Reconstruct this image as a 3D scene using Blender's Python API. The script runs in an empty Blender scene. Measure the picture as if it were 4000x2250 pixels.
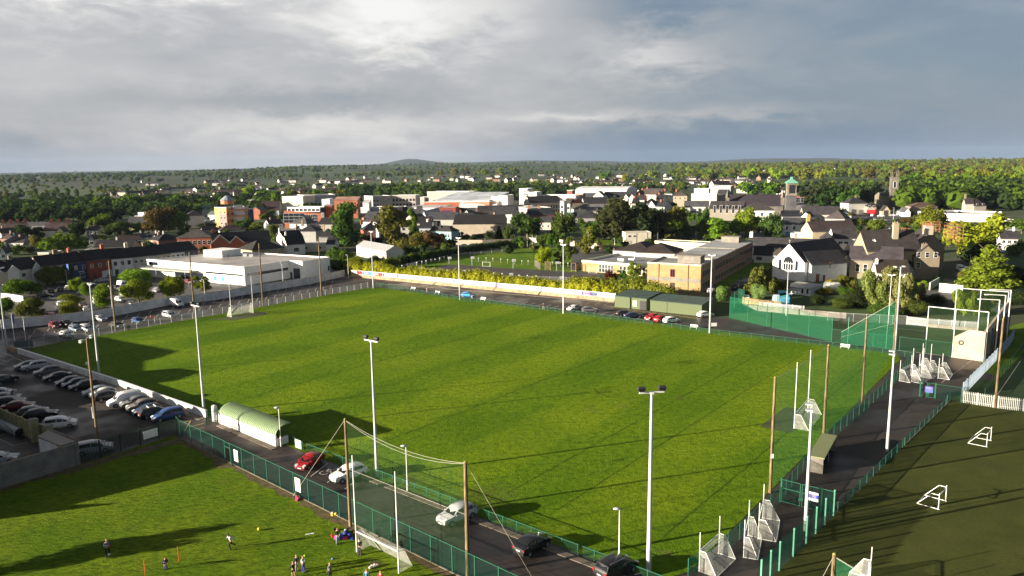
import bpy,math,random
import numpy as np
from mathutils import Vector,Matrix,noise
PI=math.pi
R=random.Random(7)
sc=bpy.context.scene
COL=sc.collection
CAM_H,F_PX,PITCH,ROLL=37.0,1862.75,0.160895,-0.0132399
SUN_AZ,SUN_EL=math.radians(17.7),math.radians(11.3)
SUN_W,SKY_W,EXPO=5.0,0.07,1.85
cd=bpy.data.cameras.new('camera');cam=bpy.data.objects.new('camera',cd);COL.objects.link(cam)
cd.sensor_width=36;cd.lens=36*F_PX/2576;cd.clip_start=0.5;cd.clip_end=60000
FW=Vector((0,math.cos(PITCH),-math.sin(PITCH)));UP=Vector((0,math.sin(PITCH),math.cos(PITCH)));RT=Vector((1,0,0))
R2=RT*math.cos(ROLL)+UP*math.sin(ROLL);U2=-RT*math.sin(ROLL)+UP*math.cos(ROLL)
cam.matrix_world=Matrix.Translation((0,0,CAM_H))@Matrix((R2,U2,-FW)).transposed().to_4x4()
sc.camera=cam
sc.view_settings.view_transform='Standard';sc.view_settings.look='None'
sc.view_settings.exposure=EXPO;sc.view_settings.gamma=1
sc.cycles.max_bounces=5;sc.cycles.diffuse_bounces=2;sc.cycles.glossy_bounces=2
sc.cycles.transparent_max_bounces=16;sc.cycles.transmission_bounces=2;sc.cycles.volume_bounces=0
sc.cycles.use_denoising=True
sd=bpy.data.lights.new('sun','SUN');sd.energy=SUN_W;sd.angle=math.radians(0.53);sd.color=(1.0,0.87,0.68)
sun=bpy.data.objects.new('sun',sd);COL.objects.link(sun)
sdir=Vector((math.cos(SUN_AZ)*math.cos(SUN_EL),math.sin(SUN_AZ)*math.cos(SUN_EL),-math.sin(SUN_EL)))
sun.rotation_euler=sdir.to_track_quat('-Z','Y').to_euler()
# node helper, world and sky
class NT:
 """tiny node helper"""
 def __init__(s,tree):s.t=tree;s.n=tree.nodes;s.l=tree.links
 def new(s,typ,ins=None,**kw):
  x=s.n.new(typ)
  for k,v in kw.items():setattr(x,k,v)
  for k,v in(ins or{}).items():
   k=x.inputs[k]
   if hasattr(v,'is_output'):s.l.new(v,k)
   else:k.default_value=v
  return x
 def m(s,op,a,b=0.0,c=None,clamp=False):
  d={0:a,1:b}
  if c is not None:d[2]=c
  return s.new('ShaderNodeMath',d,operation=op,use_clamp=clamp).outputs[0]
 def mix(s,f,a,b,bt='MIX'):
  x=s.new('ShaderNodeMix',None,data_type='RGBA',blend_type=bt)
  for i,v in((0,f),(6,a),(7,b)):
   if hasattr(v,'is_output'):s.l.new(v,x.inputs[i])
   else:x.inputs[i].default_value=v if i==0 else(tuple(v)+(1,))[:4]
  return x.outputs[2]
 def noise(s,vec,scale,detail=3,rough=.55,dist=0.0,out=0):
  x=s.new('ShaderNodeTexNoise',{'Scale':scale,'Detail':detail,'Roughness':rough,'Distortion':dist})
  if vec is not None:s.l.new(vec,x.inputs['Vector'])
  return x.outputs[out]
 def ramp(s,f,stops,interp='LINEAR'):
  x=s.n.new('ShaderNodeValToRGB');s.l.new(f,x.inputs[0]);cr=x.color_ramp;cr.interpolation=interp
  while len(cr.elements)<len(stops):cr.elements.new(0.5)
  for e,(p,c)in zip(cr.elements,stops):e.position=p;e.color=(tuple(c)+(1,))[:4]if hasattr(c,'__len__')else(c,c,c,1)
  return x.outputs[0]
 def rng(s,v,a,b,c=0.0,d=1.0,smooth=True):
  return s.new('ShaderNodeMapRange',{0:v,1:a,2:b,3:c,4:d},interpolation_type='SMOOTHSTEP' if smooth else 'LINEAR').outputs[0]
W_=bpy.data.worlds.new('World');sc.world=W_;W_.use_nodes=True
n=NT(W_.node_tree);n.n.clear()
sky=n.new('ShaderNodeTexSky',None,sky_type='NISHITA',sun_disc=False)
sky.sun_elevation=SUN_EL;sky.sun_rotation=math.atan2(-sdir.x,-sdir.y);sky.air_density=1.2;sky.dust_density=1.5
tc=n.new('ShaderNodeTexCoord').outputs['Generated']
sp=n.new('ShaderNodeSeparateXYZ',{0:tc})
X,Y,Z=sp.outputs
az=n.m('MULTIPLY',n.m('ARCTAN2',X,Y),180/PI)
el=n.m('MULTIPLY',n.m('ARCSINE',Z),180/PI)
elc=n.m('MAXIMUM',el,0.0)
zz=n.m('ADD',n.m('MAXIMUM',Z,0.0),0.10)
deck=n.new('ShaderNodeCombineXYZ',{0:n.m('DIVIDE',X,zz),1:n.m('DIVIDE',Y,zz),2:n.m('MULTIPLY',Z,6.0)}).outputs[0]
low=n.noise(deck,0.55,5,.55,.6)
mid=n.noise(deck,1.7,7,.6,.8)
ang=n.new('ShaderNodeCombineXYZ',{0:n.m('MULTIPLY',az,0.055),1:n.m('MULTIPLY',el,0.16),2:0.0}).outputs[0]
wob=n.noise(ang,1.6,6,.6,.5)
wob2=n.noise(ang,5.0,6,.62,.3)
def blob(a,e,ra,re,jit=1.0):
 da=n.m('DIVIDE',n.m('ADD',n.m('SUBTRACT',az,a),n.m('MULTIPLY',n.m('SUBTRACT',wob,.5),14*jit)),ra)
 de=n.m('DIVIDE',n.m('ADD',n.m('SUBTRACT',el,e),n.m('MULTIPLY',n.m('SUBTRACT',wob2,.5),7*jit)),re)
 q=n.m('ADD',n.m('MULTIPLY',da,da),n.m('MULTIPLY',de,de))
 return n.m('EXPONENT',n.m('MULTIPLY',q,-1.0))
def acc(v,terms):
 for k,b in terms:v=n.m('ADD',v,n.m('MULTIPLY',b,k))
 return v
t=n.rng(az,-10,25,.66,.25)
t=n.m('ADD',t,n.m('MULTIPLY',n.m('SUBTRACT',low,.5),.16))
t=n.m('ADD',t,n.m('MULTIPLY',n.m('SUBTRACT',mid,.5),.07))
t=n.m('ADD',t,n.m('MULTIPLY',n.m('SUBTRACT',wob,.5),.36))
t=n.m('ADD',t,n.m('MULTIPLY',n.m('SUBTRACT',wob2,.5),.16))
t=acc(t,[(.55,blob(-32,13.2,7,2.0)),(.26,blob(-20,13.1,8,1.2)),(.26,blob(-9,10.6,4,2.6)),(.18,blob(-3,11.6,8,2.2)),(-.10,blob(-24,7.6,9,2.2)),(-.27,blob(-16,4.9,12,1.0,.5)),(-.12,blob(-8,6.6,5,1.5)),(.10,blob(-12,3.1,12,.8,.5)),(-.30,blob(-36,1.2,13,2.6,.5)),(-.22,blob(11,11.6,7,1.5)),(.30,blob(10.5,7.9,5.5,1.3,.8)),(.26,blob(6,3.75,7,.34,.25)),(.18,blob(16.5,3.6,4,.7,.5)),(-.34,blob(13,1.6,15,1.7,.4)),(-.12,blob(-2,.6,60,.9,.2)),(-.06,blob(33,6,8,8))])
rr=1/2**EXPO
colr=n.ramp(t,[(0.0,(.11*rr,.185*rr,.30*rr)),(.22,(.19*rr,.25*rr,.335*rr)),(.42,(.36*rr,.38*rr,.42*rr)),(.62,(.52*rr,.52*rr,.54*rr)),(.82,(.78*rr,.76*rr,.74*rr)),(1.0,(.96*rr,.95*rr,.93*rr))])
over=n.rng(el,14,38,1.0,0.38)
cloud=n.new('ShaderNodeVectorMath',{0:colr,1:n.new('ShaderNodeCombineXYZ',{0:over,1:over,2:over}).outputs[0]},operation='MULTIPLY').outputs[0]
bg1=n.new('ShaderNodeBackground',{'Color':sky.outputs[0],'Strength':SKY_W})
bg2=n.new('ShaderNodeBackground',{'Color':cloud,'Strength':1.0})
mx=n.new('ShaderNodeMixShader',{0:0.93,1:bg1.outputs[0],2:bg2.outputs[0]})
n.new('ShaderNodeOutputWorld',{0:mx.outputs[0]})
VW={'A':(0,900,3.6771),'B':(650,900,3.6771),'C':(1300,800,3.6771),'D':(1950,700,3.6771),'E':(2250,850,3.6771),'F':(2900,850,3.6771),'G':(3300,850,3.6771),'H':(3300,1050,3.6771),'I':(0,1300,3.22),'J':(0,1550,3.22),'K':(700,1550,3.22),'O':(3200,1350,3.22),'L':(300,1900,3.68),'M':(1000,1900,3.68),'N':(1600,1850,2.576),'Q':(2650,1750,2.8975),'R':(3100,1750,2.8622),'S':(1700,1050,2.3418),'a':(0,550,3.6771),'b':(700,550,3.6771),'c':(1400,550,3.6771),'d':(2000,550,3.6771),'e':(2600,550,3.6771),'f':(3300,550,3.6771),'X':(0,0,.644),'s':(0,0,1),'1':(900,1350,2.14667),'2':(1800,1350,1.98154)}
def ray(v,x,y):
 a,b,k=VW[v];px,py=(a+x/k)*.644,(b+y/k)*.644
 return FW*F_PX+R2*(px-1288)+U2*(724.5-py)
def W(v,x,y,z=0.0):
 d=ray(v,x,y);t=(z-CAM_H)/d.z
 return Vector((d.x*t,d.y*t,z))
def HT(g,v,x,y):
 """height above ground point g of the thing whose top is seen at pixel (x, y)"""
 d=ray(v,x,y);k=(g.x*d.x+g.y*d.y)/(d.x**2+d.y**2)
 return CAM_H+d.z*k
def proj(P):
 v=Vector(P)-Vector((0,0,CAM_H));D=v.dot(FW)
 return 1288+F_PX*v.dot(R2)/D,724.5-F_PX*v.dot(U2)/D
TH=math.radians(-38.2)
UX=Vector((math.cos(TH),math.sin(TH),0));VX=Vector((-math.sin(TH),math.cos(TH),0))
P0_=Vector((-104.4,154.2,0))
def uv(u,v,z=0):return P0_+UX*u+VX*v+Vector((0,0,z))
# mesh helpers
class MB:
 def __init__(s):s.v=[];s.f=[];s.m=[]
 def add(s,vs,fs,mi=0):
  k=len(s.v);s.v+=[tuple(v)for v in vs];s.f+=[tuple(i+k for i in f)for f in fs];s.m+=[mi]*len(fs);return s
 def box(s,c,d,rz=0.0,mi=0,taper=1.0):
  cx,cy,cz=c;a,b,h=d[0]/2,d[1]/2,d[2]/2;cr,sr=math.cos(rz),math.sin(rz);vs=[]
  for k,z in((1,-h),(taper,h)):
   for x,y in((-a,-b),(a,-b),(a,b),(-a,b)):
    x*=k;y*=k;vs.append((cx+x*cr-y*sr,cy+x*sr+y*cr,cz+z))
  return s.add(vs,[(3,2,1,0),(4,5,6,7),(0,1,5,4),(1,2,6,5),(2,3,7,6),(3,0,4,7)],mi)
 def cyl(s,p,q,r0,r1=None,n=8,mi=0,cap=True):
  p,q=Vector(p),Vector(q);r1=r0 if r1 is None else r1
  ax=(q-p).normalized();t=Vector((1,0,0))if abs(ax.x)<.8 else Vector((0,1,0))
  e1=ax.cross(t).normalized();e2=ax.cross(e1);vs=[]
  for c,r in((p,r0),(q,r1)):
   for i in range(n):
    a=2*PI*i/n;vs.append(c+(e1*math.cos(a)+e2*math.sin(a))*r)
  fs=[(i,i+n,(i+1)%n+n,(i+1)%n)for i in range(n)]
  if cap:fs+=[tuple(range(n)),tuple(range(2*n-1,n-1,-1))]
  return s.add(vs,fs,mi)
 def path(s,pts,r,n=6,mi=0):
  for a,b in zip(pts,pts[1:]):s.cyl(a,b,r,r,n,mi)
  return s
 def prism(s,pts,z0,z1,mi=0,top=None):
  k=len(pts);vs=[(p[0],p[1],z0)for p in pts]+[(p[0],p[1],z1)for p in pts]
  fs=[(i,(i+1)%k,(i+1)%k+k,i+k)for i in range(k)]
  s.add(vs,fs+[tuple(range(k-1,-1,-1))],mi)
  return s.add(vs[k:],[tuple(range(k))],mi if top is None else top)
 def quad(s,a,b,c,d,mi=0):return s.add([a,b,c,d],[(0,1,2,3)],mi)
 def slab(s,pts,th,mi=0):
  """a thick plate below the polygon pts (3D)"""
  P=[Vector(p)for p in pts];k=len(P);nrm=(P[1]-P[0]).cross(P[2]-P[0]).normalized()
  vs=P+[p-nrm*th for p in P]
  return s.add(vs,[tuple(range(k)),tuple(range(2*k-1,k-1,-1))]+[(i+k,(i+1)%k+k,(i+1)%k,i)for i in range(k)],mi)
 def mesh(s,name,mats=(),smooth=0):
  me=bpy.data.meshes.new(name);me.from_pydata(s.v,[],s.f)
  for m in mats:me.materials.append(M[m]if isinstance(m,str)else m)
  if len(mats)>1:me.polygons.foreach_set('material_index',s.m)
  if smooth:
   me.shade_smooth()
   if smooth<180:me.set_sharp_from_angle(angle=math.radians(smooth))
  me.update();return me
 def build(s,name,mats,parent=None,smooth=0,color=None,label=None):
  return ob(name,s.mesh(name,mats,smooth),parent,color,label)
def c4(c):return(c[0],c[1],c[2],1)
def ob(name,me,parent=None,color=None,label=None):
 o=bpy.data.objects.new(name,me);COL.objects.link(o)
 if parent is not None:o.parent=parent
 if color is not None:o.color=c4(color)
 if label:o['label']=label
 return o
def tag(o,label=None,cat=None,group=None,kind=None):
 if label:o['label']=label
 if cat:o['category']=cat
 if group:o['group']=group
 if kind:o['kind']=kind
 return o
def empty(name,loc,rz=0.0,label=None,cat=None,group=None,scale=None):
 o=bpy.data.objects.new(name,None);COL.objects.link(o);o.location=loc;o.rotation_euler=(0,0,rz)
 o.empty_display_size=.3
 if scale:o.scale=scale
 return tag(o,label,cat,group)
def dup(root,loc=None,rz=None,label=None,cat=None,group=None,color=None):
 kids={}
 def cp(o,par):
  c=o.copy();COL.objects.link(c)
  if par is not None:c.parent=par
  for ch in o.children:cp(ch,c)
  return c
 c=cp(root,None)
 if loc is not None:c.location=loc
 if rz is not None:c.rotation_euler=(0,0,rz)
 return tag(c,label,cat,group)
M={}
def mat(name,col=(.5,.5,.5),rough=.8,metal=0.0,objcol=False,var=0.0,scale=1.0,bump=0.0,coords='Object',spec=.3,fn=None):
 m=bpy.data.materials.new(name);m.use_nodes=True;q=NT(m.node_tree);q.n.clear()
 bs=q.new('ShaderNodeBsdfPrincipled',{'Roughness':rough,'Metallic':metal,'Specular IOR Level':spec})
 if objcol:c=q.new('ShaderNodeObjectInfo').outputs['Color']
 else:c=q.new('ShaderNodeRGB').outputs[0];c.default_value=c4(col)
 co=None
 if var or bump or fn:co=q.new('ShaderNodeTexCoord').outputs[coords]if coords!='World' else q.new('ShaderNodeNewGeometry').outputs['Position']
 if var:
  f=q.rng(q.noise(co,scale,5,.6),.3,.7,1-var,1+var*.6)
  c=q.mix(1.0,c,q.new('ShaderNodeCombineColor',{0:f,1:f,2:f}).outputs[0],'MULTIPLY')
 if fn:c=fn(q,c,co,bs)or c
 q.l.new(c,bs.inputs['Base Color'])
 if bump:
  b=q.new('ShaderNodeBump',{'Strength':bump,'Distance':.05,'Height':q.noise(co,scale*6,3)})
  q.l.new(b.outputs[0],bs.inputs['Normal'])
 q.new('ShaderNodeOutputMaterial',{0:bs.outputs[0]});M[name]=m;return m
mat('paint_wall',objcol=True,rough=.85,var=.10,scale=.35,coords='World')
def upv(q,co):
 s=q.new('ShaderNodeSeparateXYZ',{0:co}).outputs;return q.new('ShaderNodeCombineXYZ',{0:q.m('ADD',s[0],s[1]),1:s[2],2:0.0}).outputs[0]
def brick(q,c,co,bs):
 b=q.new('ShaderNodeTexBrick',{'Scale':1.0,'Mortar Size':.02,'Brick Width':.45,'Row Height':.15,'Color1':(1,1,1,1),'Color2':(.78,.78,.78,1),'Mortar':(.9,.9,.9,1)})
 q.l.new(upv(q,co),b.inputs['Vector']);return q.mix(1.0,c,b.outputs[0],'MULTIPLY')
mat('brick_wall',objcol=True,rough=.9,var=.15,scale=.5,fn=brick)
def slate(q,c,co,bs):
 w=q.new('ShaderNodeTexBrick',{'Scale':1.0,'Mortar Size':.03,'Brick Width':.6,'Row Height':.35,'Color1':(1,1,1,1),'Color2':(.72,.72,.75,1),'Mortar':(.5,.5,.5,1)})
 q.l.new(co,w.inputs['Vector']);return q.mix(.7,q.mix(1,c,(.72,.72,.74),'MULTIPLY'),w.outputs[0],'MULTIPLY')
mat('slate_roof',objcol=True,rough=.7,var=.3,scale=.45,fn=slate,spec=.25)
mat('flat_roof',objcol=True,rough=.5,var=.35,scale=.12,spec=.5,coords='World')
mat('plain',objcol=True,rough=.7,var=.06,scale=2.0)
mat('metal_sheet',objcol=True,rough=.45,metal=.3,var=.1,scale=.5)
mat('galvanised',(.45,.48,.50),rough=.5,metal=.25,var=.12,scale=2)
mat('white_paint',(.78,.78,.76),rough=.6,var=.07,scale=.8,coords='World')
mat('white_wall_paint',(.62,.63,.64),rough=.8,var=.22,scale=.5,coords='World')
mat('line_paint',(.55,.55,.5),rough=.8,var=.3,scale=3,coords='World')
mat('yellow_line_paint',(.5,.42,.12),rough=.8,var=.3,scale=3,coords='World')
mat('dark_glass',(.015,.02,.028),rough=.12,spec=.8)
mat('car_glass',(.010,.012,.016),rough=.06,spec=.45)
def cpaint(q,c,co,bs):bs.inputs['Coat Weight'].default_value=.3;bs.inputs['Coat Roughness'].default_value=.06
mat('car_paint',objcol=True,rough=.4,metal=0,fn=cpaint,spec=.3)
mat('tyre',(.02,.02,.02),rough=.9)
mat('rim',(.35,.36,.38),rough=.35,metal=.7)
mat('black_plastic',(.025,.025,.028),rough=.6)
mat('lamp_clear',(.7,.72,.72),rough=.15,spec=.9)
mat('lamp_red',(.45,.02,.015),rough=.2,spec=.7)
mat('number_plate',(.75,.75,.7),rough=.5)
def woodg(q,c,co,bs):
 s=q.new('ShaderNodeMapping',{'Scale':(6,6,.5)});q.l.new(co,s.inputs[0])
 return q.mix(q.rng(q.noise(s.outputs[0],1.5,5),.35,.7),c,(.05,.035,.02))
mat('pole_wood',(.24,.17,.09),rough=.9,fn=woodg)
mat('timber',(.24,.18,.10),rough=.9,var=.25,scale=1.0)
mat('dark_green_metal',(.010,.032,.024),rough=.5)
mat('green_metal',(.015,.10,.06),rough=.5,var=.1,scale=3)
mat('concrete',(.21,.195,.17),rough=.92,var=.25,scale=.8,bump=.2,coords='World')
def blockw(q,c,co,bs):
 b=q.new('ShaderNodeTexBrick',{'Scale':1.0,'Mortar Size':.02,'Brick Width':.45,'Row Height':.225,'Color1':(1,1,1,1),'Color2':(.8,.8,.82,1),'Mortar':(.65,.65,.65,1)})
 q.l.new(upv(q,co),b.inputs['Vector']);return q.mix(.8,c,b.outputs[0],'MULTIPLY')
mat('block_wall',(.17,.165,.155),rough=.95,var=.25,scale=.7,fn=blockw)
def stonew(q,c,co,bs):
 v=q.new('ShaderNodeTexVoronoi',{'Scale':1.6});q.l.new(co,v.inputs['Vector'])
 return q.mix(.55,c,q.mix(q.new('ShaderNodeSeparateColor',{0:v.outputs['Color']}).outputs[0],(.16,.11,.07),(.46,.34,.22)))
mat('stone_bank',(.34,.24,.15),rough=.95,var=.3,scale=.6,fn=stonew,coords='World')
mat('stone_wall',objcol=True,rough=.95,var=.3,scale=.25,coords='World')
mat('skin',(.5,.3,.22),rough=.6)
mat('cloth',objcol=True,rough=.9,var=.1,scale=8)
mat('hair',objcol=True,rough=.8)
mat('rope',(.4,.38,.32),rough=.9)
def ribs(q,c,co,bs):
 w=q.new('ShaderNodeTexWave',{'Scale':1.6,'Distortion':0},bands_direction='X');q.l.new(co,w.inputs[0])
 b=q.new('ShaderNodeBump',{'Strength':.8,'Distance':.06,'Height':w.outputs[1]});q.l.new(b.outputs[0],bs.inputs['Normal'])
 return q.mix(q.rng(w.outputs[1],.2,.8,0,.35),c,q.mix(1,c,(.5,.5,.5),'MULTIPLY'))
mat('ribbed_sheet',objcol=True,rough=.5,fn=ribs)
def netm(name,col,cover,scale=0,axis='Z',bars=0.0,trans=.3):
 """a net or wire mesh: mostly holes; with bars the thicker horizontal wires show"""
 m=bpy.data.materials.new(name);m.use_nodes=True;q=NT(m.node_tree);q.n.clear()
 d=q.new('ShaderNodeBsdfDiffuse',{'Color':c4(col)});tl=q.new('ShaderNodeBsdfTranslucent',{'Color':c4(col)})
 b=q.new('ShaderNodeMixShader',{0:trans,1:d.outputs[0],2:tl.outputs[0]})
 tr=q.new('ShaderNodeBsdfTransparent');f=cover
 pos=q.new('ShaderNodeTexCoord').outputs['Object']
 nz=q.rng(q.noise(pos,2.0,4),.3,.7,cover*.75,cover*1.25)
 f=nz
 if bars:
  z=q.new('ShaderNodeSeparateXYZ',{0:pos}).outputs[2]
  fr=q.m('FRACT',q.m('DIVIDE',z,bars));f=q.m('ADD',nz,q.m('MULTIPLY',q.m('LESS_THAN',fr,.13),.5))
 mx=q.new('ShaderNodeMixShader',{0:f,1:tr.outputs[0],2:b.outputs[0]});q.new('ShaderNodeOutputMaterial',{0:mx.outputs[0]});M[name]=m
netm('green_net',(.03,.30,.15),.17,trans=.2)
netm('thin_green_net',(.09,.20,.08),.075,trans=.15)
netm('wire_panel',(.006,.034,.026),.24,bars=.2,trans=.05)
netm('green_screen',(.012,.12,.075),.42,trans=.15)
netm('rail_mesh',(.03,.10,.06),.10,bars=.2,trans=.05)
netm('grey_chain_link',(.22,.25,.24),.25)
netm('white_net',(.75,.75,.72),.30)
netm('playground_mesh',(.25,.27,.28),.30)
netm('polythene',(.6,.62,.62),.8)
def leafm(name,trans=.28):
 m=bpy.data.materials.new(name);m.use_nodes=True;q=NT(m.node_tree);q.n.clear()
 oi=q.new('ShaderNodeObjectInfo');co=q.new('ShaderNodeTexCoord').outputs['Object']
 f=q.rng(q.noise(co,7.0,4,.7),.3,.7,.62,1.45)
 c=q.mix(1.0,oi.outputs['Color'],q.new('ShaderNodeCombineColor',{0:f,1:f,2:f}).outputs[0],'MULTIPLY')
 c=q.mix(q.rng(q.noise(co,3.1,2),.5,.75,0,.35),c,q.mix(1,c,(1.25,1.12,.8),'MULTIPLY'))
 c=q.mix(q.rng(oi.outputs['Random'],0,1,0,.3,False),c,q.mix(1,c,(1.25,1.15,.85),'MULTIPLY'))
 d=q.new('ShaderNodeBsdfDiffuse',{'Color':c});tl=q.new('ShaderNodeBsdfTranslucent',{'Color':q.mix(1,c,(1.2,1.3,.6),'MULTIPLY')})
 b=q.new('ShaderNodeMixShader',{0:trans,1:d.outputs[0],2:tl.outputs[0]});q.new('ShaderNodeOutputMaterial',{0:b.outputs[0]});M[name]=m
leafm('foliage')
mat('bark',(.13,.10,.07),rough=.95,var=.3,scale=4)
mat('white_bark',(.42,.38,.32),rough=.9,var=.4,scale=6)
def ground_mat(name,fn,rough=.95):
 m=bpy.data.materials.new(name);m.use_nodes=True;q=NT(m.node_tree);q.n.clear()
 pos=q.new('ShaderNodeNewGeometry').outputs['Position']
 bs=q.new('ShaderNodeBsdfPrincipled',{'Roughness':rough,'Specular IOR Level':.2})
 c=fn(q,pos,bs);q.l.new(c,bs.inputs['Base Color']);q.new('ShaderNodeOutputMaterial',{0:bs.outputs[0]});M[name]=m
def frame_uv(q,pos):
 s=q.new('ShaderNodeVectorMath',{0:pos,1:tuple(P0_)},operation='SUBTRACT').outputs[0]
 u=q.new('ShaderNodeVectorMath',{0:s,1:tuple(UX)},operation='DOT_PRODUCT').outputs['Value']
 v=q.new('ShaderNodeVectorMath',{0:s,1:tuple(VX)},operation='DOT_PRODUCT').outputs['Value']
 return u,v
def grassbump(q,pos,bs,s=2.2,st=.6,d=.2):
 bs.inputs['Specular IOR Level'].default_value=.04
 h=q.m('ADD',q.m('MULTIPLY',q.noise(pos,s,4,.7),1),q.m('MULTIPLY',q.noise(pos,s*4,3,.7),.5))
 b=q.new('ShaderNodeBump',{'Strength':st,'Distance':d,'Height':h});q.l.new(b.outputs[0],bs.inputs['Normal'])
def pitch_fn(q,pos,bs):
 u,v=frame_uv(q,pos)
 c=q.mix(q.rng(q.noise(pos,.055,4,.6),.35,.65),(.120,.190,.008),(.175,.240,.010))
 c=q.mix(q.rng(q.noise(pos,1.1,5,.75),.35,.7),c,(.062,.118,.004))
 st=q.m('SINE',q.m('MULTIPLY',q.m('ADD',u,q.m('MULTIPLY',q.noise(pos,.08,2),5)),2*PI/21))
 c=q.mix(q.rng(st,-.35,.35,0,.75),c,q.mix(1,c,(.66,.80,.75),'MULTIPLY'))
 c=q.mix(q.rng(q.noise(pos,.022,3,.6),.45,.62,0,.6),c,q.mix(1,c,(.78,.9,.8),'MULTIPLY'))
 wv=q.m('MULTIPLY',q.m('SUBTRACT',q.noise(pos,.35,2),.5),.35)
 uu=q.m('ADD',q.m('SUBTRACT',u,q.m('MULTIPLY',v,.008)),wv);ln=None
 for k,(a,w)in enumerate(((12,.10),(31.5,.11),(50,.12),(69.6,.12),(83.3,.11),(103.3,.16),(127,.14),(134,.13),(146,.15))):
  e=q.m('LESS_THAN',q.m('ABSOLUTE',q.m('SUBTRACT',uu,a)),w);ln=e if ln is None else q.m('MAXIMUM',ln,e)
 ln=q.m('MULTIPLY',ln,q.m('MULTIPLY',q.m('GREATER_THAN',v,6),q.m('LESS_THAN',v,90)))
 c=q.mix(q.m('MULTIPLY',ln,q.rng(q.noise(pos,.6,3),.3,.6,.2,.75)),c,(.03,.055,.005))
 def worn(x,y,r,k):
  dd=q.new('ShaderNodeVectorMath',{0:pos,1:(x,y,0)},operation='DISTANCE').outputs['Value']
  return q.m('MULTIPLY',q.rng(q.m('ADD',dd,q.m('MULTIPLY',q.noise(pos,.9,4),r)),r*.7,r*1.5,k,0),q.rng(q.noise(pos,2.2,4),.4,.65))
 for p,r,k in((W('2',1690,405),1.5,.9),(W('2',1010,500),2.2,.5),(W('2',1250,470),1.8,.6),(W('I',600,190),7,.8),(W('1',1500,1130),2.2,.8),(W('2',230,1170),5,.6),(W('s',2600,2160),1.2,.9),(W('B',1700,1260),5,.5)):
  c=q.mix(worn(p.x,p.y,r,k),c,(.11,.085,.04))
 for(cx,cy),r0 in(((W('2',1330,330).x,W('2',1330,330).y),6.5),((W('B',2330,1340).x,W('B',2330,1340).y),10)):
  dd=q.new('ShaderNodeVectorMath',{0:pos,1:(cx,cy,0)},operation='DISTANCE').outputs['Value']
  arc=q.m('MULTIPLY',q.m('LESS_THAN',q.m('ABSOLUTE',q.m('SUBTRACT',q.m('ADD',dd,wv),r0)),.16),q.rng(q.noise(pos,.11,2),.47,.53,0,.55))
  c=q.mix(arc,c,(.02,.035,.005))
 grassbump(q,pos,bs);return c
ground_mat('pitch_grass',pitch_fn)
def train_fn(q,pos,bs):
 bs.inputs['Specular IOR Level'].default_value=.04
 c=q.mix(q.rng(q.noise(pos,.12,4,.6),.35,.65),(.105,.185,.008),(.165,.235,.012))
 mp=q.new('ShaderNodeMapping',{'Rotation':(0,0,math.radians(-55)),'Scale':(1.0,2.4,1)});q.l.new(pos,mp.inputs[0])
 c=q.mix(q.rng(q.noise(mp.outputs[0],.9,5,.75),.38,.66,0,.85),c,(.045,.090,.004))
 c=q.mix(q.rng(q.noise(pos,.5,3),.6,.75,0,.5),c,(.16,.16,.03))
 h=q.noise(mp.outputs[0],1.6,5,.75);b=q.new('ShaderNodeBump',{'Strength':1.0,'Distance':.5,'Height':h});q.l.new(b.outputs[0],bs.inputs['Normal']);return c
ground_mat('rough_grass',train_fn)
def astro_fn(q,pos,bs):
 u,v=frame_uv(q,pos)
 c=q.mix(q.rng(q.noise(pos,.25,5,.6),.35,.65),(.052,.064,.018),(.070,.078,.021))
 c=q.mix(q.rng(q.noise(pos,3.5,4,.7),.4,.7,0,.5),c,(.032,.038,.011))
 grassbump(q,pos,bs,5,.3,.1);return c
ground_mat('astroturf',astro_fn)
def dastro_fn(q,pos,bs):
 c=q.mix(q.rng(q.noise(pos,.2,4),.35,.65),(.024,.05,.02),(.032,.062,.022));return c
ground_mat('dark_astroturf',dastro_fn)
def lawn_fn(q,pos,bs):
 c=q.mix(q.rng(q.noise(pos,.1,4),.35,.65),(.07,.14,.015),(.12,.18,.02));grassbump(q,pos,bs,1.5,.6,.2);return c
ground_mat('lawn_grass',lawn_fn)
def tar_fn(a,b,wet=.45):
 def f(q,pos,bs):
  c=q.mix(q.rng(q.noise(pos,.12,5,.65),.35,.68),a,b)
  c=q.mix(q.rng(q.noise(pos,1.4,4,.7),.45,.75,0,.4),c,tuple(x*1.6 for x in b));c=q.mix(q.rng(q.noise(pos,.33,6,.7),.56,.6,0,.5),c,tuple(x*.6 for x in a));c=q.mix(q.rng(q.noise(pos,.21,6,.8),.61,.66,0,.45),c,(.065,.054,.046))
  q.l.new(q.rng(q.noise(pos,.08,3),.4,.6,wet,.9),bs.inputs['Roughness'])
  bs.inputs['Specular IOR Level'].default_value=.35
  b_=q.new('ShaderNodeBump',{'Strength':.25,'Distance':.03,'Height':q.noise(pos,12,3)});q.l.new(b_.outputs[0],bs.inputs['Normal'])
  return c
 return f
ground_mat('tarmac',tar_fn((.032,.025,.023),(.044,.035,.031)))
ground_mat('old_tarmac',tar_fn((.055,.053,.054),(.078,.074,.073),.6))
ground_mat('play_tarmac',tar_fn((.04,.034,.034),(.055,.047,.045),.6))
ground_mat('soil',lambda q,pos,bs:q.mix(q.rng(q.noise(pos,1.2,5,.7),.35,.65),(.14,.10,.055),(.055,.055,.018)))
ground_mat('kerb_concrete',lambda q,pos,bs:q.mix(q.rng(q.noise(pos,.8,5,.7),.35,.65),(.20,.17,.14),(.12,.10,.08)))
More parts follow.
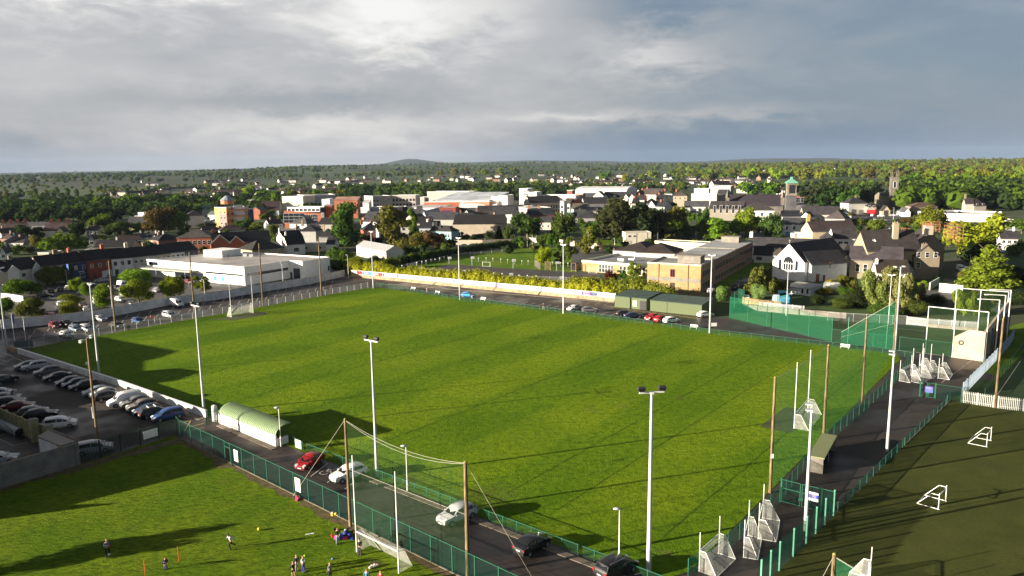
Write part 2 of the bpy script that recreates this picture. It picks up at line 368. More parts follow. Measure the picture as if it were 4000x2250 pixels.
def land_fn(q,pos,bs):
 mp=q.new('ShaderNodeMapping',{'Rotation':(0,0,.5),'Scale':(.0042,.0062,.0)});q.l.new(pos,mp.inputs[0])
 ds=q.noise(pos,.002,3,.5,0,1)
 vv=q.new('ShaderNodeVectorMath',{0:mp.outputs[0],1:ds},operation='ADD').outputs[0]
 v=q.new('ShaderNodeTexVoronoi',{'Scale':1.0},feature='F1');q.l.new(vv,v.inputs['Vector'])
 e=q.new('ShaderNodeTexVoronoi',{'Scale':1.0},feature='DISTANCE_TO_EDGE');q.l.new(vv,e.inputs['Vector'])
 r=q.new('ShaderNodeSeparateColor',{0:v.outputs['Color']}).outputs
 c=q.mix(r[0],(.030,.065,.018),(.075,.12,.03));c=q.mix(q.m('MULTIPLY',r[1],.4),c,(.09,.09,.04));c=q.mix(q.rng(q.noise(pos,.0011,4,.6),.42,.58),c,(.022,.035,.014))
 c=q.mix(q.m('LESS_THAN',e.outputs['Distance'],.05),c,(.025,.045,.015))
 town=q.mix(q.rng(q.noise(pos,.02,5,.6),.4,.6),(.05,.06,.03),(.045,.085,.02))
 town=q.mix(q.rng(q.noise(pos,.045,4,.6),.55,.62),town,(.075,.07,.066))
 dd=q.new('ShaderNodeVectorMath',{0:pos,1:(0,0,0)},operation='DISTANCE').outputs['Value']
 return q.mix(q.rng(dd,5200,7500),q.mix(q.rng(dd,1000,1700),town,c),(.020,.034,.022))  # far land darker: wooded tone with cloud shadow put into the colour
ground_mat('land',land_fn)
# land
def hill(x,y):
 d=math.hypot(x,y);a=math.degrees(math.atan2(x,y))
 if d<1200:return 0.0
 g=lambda c,w:math.exp(-((a-c)/w)**2)
 s=lambda lo,hi:min(1,max(0,(d-lo)/(hi-lo)))**2*(3-2*min(1,max(0,(d-lo)/(hi-lo))))
 h=20*s(1500,4200)*(1+.5*noise.noise((x/900,y/900,0)))
 h+=s(2600,5000)*(42*g(-9,13)+20*g(9,12)+6*g(-30,8))
 h+=s(1500,2600)*(10*g(28,9)+6*g(20,6))+s(2600,4500)*10*g(33,8)
 h+=s(8000,11500)*(75*g(-7.6,1.7)+52*g(2,9)+52*g(20,5)+30)
 return h*(1+.12*noise.noise((x/600,y/600,3)))
def build_land():
 radii=[-1];r=20.0
 rs=[]
 while r<15000:rs.append(r);r*=1.045
 na=150;vs=[];fs=[]
 for r in rs:
  for i in range(na):
   a=math.radians(-62+124*i/(na-1));x,y=r*math.sin(a),r*math.cos(a);vs.append((x,y,hill(x,y)))
 for j in range(len(rs)-1):
  for i in range(na-1):
   k=j*na+i;fs.append((k,k+1,k+na+1,k+na))
 n0=len(vs);m=MB();m.v=vs;m.f=fs;m.m=[0]*len(fs)
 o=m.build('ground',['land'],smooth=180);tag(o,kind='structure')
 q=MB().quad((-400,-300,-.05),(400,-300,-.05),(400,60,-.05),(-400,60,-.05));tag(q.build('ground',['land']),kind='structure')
build_land()
def sheet(name,pts,z,m,kind='structure'):
 q=MB();P=[(p.x,p.y,z)for p in pts];q.add(P,[tuple(range(len(P)))])
 o=q.build(name,[m]);me=o.data
 if me.polygons[0].normal.z<0:me.flip_normals()
 return tag(o,kind=kind)
P_A=W('X',58,878);P_D=W('X',938,722);P_C=W('X',2276,893);P_B=uv(151,-.4)
sheet('club_tarmac',[W('X',-1300,1500),W('X',-700,880),W('X',-120,822),W('B',1400,880),W('B',2560,655),W('C',250,1035),W('S',1640,300),W('E',1900,1200),W('E',1990,1420),W('O',1000,60),W('O',1690,140),W('O',2075,195),W('O',1900,450),W('O',1640,690),W('O',1050,1275),W('Q',1755,770),W('Q',1080,1449),uv(185,-30),uv(150,-75),uv(20,-95)],.02,'tarmac')
sheet('supermarket_tarmac',[W('X',-200,850),W('A',0,1330),W('B',1390,880),W('B',2560,650),W('B',2300,480),W('A',1900,570),W('A',600,700),W('A',-300,790)],.035,'old_tarmac')
def rounded(poly,r=7.0,n=5):
 out=[];k=len(poly)
 for i in range(k):
  a,b,c=poly[i-1],poly[i],poly[(i+1)%k];p=b+(a-b).normalized()*r;q=b+(c-b).normalized()*r
  for j in range(n+1):
   t=j/n;out.append(p*(1-t)**2+b*2*t*(1-t)+q*t*t)
 return out
PITCH_C=[P_A,P_B,P_C,P_D]
sheet('pitch',rounded(PITCH_C,5),.045,'pitch_grass')
F0=W('K',20,530);F1=W('M',2400,1040);fd=(F1-F0).normalized();fnrm=Vector((-fd.y,fd.x,0))
sheet('training_field',[F0-fnrm*.1,F0+fd*75-fnrm*.1,F0+fd*75-fnrm*50,F0-fd*40-fnrm*55,W('J',-500,1190),W('J',0,1150),W('J',990,860),W('J',2200,490)],.05,'rough_grass')
def jag(a,b,w0,w1,z,name,m,seed,step=1.2):
 r=random.Random(seed);L=(b-a).length;d=(b-a)/L;nn=Vector((d.y,-d.x,0));k=max(2,int(L/step));e0=[];e1=[]
 for i in range(k+1):
  t=L*i/k;e0.append(a+d*t);e1.append(a+d*t+nn*(w0+(w1-w0)*(.5+.5*noise.noise((t*.35,seed,0))+r.uniform(-.25,.25))))
 q=MB()
 for i in range(k):q.quad(*[(p.x,p.y,z)for p in(e1[i],e1[i+1],e0[i+1],e0[i])])
 return tag(q.build(name,[m]),kind='structure')
jag(F0,F0+fd*75,.3,1.6,.062,'bare_soil','soil',3)
jag(W('J',-600,1290),W('J',990,862),.8,2.6,.06,'bare_soil','soil',5)
jag(W('J',1000,860),F0-fd*.5,.8,3.0,.063,'bare_soil','soil',6)
sheet('bare_soil',[W('K',420,840),W('K',500,800),W('K',640,810),W('K',690,870),W('K',600,900),W('K',480,905)],.066,'soil')
sheet('bare_soil',[W('M',1640,1090),W('M',1740,1075),W('M',1810,1110),W('M',1700,1160),W('M',1600,1200)],.066,'soil')
sheet('astroturf',[W('O',1640,695),W('X',2700,1058),W('X',3300,1500),uv(230,-70),uv(172,-34),W('Q',1080,1452),W('Q',1755,772)],.048,'astroturf')
sheet('grass_strip',[W('H',2300,850),W('X',2700,770),W('X',2800,1050),W('H',1900,1449)],.03,'lawn_grass')
sheet('side_astroturf',[W('O',2576,90),W('X',2900,900),W('X',2900,1100),W('X',2576,1030),W('O',2080,620)],.055,'dark_astroturf')
sheet('walled_court',[W('H',-160,1060),W('H',0,1092),W('H',760,1170),W('H',1540,1272),W('H',1960,1320),W('H',2300,620),W('H',1910,880),W('H',1200,820),W('H',-60,770),W('F',1000,1430),W('F',-60,1330)],.052,'dark_astroturf')
sheet('school_green',[W('C',880,930),W('C',1600,760),W('C',1750,740),W('D',0,1010),W('D',420,985),W('D',850,985),W('D',1190,1060),W('D',1120,1340),W('D',1450,1370),W('D',0,1500)],.03,'lawn_grass')
sheet('playground',[W('C',1300,985),W('C',1480,905),W('C',1600,868),W('C',1720,858),W('C',1850,866),W('C',2576,918),W('D',660,1310),W('D',1450,1365),W('S',1530,140),W('C',2576,1110),W('C',1250,1010)],.042,'play_tarmac')
sheet('school_yard',[W('D',860,960),W('D',1700,1000),W('D',1620,1050),W('D',1180,1150),W('D',1120,1330),W('D',1000,1300),W('D',1060,1140)],.038,'old_tarmac')
sheet('lawn',[W('E',560,960),W('E',760,830),W('E',1020,800),W('E',1020,940),W('E',1300,1100),W('E',600,1100)],.04,'lawn_grass')
sheet('lawn',[W('D',1370,860),W('D',1820,870),W('D',1780,960),W('D',1380,940)],.04,'lawn_grass')
sheet('lawn',[W('E',1960,900),W('E',2560,650),W('F',400,650),W('F',420,720),W('E',2400,860),W('E',2180,1030),W('E',2000,1000)],.04,'lawn_grass')
sheet('road',[W('E',1400,1040),W('E',1990,960),W('E',2180,1030),W('E',2400,870),W('F',300,800),W('F',330,900),W('F',60,1060),W('E',2576,1110),W('E',1900,1130),W('E',1480,1080)],.046,'tarmac')
sheet('yard',[W('G',1150,1040),W('G',1700,1090),W('G',1500,1220),W('G',1150,1180)],.04,'old_tarmac')
sheet('yard',[W('G',1400,900),W('G',1900,600),W('G',2100,520),W('G',2330,560),W('G',2350,700),W('G',1800,900),W('G',1600,980)],.04,'tarmac')
sheet('town_square',[W('f',-140,1045),W('f',1000,1085),W('f',800,1180),W('f',740,1270),W('f',-140,1260)],.04,'old_tarmac')
sheet('town_car_park',[W('b',120,1195),W('b',560,1215),W('b',600,1110),W('b',300,1120)],.04,'old_tarmac')
sheet('school_car_park',[W('C',1480,590),W('C',2000,570),W('C',2500,560),W('C',2200,640),W('C',1700,660)],.04,'old_tarmac')
def line(v,a,b,w=.12,z=.062,name='parking_line',m='line_paint'):
 return gline(W(v,*a),W(v,*b),w,z,name,m)
def gline(p,q,w=.12,z=.062,name='parking_line',m='line_paint'):
 d=(q-p).normalized();s=Vector((-d.y,d.x,0))*w/2;t=Vector((0,0,z))
 o=MB().quad(p-s+t,q-s+t,q+s+t,p+s+t).build(name,[m]);return tag(o,kind='structure')
for a,b in(((1655,1008),(1870,842)),((1862,1085),(1985,1000)),((2080,1170),(2210,1070))):line('K',a,b,.13)
line('N',(2265,1025),(2335,1000),.13)
for x0,y0,x1,y1 in((395,275,455,254),(460,290,520,263),(515,293,588,270),(580,303,652,279),(640,312,717,288),(705,320,783,295),(770,332,850,303),(840,338,920,312),(912,348,988,322),(985,358,1060,331),(1055,366,1132,340),(1130,375,1205,348),(1285,400,1350,366),(1430,410,1505,387),(1505,427,1587,396),(1590,435,1665,405),(1840,462,1910,437),(2190,505,2258,483)):line('S',(x0,y0),(x1,y1),.14)
for x0,y0,x1,y1 in((1378,325,1432,297),(1458,332,1512,303),(1540,340,1594,311)):line('S',(x0,y0),(x1,y1),.14,m='yellow_line_paint')
zz_=[(1600,352),(1635,345),(1655,355),(1700,360),(1725,375),(1755,366),(1785,384),(1820,376),(1845,392),(1880,384),(1910,402),(1945,393),(1975,412),(2010,401),(2040,418),(2080,409),(2110,427),(2150,418),(2180,436),(2220,427),(2250,445),(2290,435),(2320,452),(2370,446),(2410,460),(2445,447)]
for a,b in zip(zz_,zz_[1:]):line('S',a,b,.12,m='yellow_line_paint')
line('S',(1600,352),(2410,460),.12,z=.066,m='yellow_line_paint')
for a,b in(((2170,375),(2210,365)),((2380,390),(2576,340)),((2320,440),(2400,310)),((2400,310),(2320,330)),((2360,440),(2576,395))):line('I',(a[0],a[1]+800),(b[0],b[1]+800),.12,m='yellow_line_paint')
for a,b in(((0,340),(90,365)),((90,365),(175,315)),((0,300),(60,330)),((30,250),(300,365))):line('I',a,b,.12)
for i in range(23):
 a=W('A',700+i*0,1400)
b0,b1=W('A',520,1425),W('B',2400,700);e0,e1=W('I',350,90),W('B',2350,860)
for i in range(30):
 t=i/29;p=b0.lerp(b1,t);q=e0.lerp(e1,t);d=(q-p)
 gline(p+d*.1,p+d*.42,.12);gline(p+d*.62,p+d*.92,.12)
for i in range(9):
 p=W('A',600,1180).lerp(W('B',60,830),i/9);q=p+VX*4.5;gline(p,q,.12)
wp=W('K',1860,945);wx=(W('K',1900,975)-W('K',1800,975)).normalized();wy=Vector((-wx.y,wx.x,0));q=MB()
def wpt(x,y):return wp+wx*x+wy*y+Vector((0,0,.064))
pts=[wpt(.0+.55*math.cos(math.radians(a))-.25,.55*math.sin(math.radians(a))-.35)for a in range(120,370,25)]
for c in(pts,[wpt(0,.95),wpt(-.1,.1),wpt(.45,.1),wpt(.7,-.75),wpt(.95,-.7)],[wpt(-.05,.5),wpt(.4,.5)],[wpt(-.1,1.15),wpt(.1,1.35),wpt(.1,1.12),wpt(-.1,1.3)]):
 for a,b in zip(c,c[1:]):
  d=(b-a).normalized();s=Vector((-d.y,d.x,0))*.06;q.quad(a-s,b-s,b+s,a+s)
tag(q.build('wheelchair_marking',['line_paint']),kind='structure')
for k,(a,b)in enumerate((((1480,1830),(3500,1830)),)):pass
line('J',(0,540),(165,620),.08);line('J',(165,620),(355,575),.08);line('J',(0,495),(90,470),.08)
line('H',(-60,776),(1160,900),.1,z=.07);line('O',(2230,640),(2530,200),.1,z=.075)
line('O',(1540,470),(2200,-20),.08,z=.05)
def kerb(a,b,w,h,name='kerb',m='kerb_concrete'):
 d=b-a;return tag(MB().box(((a.x+b.x)/2,(a.y+b.y)/2,h/2),(d.length,w,h),math.atan2(d.y,d.x)).build(name,[m]),kind='structure')
kerb(F0,F0+fd*75,.16,.12)
kerb(W('N',-560,0),uv(150,-1.6),.8,.09,'path_edge')
kerb(W('K',500,360),W('K',1200,660),.9,.1,'path_edge')
kerb(W('C',800,1140),W('S',1635,312),.25,.12)
kerb(W('O',1075,1255),W('O',1650,690),.15,.1)
kerb(W('O',990,62),W('O',1690,145),.15,.1)
kerb(W('I',200,275),W('I',2560,1085),1.5,.08,'path_edge')
def ico(c,r,q,mi=0,seed=0):
 t=(1+5**.5)/2;V=[(-1,t,0),(1,t,0),(-1,-t,0),(1,-t,0),(0,-1,t),(0,1,t),(0,-1,-t),(0,1,-t),(t,0,-1),(t,0,1),(-t,0,-1),(-t,0,1)]
 Fc=[(0,11,5),(0,5,1),(0,1,7),(0,7,10),(0,10,11),(1,5,9),(5,11,4),(11,10,2),(10,7,6),(7,1,8),(3,9,4),(3,4,2),(3,2,6),(3,6,8),(3,8,9),(4,9,5),(2,4,11),(6,2,10),(8,6,7),(9,8,1)]
 k=1/math.sqrt(1+t*t);q.add([(c[0]+v[0]*k*r[0],c[1]+v[1]*k*r[1],c[2]+v[2]*k*r[2])for v in V],Fc,mi)
def crown(lobes,nleaf,leaf,seed,core=.74,up=.25):
 r=np.random.RandomState(seed);q=MB()
 for l in lobes:ico(l[:3],[x*core for x in l[3:6]],q)
 L=np.array(lobes,float);wgt=(L[:,3]*L[:,5])**1.0;idx=r.choice(len(L),nleaf,p=wgt/wgt.sum())
 d=r.normal(size=(nleaf,3));d[:,2]+=up;d/=np.linalg.norm(d,axis=1)[:,None]
 rad=(.64+.50*r.rand(nleaf)**.8)[:,None];c=L[idx,:3]+d*L[idx,3:6]*rad
 keep=np.ones(nleaf,bool)
 for l in L:
  e=((c-l[:3])/l[3:6]);keep&=~((e**2).sum(1)<.42)
 c=c[keep];d=d[keep];m=len(c);nn=d+r.normal(size=(m,3))*.65;nn/=np.linalg.norm(nn,axis=1)[:,None]
 t=np.cross(nn,r.normal(size=(m,3)));t/=np.linalg.norm(t,axis=1)[:,None]+1e-9;b=np.cross(nn,t)
 s=leaf*(.55+.9*r.rand(m))[:,None]
 vs=np.stack([c-t*s,c-b*s*.6,c+t*s,c+b*s*.6],1).reshape(-1,3)
 k=len(q.v);q.v+=[tuple(v)for v in vs.tolist()];q.f+=[(k+4*i,k+4*i+1,k+4*i+2,k+4*i+3)for i in range(m)];q.m+=[0]*m
 return q
def trunk_mesh(top=.55,r0=.022,limbs=5,seed=1,lean=.0,h0=.0,mt='bark'):
 r=random.Random(seed);q=MB();p=Vector((0,0,h0));k=4;prev=p
 for i in range(1,k+1):
  t=i/k;nx=Vector((lean*t+r.uniform(-.012,.012),r.uniform(-.012,.012),top*t));q.cyl(prev,nx,r0*(1.15-.75*(i-1)/k),r0*(1.15-.75*i/k),7);prev=nx
 for i in range(limbs):
  a=2*PI*i/limbs+r.uniform(-.4,.4);z=top*r.uniform(.45,.95);L=r.uniform(.18,.3)
  s=Vector((lean*z/top,0,z));e=s+Vector((math.cos(a)*L,math.sin(a)*L,L*r.uniform(.5,1.0)));q.cyl(s,e,r0*.45,r0*.12,5)
 return q.mesh('trunk',[mt],60)
def mk_lobes(kind,seed):
 r=random.Random(seed);L=[]
 if kind=='round':
  L=[(0,0,.58,.26,.26,.26)]
  for i in range(15):
   a=i*2.4+r.uniform(-.3,.3);z=r.uniform(.34,.86);w=.34*math.sqrt(max(.05,1-((z-.56)/.46)**2));s=r.uniform(.08,.21)
   L.append((math.cos(a)*w,math.sin(a)*w,z,s,s,s*r.uniform(.7,.95)))
 elif kind=='wide':
  for i in range(13):
   a=i*2.4;rr=r.uniform(.1,.36);z=.36+.44*(1-(rr/.42)**2)*r.uniform(.5,1);s=r.uniform(.13,.2);L.append((math.cos(a)*rr,math.sin(a)*rr,z,s,s,s*1.05))
  L.append((0,0,.5,.33,.33,.25))
 elif kind=='tall':
  for i in range(12):
   z=.2+.7*i/11;w=.28*math.sin(PI*min(1,(z-.08)/.95))**.7;a=r.uniform(0,6.3);s=r.uniform(.14,.22);L.append((math.cos(a)*w*.7,math.sin(a)*w*.7,z,s*1.25,s*1.25,s*.62))
 elif kind=='cone':
  for i in range(26):
   z=.10+.84*(i/25);w=.40*(1-z)**.85;a=i*2.4;s=.055+.13*(1-z);L.append((math.cos(a)*w*.72,math.sin(a)*w*.72,z,s,s,s*.6))
  L.append((0,0,.35,.2,.2,.3))
 elif kind=='dark':
  for i in range(16):
   z=.12+.78*r.random();w=.34*(1-((z-.35)/.75)**2);a=i*2.4;s=r.uniform(.12,.18);L.append((math.cos(a)*w*.8,math.sin(a)*w*.8,z,s,s,s*1.25))
  L.append((0,0,.45,.3,.3,.38))
 elif kind=='birch':
  for i in range(22):
   z=.15+.78*r.random();w=.3*math.sin(PI*(z-.05))**.8;a=r.uniform(0,6.3);s=r.uniform(.06,.12);L.append((math.cos(a)*w*r.uniform(.3,1),math.sin(a)*w*r.uniform(.3,1),z,s,s,s*1.1))
 elif kind=='bush':
  for i in range(9):
   a=i*2.4;rr=r.uniform(0,.33);z=r.uniform(.25,.68)*(1-.5*rr);s=r.uniform(.17,.26);L.append((math.cos(a)*rr,math.sin(a)*rr,z,s,s,s*1.15))
 elif kind=='spiky':
  for i in range(20):
   a=i*2.4;rr=r.uniform(.05,.42);z=.35+.45*(1-rr/.45)*r.uniform(.5,1.2);s=r.uniform(.05,.1);L.append((math.cos(a)*rr,math.sin(a)*rr,z,s,s,s*1.6))
 return L
CROWN={};TRUNK={}
def crown_me(kind,lod,var):
 key=(kind,lod,var)
 if key not in CROWN:
  nl,lf={0:(6500,.022),1:(2200,.036),2:(620,.062)}[lod]
  cr={'birch':.35,'spiky':.3,'cone':.8,'dark':.82}.get(kind,.68);up=-.4 if kind=='cone' else .25
  sd={'round':11,'wide':23,'tall':37,'cone':41,'dark':53,'birch':61,'bush':71,'spiky':83}[kind]+var*7
  q=crown(mk_lobes(kind,sd),nl,lf,sd+lod,cr,up);A=np.array(q.v);s=.5/np.percentile(np.hypot(A[:,0],A[:,1]),98.5);zt=np.percentile(A[:,2],99.8);lo={'bush':0,'cone':0,'dark':0,'tall':.04}.get(kind,.12)*.9;z0=np.percentile(A[:,2],.5)
  A[:,:2]*=s;A[:,2]=lo+(A[:,2]-z0)*(1-lo)/(zt-z0);q.v=[tuple(v)for v in A.tolist()];CROWN[key]=q.mesh('crown',['foliage'])
 return CROWN[key]
def trunk_me(kind):
 if kind not in TRUNK:
  TRUNK[kind]=trunk_mesh({'tall':.8,'cone':.9,'birch':.85}.get(kind,.6),{'birch':.011,'tall':.016}.get(kind,.022),6,3,mt='white_bark' if kind=='birch' else 'bark')
 return TRUNK[kind]
TINT={'spring':(.120,.185,.018),'green':(.070,.120,.015),'mid':(.050,.085,.018),'dark':(.026,.045,.015),'olive':(.095,.10,.022),'brown':(.085,.065,.022),'copper':(.045,.012,.012),'lime':(.18,.235,.018),'grey':(.15,.19,.06),'yellow':(.22,.21,.02),'deep':(.030,.038,.014),'gold':(.125,.15,.016)}
TWORD={'spring':'bright spring green','green':'fresh green','mid':'mid green','dark':'dark green','olive':'olive green','brown':'brownish','copper':'copper red','lime':'lime green','grey':'grey green','yellow':'yellow green','deep':'blackish green','gold':'golden green'}
KWORD={'round':'round','wide':'spreading','tall':'tall oval','cone':'conical','dark':'dense','birch':'airy','bush':'bushy','spiky':'spiky branched'}
used_labels={}
def tree(g,h,w,kind,tint,label=None,group=None,lod=None,name=None,rz=None,cat=None):
 d=math.hypot(g.x,g.y);lod=(0 if d<300 else 1 if d<620 else 2)if lod is None else lod
 name=name or{'cone':'conifer','dark':'evergreen_tree','birch':'birch_tree','bush':'shrub','spiky':'shrub'}.get(kind,'broadleaf_tree')
 cat=cat or('shrub' if kind in('bush','spiky')else 'tree')
 o=empty(name,(g.x,g.y,g.z),R.uniform(0,6.28)if rz is None else rz,label,cat,group,(w*R.uniform(.88,1.12),w*R.uniform(.88,1.12),h))
 c=ob('crown',crown_me(kind,lod,R.randrange(3 if lod else 2)),o,tuple(x*R.uniform(.85,1.15)for x in TINT[tint]))
 if lod==0 and kind in('round','wide','tall','cone','dark')and h>9:pass
 if kind not in('bush','spiky')and d<900:ob('trunk',trunk_me(kind),o)
 return o
def ptree(v,xb,yb,yt,wpx,kind,tint,label=None,group=None,**k):
 """tree standing at pixel (xb, yb), its tip at height yt, wpx wide, all in view v"""
 g=W(v,xb,yb);h=HT(g,v,xb,yt);a,b,kk=VW[v];w=wpx/kk*.644/F_PX*math.hypot(g.x,g.y,CAM_H)*1.08
 return tree(g,h*1.03,w,kind,tint,label,group,**k)
def hedge_mesh(pts,w,h,nl,leaf,seed,hv=.25):
 """a long leafy bank along pts"""
 r=random.Random(seed);lob=[]
 for a,b in zip(pts,pts[1:]):
  L=(b-a).length;k=max(1,int(L/(w*.42)))
  for i in range(k):
   p=a.lerp(b,(i+.5)/k);hh=h*(1+hv*noise.noise((p.x*.12,p.y*.12,seed))+r.uniform(-.1,.1));d=(b-a).normalized();s=Vector((-d.y,d.x,0))*r.uniform(-.2,.2)*w
   lob.append((p.x+s.x,p.y+s.y,p.z+hh*.5,w*r.uniform(.48,.62),w*r.uniform(.48,.62),hh*.55))
 return crown(lob,nl,leaf,seed,.86,.35)
DBG=0
WINC={}
def window_me(w,h,style='sash'):
 key=(round(w,2),round(h,2),style)
 if key not in WINC:
  q=MB();q.box((0,0,h/2),(w+.16,.10,h+.16),mi=0);nx,nz={'sash':(1,2),'wide':(3,1),'plain':(1,1),'grid':(4,3),'twin':(2,1)}[style]
  bw=.05+.02*(style=='grid')
  pw=(w-(nx-1)*bw)/nx;ph=(h-(nz-1)*bw)/nz
  for i in range(nx):
   for j in range(nz):q.box((-w/2+pw/2+i*(pw+bw),-.035,ph/2+j*(ph+bw)),(pw,.05,ph),mi=1)
  WINC[key]=q.mesh('window',['plain','dark_glass'])
 return WINC[key]
def xf(P0,P1):
 d=P1-P0;return d.length,math.atan2(d.y,d.x)
ROT={'f':0,'l':-PI/2,'r':PI/2,'b':PI}
def place_window(root,face,s,z,L,D,me,col=(.75,.75,.73),name='window'):
 x,y={'f':(s*L,-.005),'l':(-.005,(1-s)*D),'r':(L+.005,s*D),'b':((1-s)*L,D+.005)}[face]
 w=ob(name,me,root,col);w.location=(x,y,z);w.rotation_euler=(0,0,ROT[face]);return w
def building(P0,P1,dep,h,rh,typ,wc,rc,label,cat='house',name='house',wm='paint_wall',rm=None,wins=(),chim=(),doors=(),group=None,par=.35,edge=(.6,.6,.58),ov=.3,gables=(),wincol=(.75,.75,.73),base=0.0):
 """a building whose front wall runs P0 -> P1 as seen from the camera; dep metres deep"""
 if DBG:print("BLD %6.1f %5.1f h%5.1f px%4.0f ang%4.0f %s"%(P0.length,(P1-P0).length,h,proj(P1)[0]-proj(P0)[0],math.degrees(math.atan2(P1.y-P0.y,P1.x-P0.x))+math.degrees(math.atan2(P0.x,P0.y)),label))
 L,rz=xf(P0,P1);root=empty(name,(P0.x,P0.y,0),rz,label,cat,group);D=dep;q=MB()
 rm=rm or('flat_roof' if typ in('flat','mono','monof','arch')else 'slate_roof');b=base
 if typ=='gable':
  q.prism([(0,0),(L,0),(L,D),(0,D)],b,h);q.add([(0,0,h),(0,D,h),(0,D/2,h+rh)],[(0,2,1)]);q.add([(L,0,h),(L,D,h),(L,D/2,h+rh)],[(0,1,2)])
 elif typ=='gablef':
  q.prism([(0,0),(L,0),(L,D),(0,D)],b,h);q.add([(0,0,h),(L,0,h),(L/2,0,h+rh)],[(0,1,2)]);q.add([(0,D,h),(L,D,h),(L/2,D,h+rh)],[(0,2,1)])
 elif typ=='mono':
  q.add([(0,0,b),(L,0,b),(L,D,b),(0,D,b),(0,0,h),(L,0,h),(L,D,h+rh),(0,D,h+rh)],[(0,1,5,4),(1,2,6,5),(2,3,7,6),(3,0,4,7),(4,5,6,7)])
 else:q.prism([(0,0),(L,0),(L,D),(0,D)],b,h)
 q.build('wall',[wm],root,color=wc);q=MB();o=ov;th=.16
 if typ=='gable':
  k=rh/(D/2);z0=h-o*k+th
  q.slab([(-o,-o,z0),(L+o,-o,z0),(L+o,D/2,h+rh+th),(-o,D/2,h+rh+th)],th);q.slab([(L+o,D+o,z0),(-o,D+o,z0),(-o,D/2,h+rh+th),(L+o,D/2,h+rh+th)],th)
 elif typ=='gablef':
  k=rh/(L/2);z0=h-o*k+th
  q.slab([(-o,D+o,z0),(-o,-o,z0),(L/2,-o,h+rh+th),(L/2,D+o,h+rh+th)],th);q.slab([(L+o,-o,z0),(L+o,D+o,z0),(L/2,D+o,h+rh+th),(L/2,-o,h+rh+th)],th)
 elif typ=='hip':
  i=min(L,D)/2*.96;z=h+rh;A=[(-o,-o),(L+o,-o),(L+o,D+o),(-o,D+o)]
  if L>=D:r0,r1=(i,D/2),(L-i,D/2)
  else:r0,r1=(L/2,i),(L/2,D-i)
  v=[(*p,h)for p in A]+[(*p,h+.12)for p in A]+[(*r0,z),(*r1,z)]
  f=[(3,2,1,0),(0,1,5,4),(1,2,6,5),(2,3,7,6),(3,0,4,7)]
  f+=[(4,5,9,8),(5,6,9),(6,7,8,9),(7,4,8)]if L>=D else[(4,5,8),(5,6,9,8),(6,7,9),(7,4,8,9)]
  q.add(v,f)
 elif typ=='mono':
  k=rh/D;q.slab([(-o,-o,h-o*k+th+.01),(L+o,-o,h-o*k+th+.01),(L+o,D+o,h+rh+o*k+th+.01),(-o,D+o,h+rh+o*k+th+.01)],th)
 elif typ=='arch':
  n=12
  for i in range(n):
   a0,a1=PI*i/n,PI*(i+1)/n;y0,y1=D/2-math.cos(a0)*(D/2+.1),D/2-math.cos(a1)*(D/2+.1);z0,z1=h+rh*math.sin(a0),h+rh*math.sin(a1)
   q.slab([(-o,y0,z0+.02),(L+o,y0,z0+.02),(L+o,y1,z1+.02),(-o,y1,z1+.02)],.12)
   q.add([(0,y0,h),(0,y1,h),(0,y1,z1),(0,y0,z0)],[(0,3,2,1)]);q.add([(L,y0,h),(L,y1,h),(L,y1,z1),(L,y0,z0)],[(0,1,2,3)])
 elif typ=='flat':
  e=.35;ed=MB()
  for c,d in(((L/2,e/2-.06,h+par/2),(L+.12,e,par)),((L/2,D-e/2+.06,h+par/2),(L+.12,e,par)),((e/2-.06,D/2,h+par/2),(e,D-2*e+.12,par)),((L-e/2+.06,D/2,h+par/2),(e,D-2*e+.12,par))):ed.box(c,d)
  ed.build('roof_edge',['plain'],root,color=edge);q.box((L/2,D/2,h+.04),(L-2*e+.1,D-2*e+.1,.08))
 rf=q.build('roof',[rm],root,color=rc)
 if typ in('gable','hip')and name not in('warehouse',):
  g=MB().box((L/2,-ov-.06,h-.02),(L+2*ov,.12,.14));g.build('gutter',['plain'],rf,color=(.12,.12,.12))
 for c in chim:
  fx,fy,w,hh,cc=(tuple(c)+(.9,1.5,(.35,.16,.09)))[:5]if len(c)<5 else c
  zt=h+rh*(1-abs(fy-.5)*2 if typ in('gable','hip')else 1-abs(fx-.5)*2 if typ=='gablef' else 0)
  m=MB().box((fx*L,fy*D,zt+hh/2-.4),(w,.7,hh+.8));m.box((fx*L,fy*D,zt+hh+.06),(w+.15,.85,.16))
  for i in(-1,1):m.cyl((fx*L+i*w*.22,fy*D,zt+hh+.1),(fx*L+i*w*.22,fy*D,zt+hh+.55),.13,.11,6)
  m.build('chimney',['paint_wall'],rf,color=cc)
 for spec in wins:
  face,nx,zs,ww,wh,st=(tuple(spec)+('sash',))[:6];me=window_me(ww,wh,st);a0,a1=(spec[6],spec[7])if len(spec)>7 else(0,1)
  for z in zs:
   for i in range(nx):place_window(root,face,a0+(a1-a0)*(i+.5)/nx,z,L,D,me,wincol)
 for face,s,w,hh,col in doors:
  m=MB().box((0,0,hh/2+.02),(w,.12,hh));m.box((w*.36,-.08,hh*.48),(.12,.06,.05));d=m.build('door',['plain'],None,color=col);d.parent=root
  x,y={'f':(s*L,-.01),'l':(-.01,(1-s)*D),'r':(L+.01,s*D)}[face];d.location=(x,y,0);d.rotation_euler=(0,0,ROT[face])
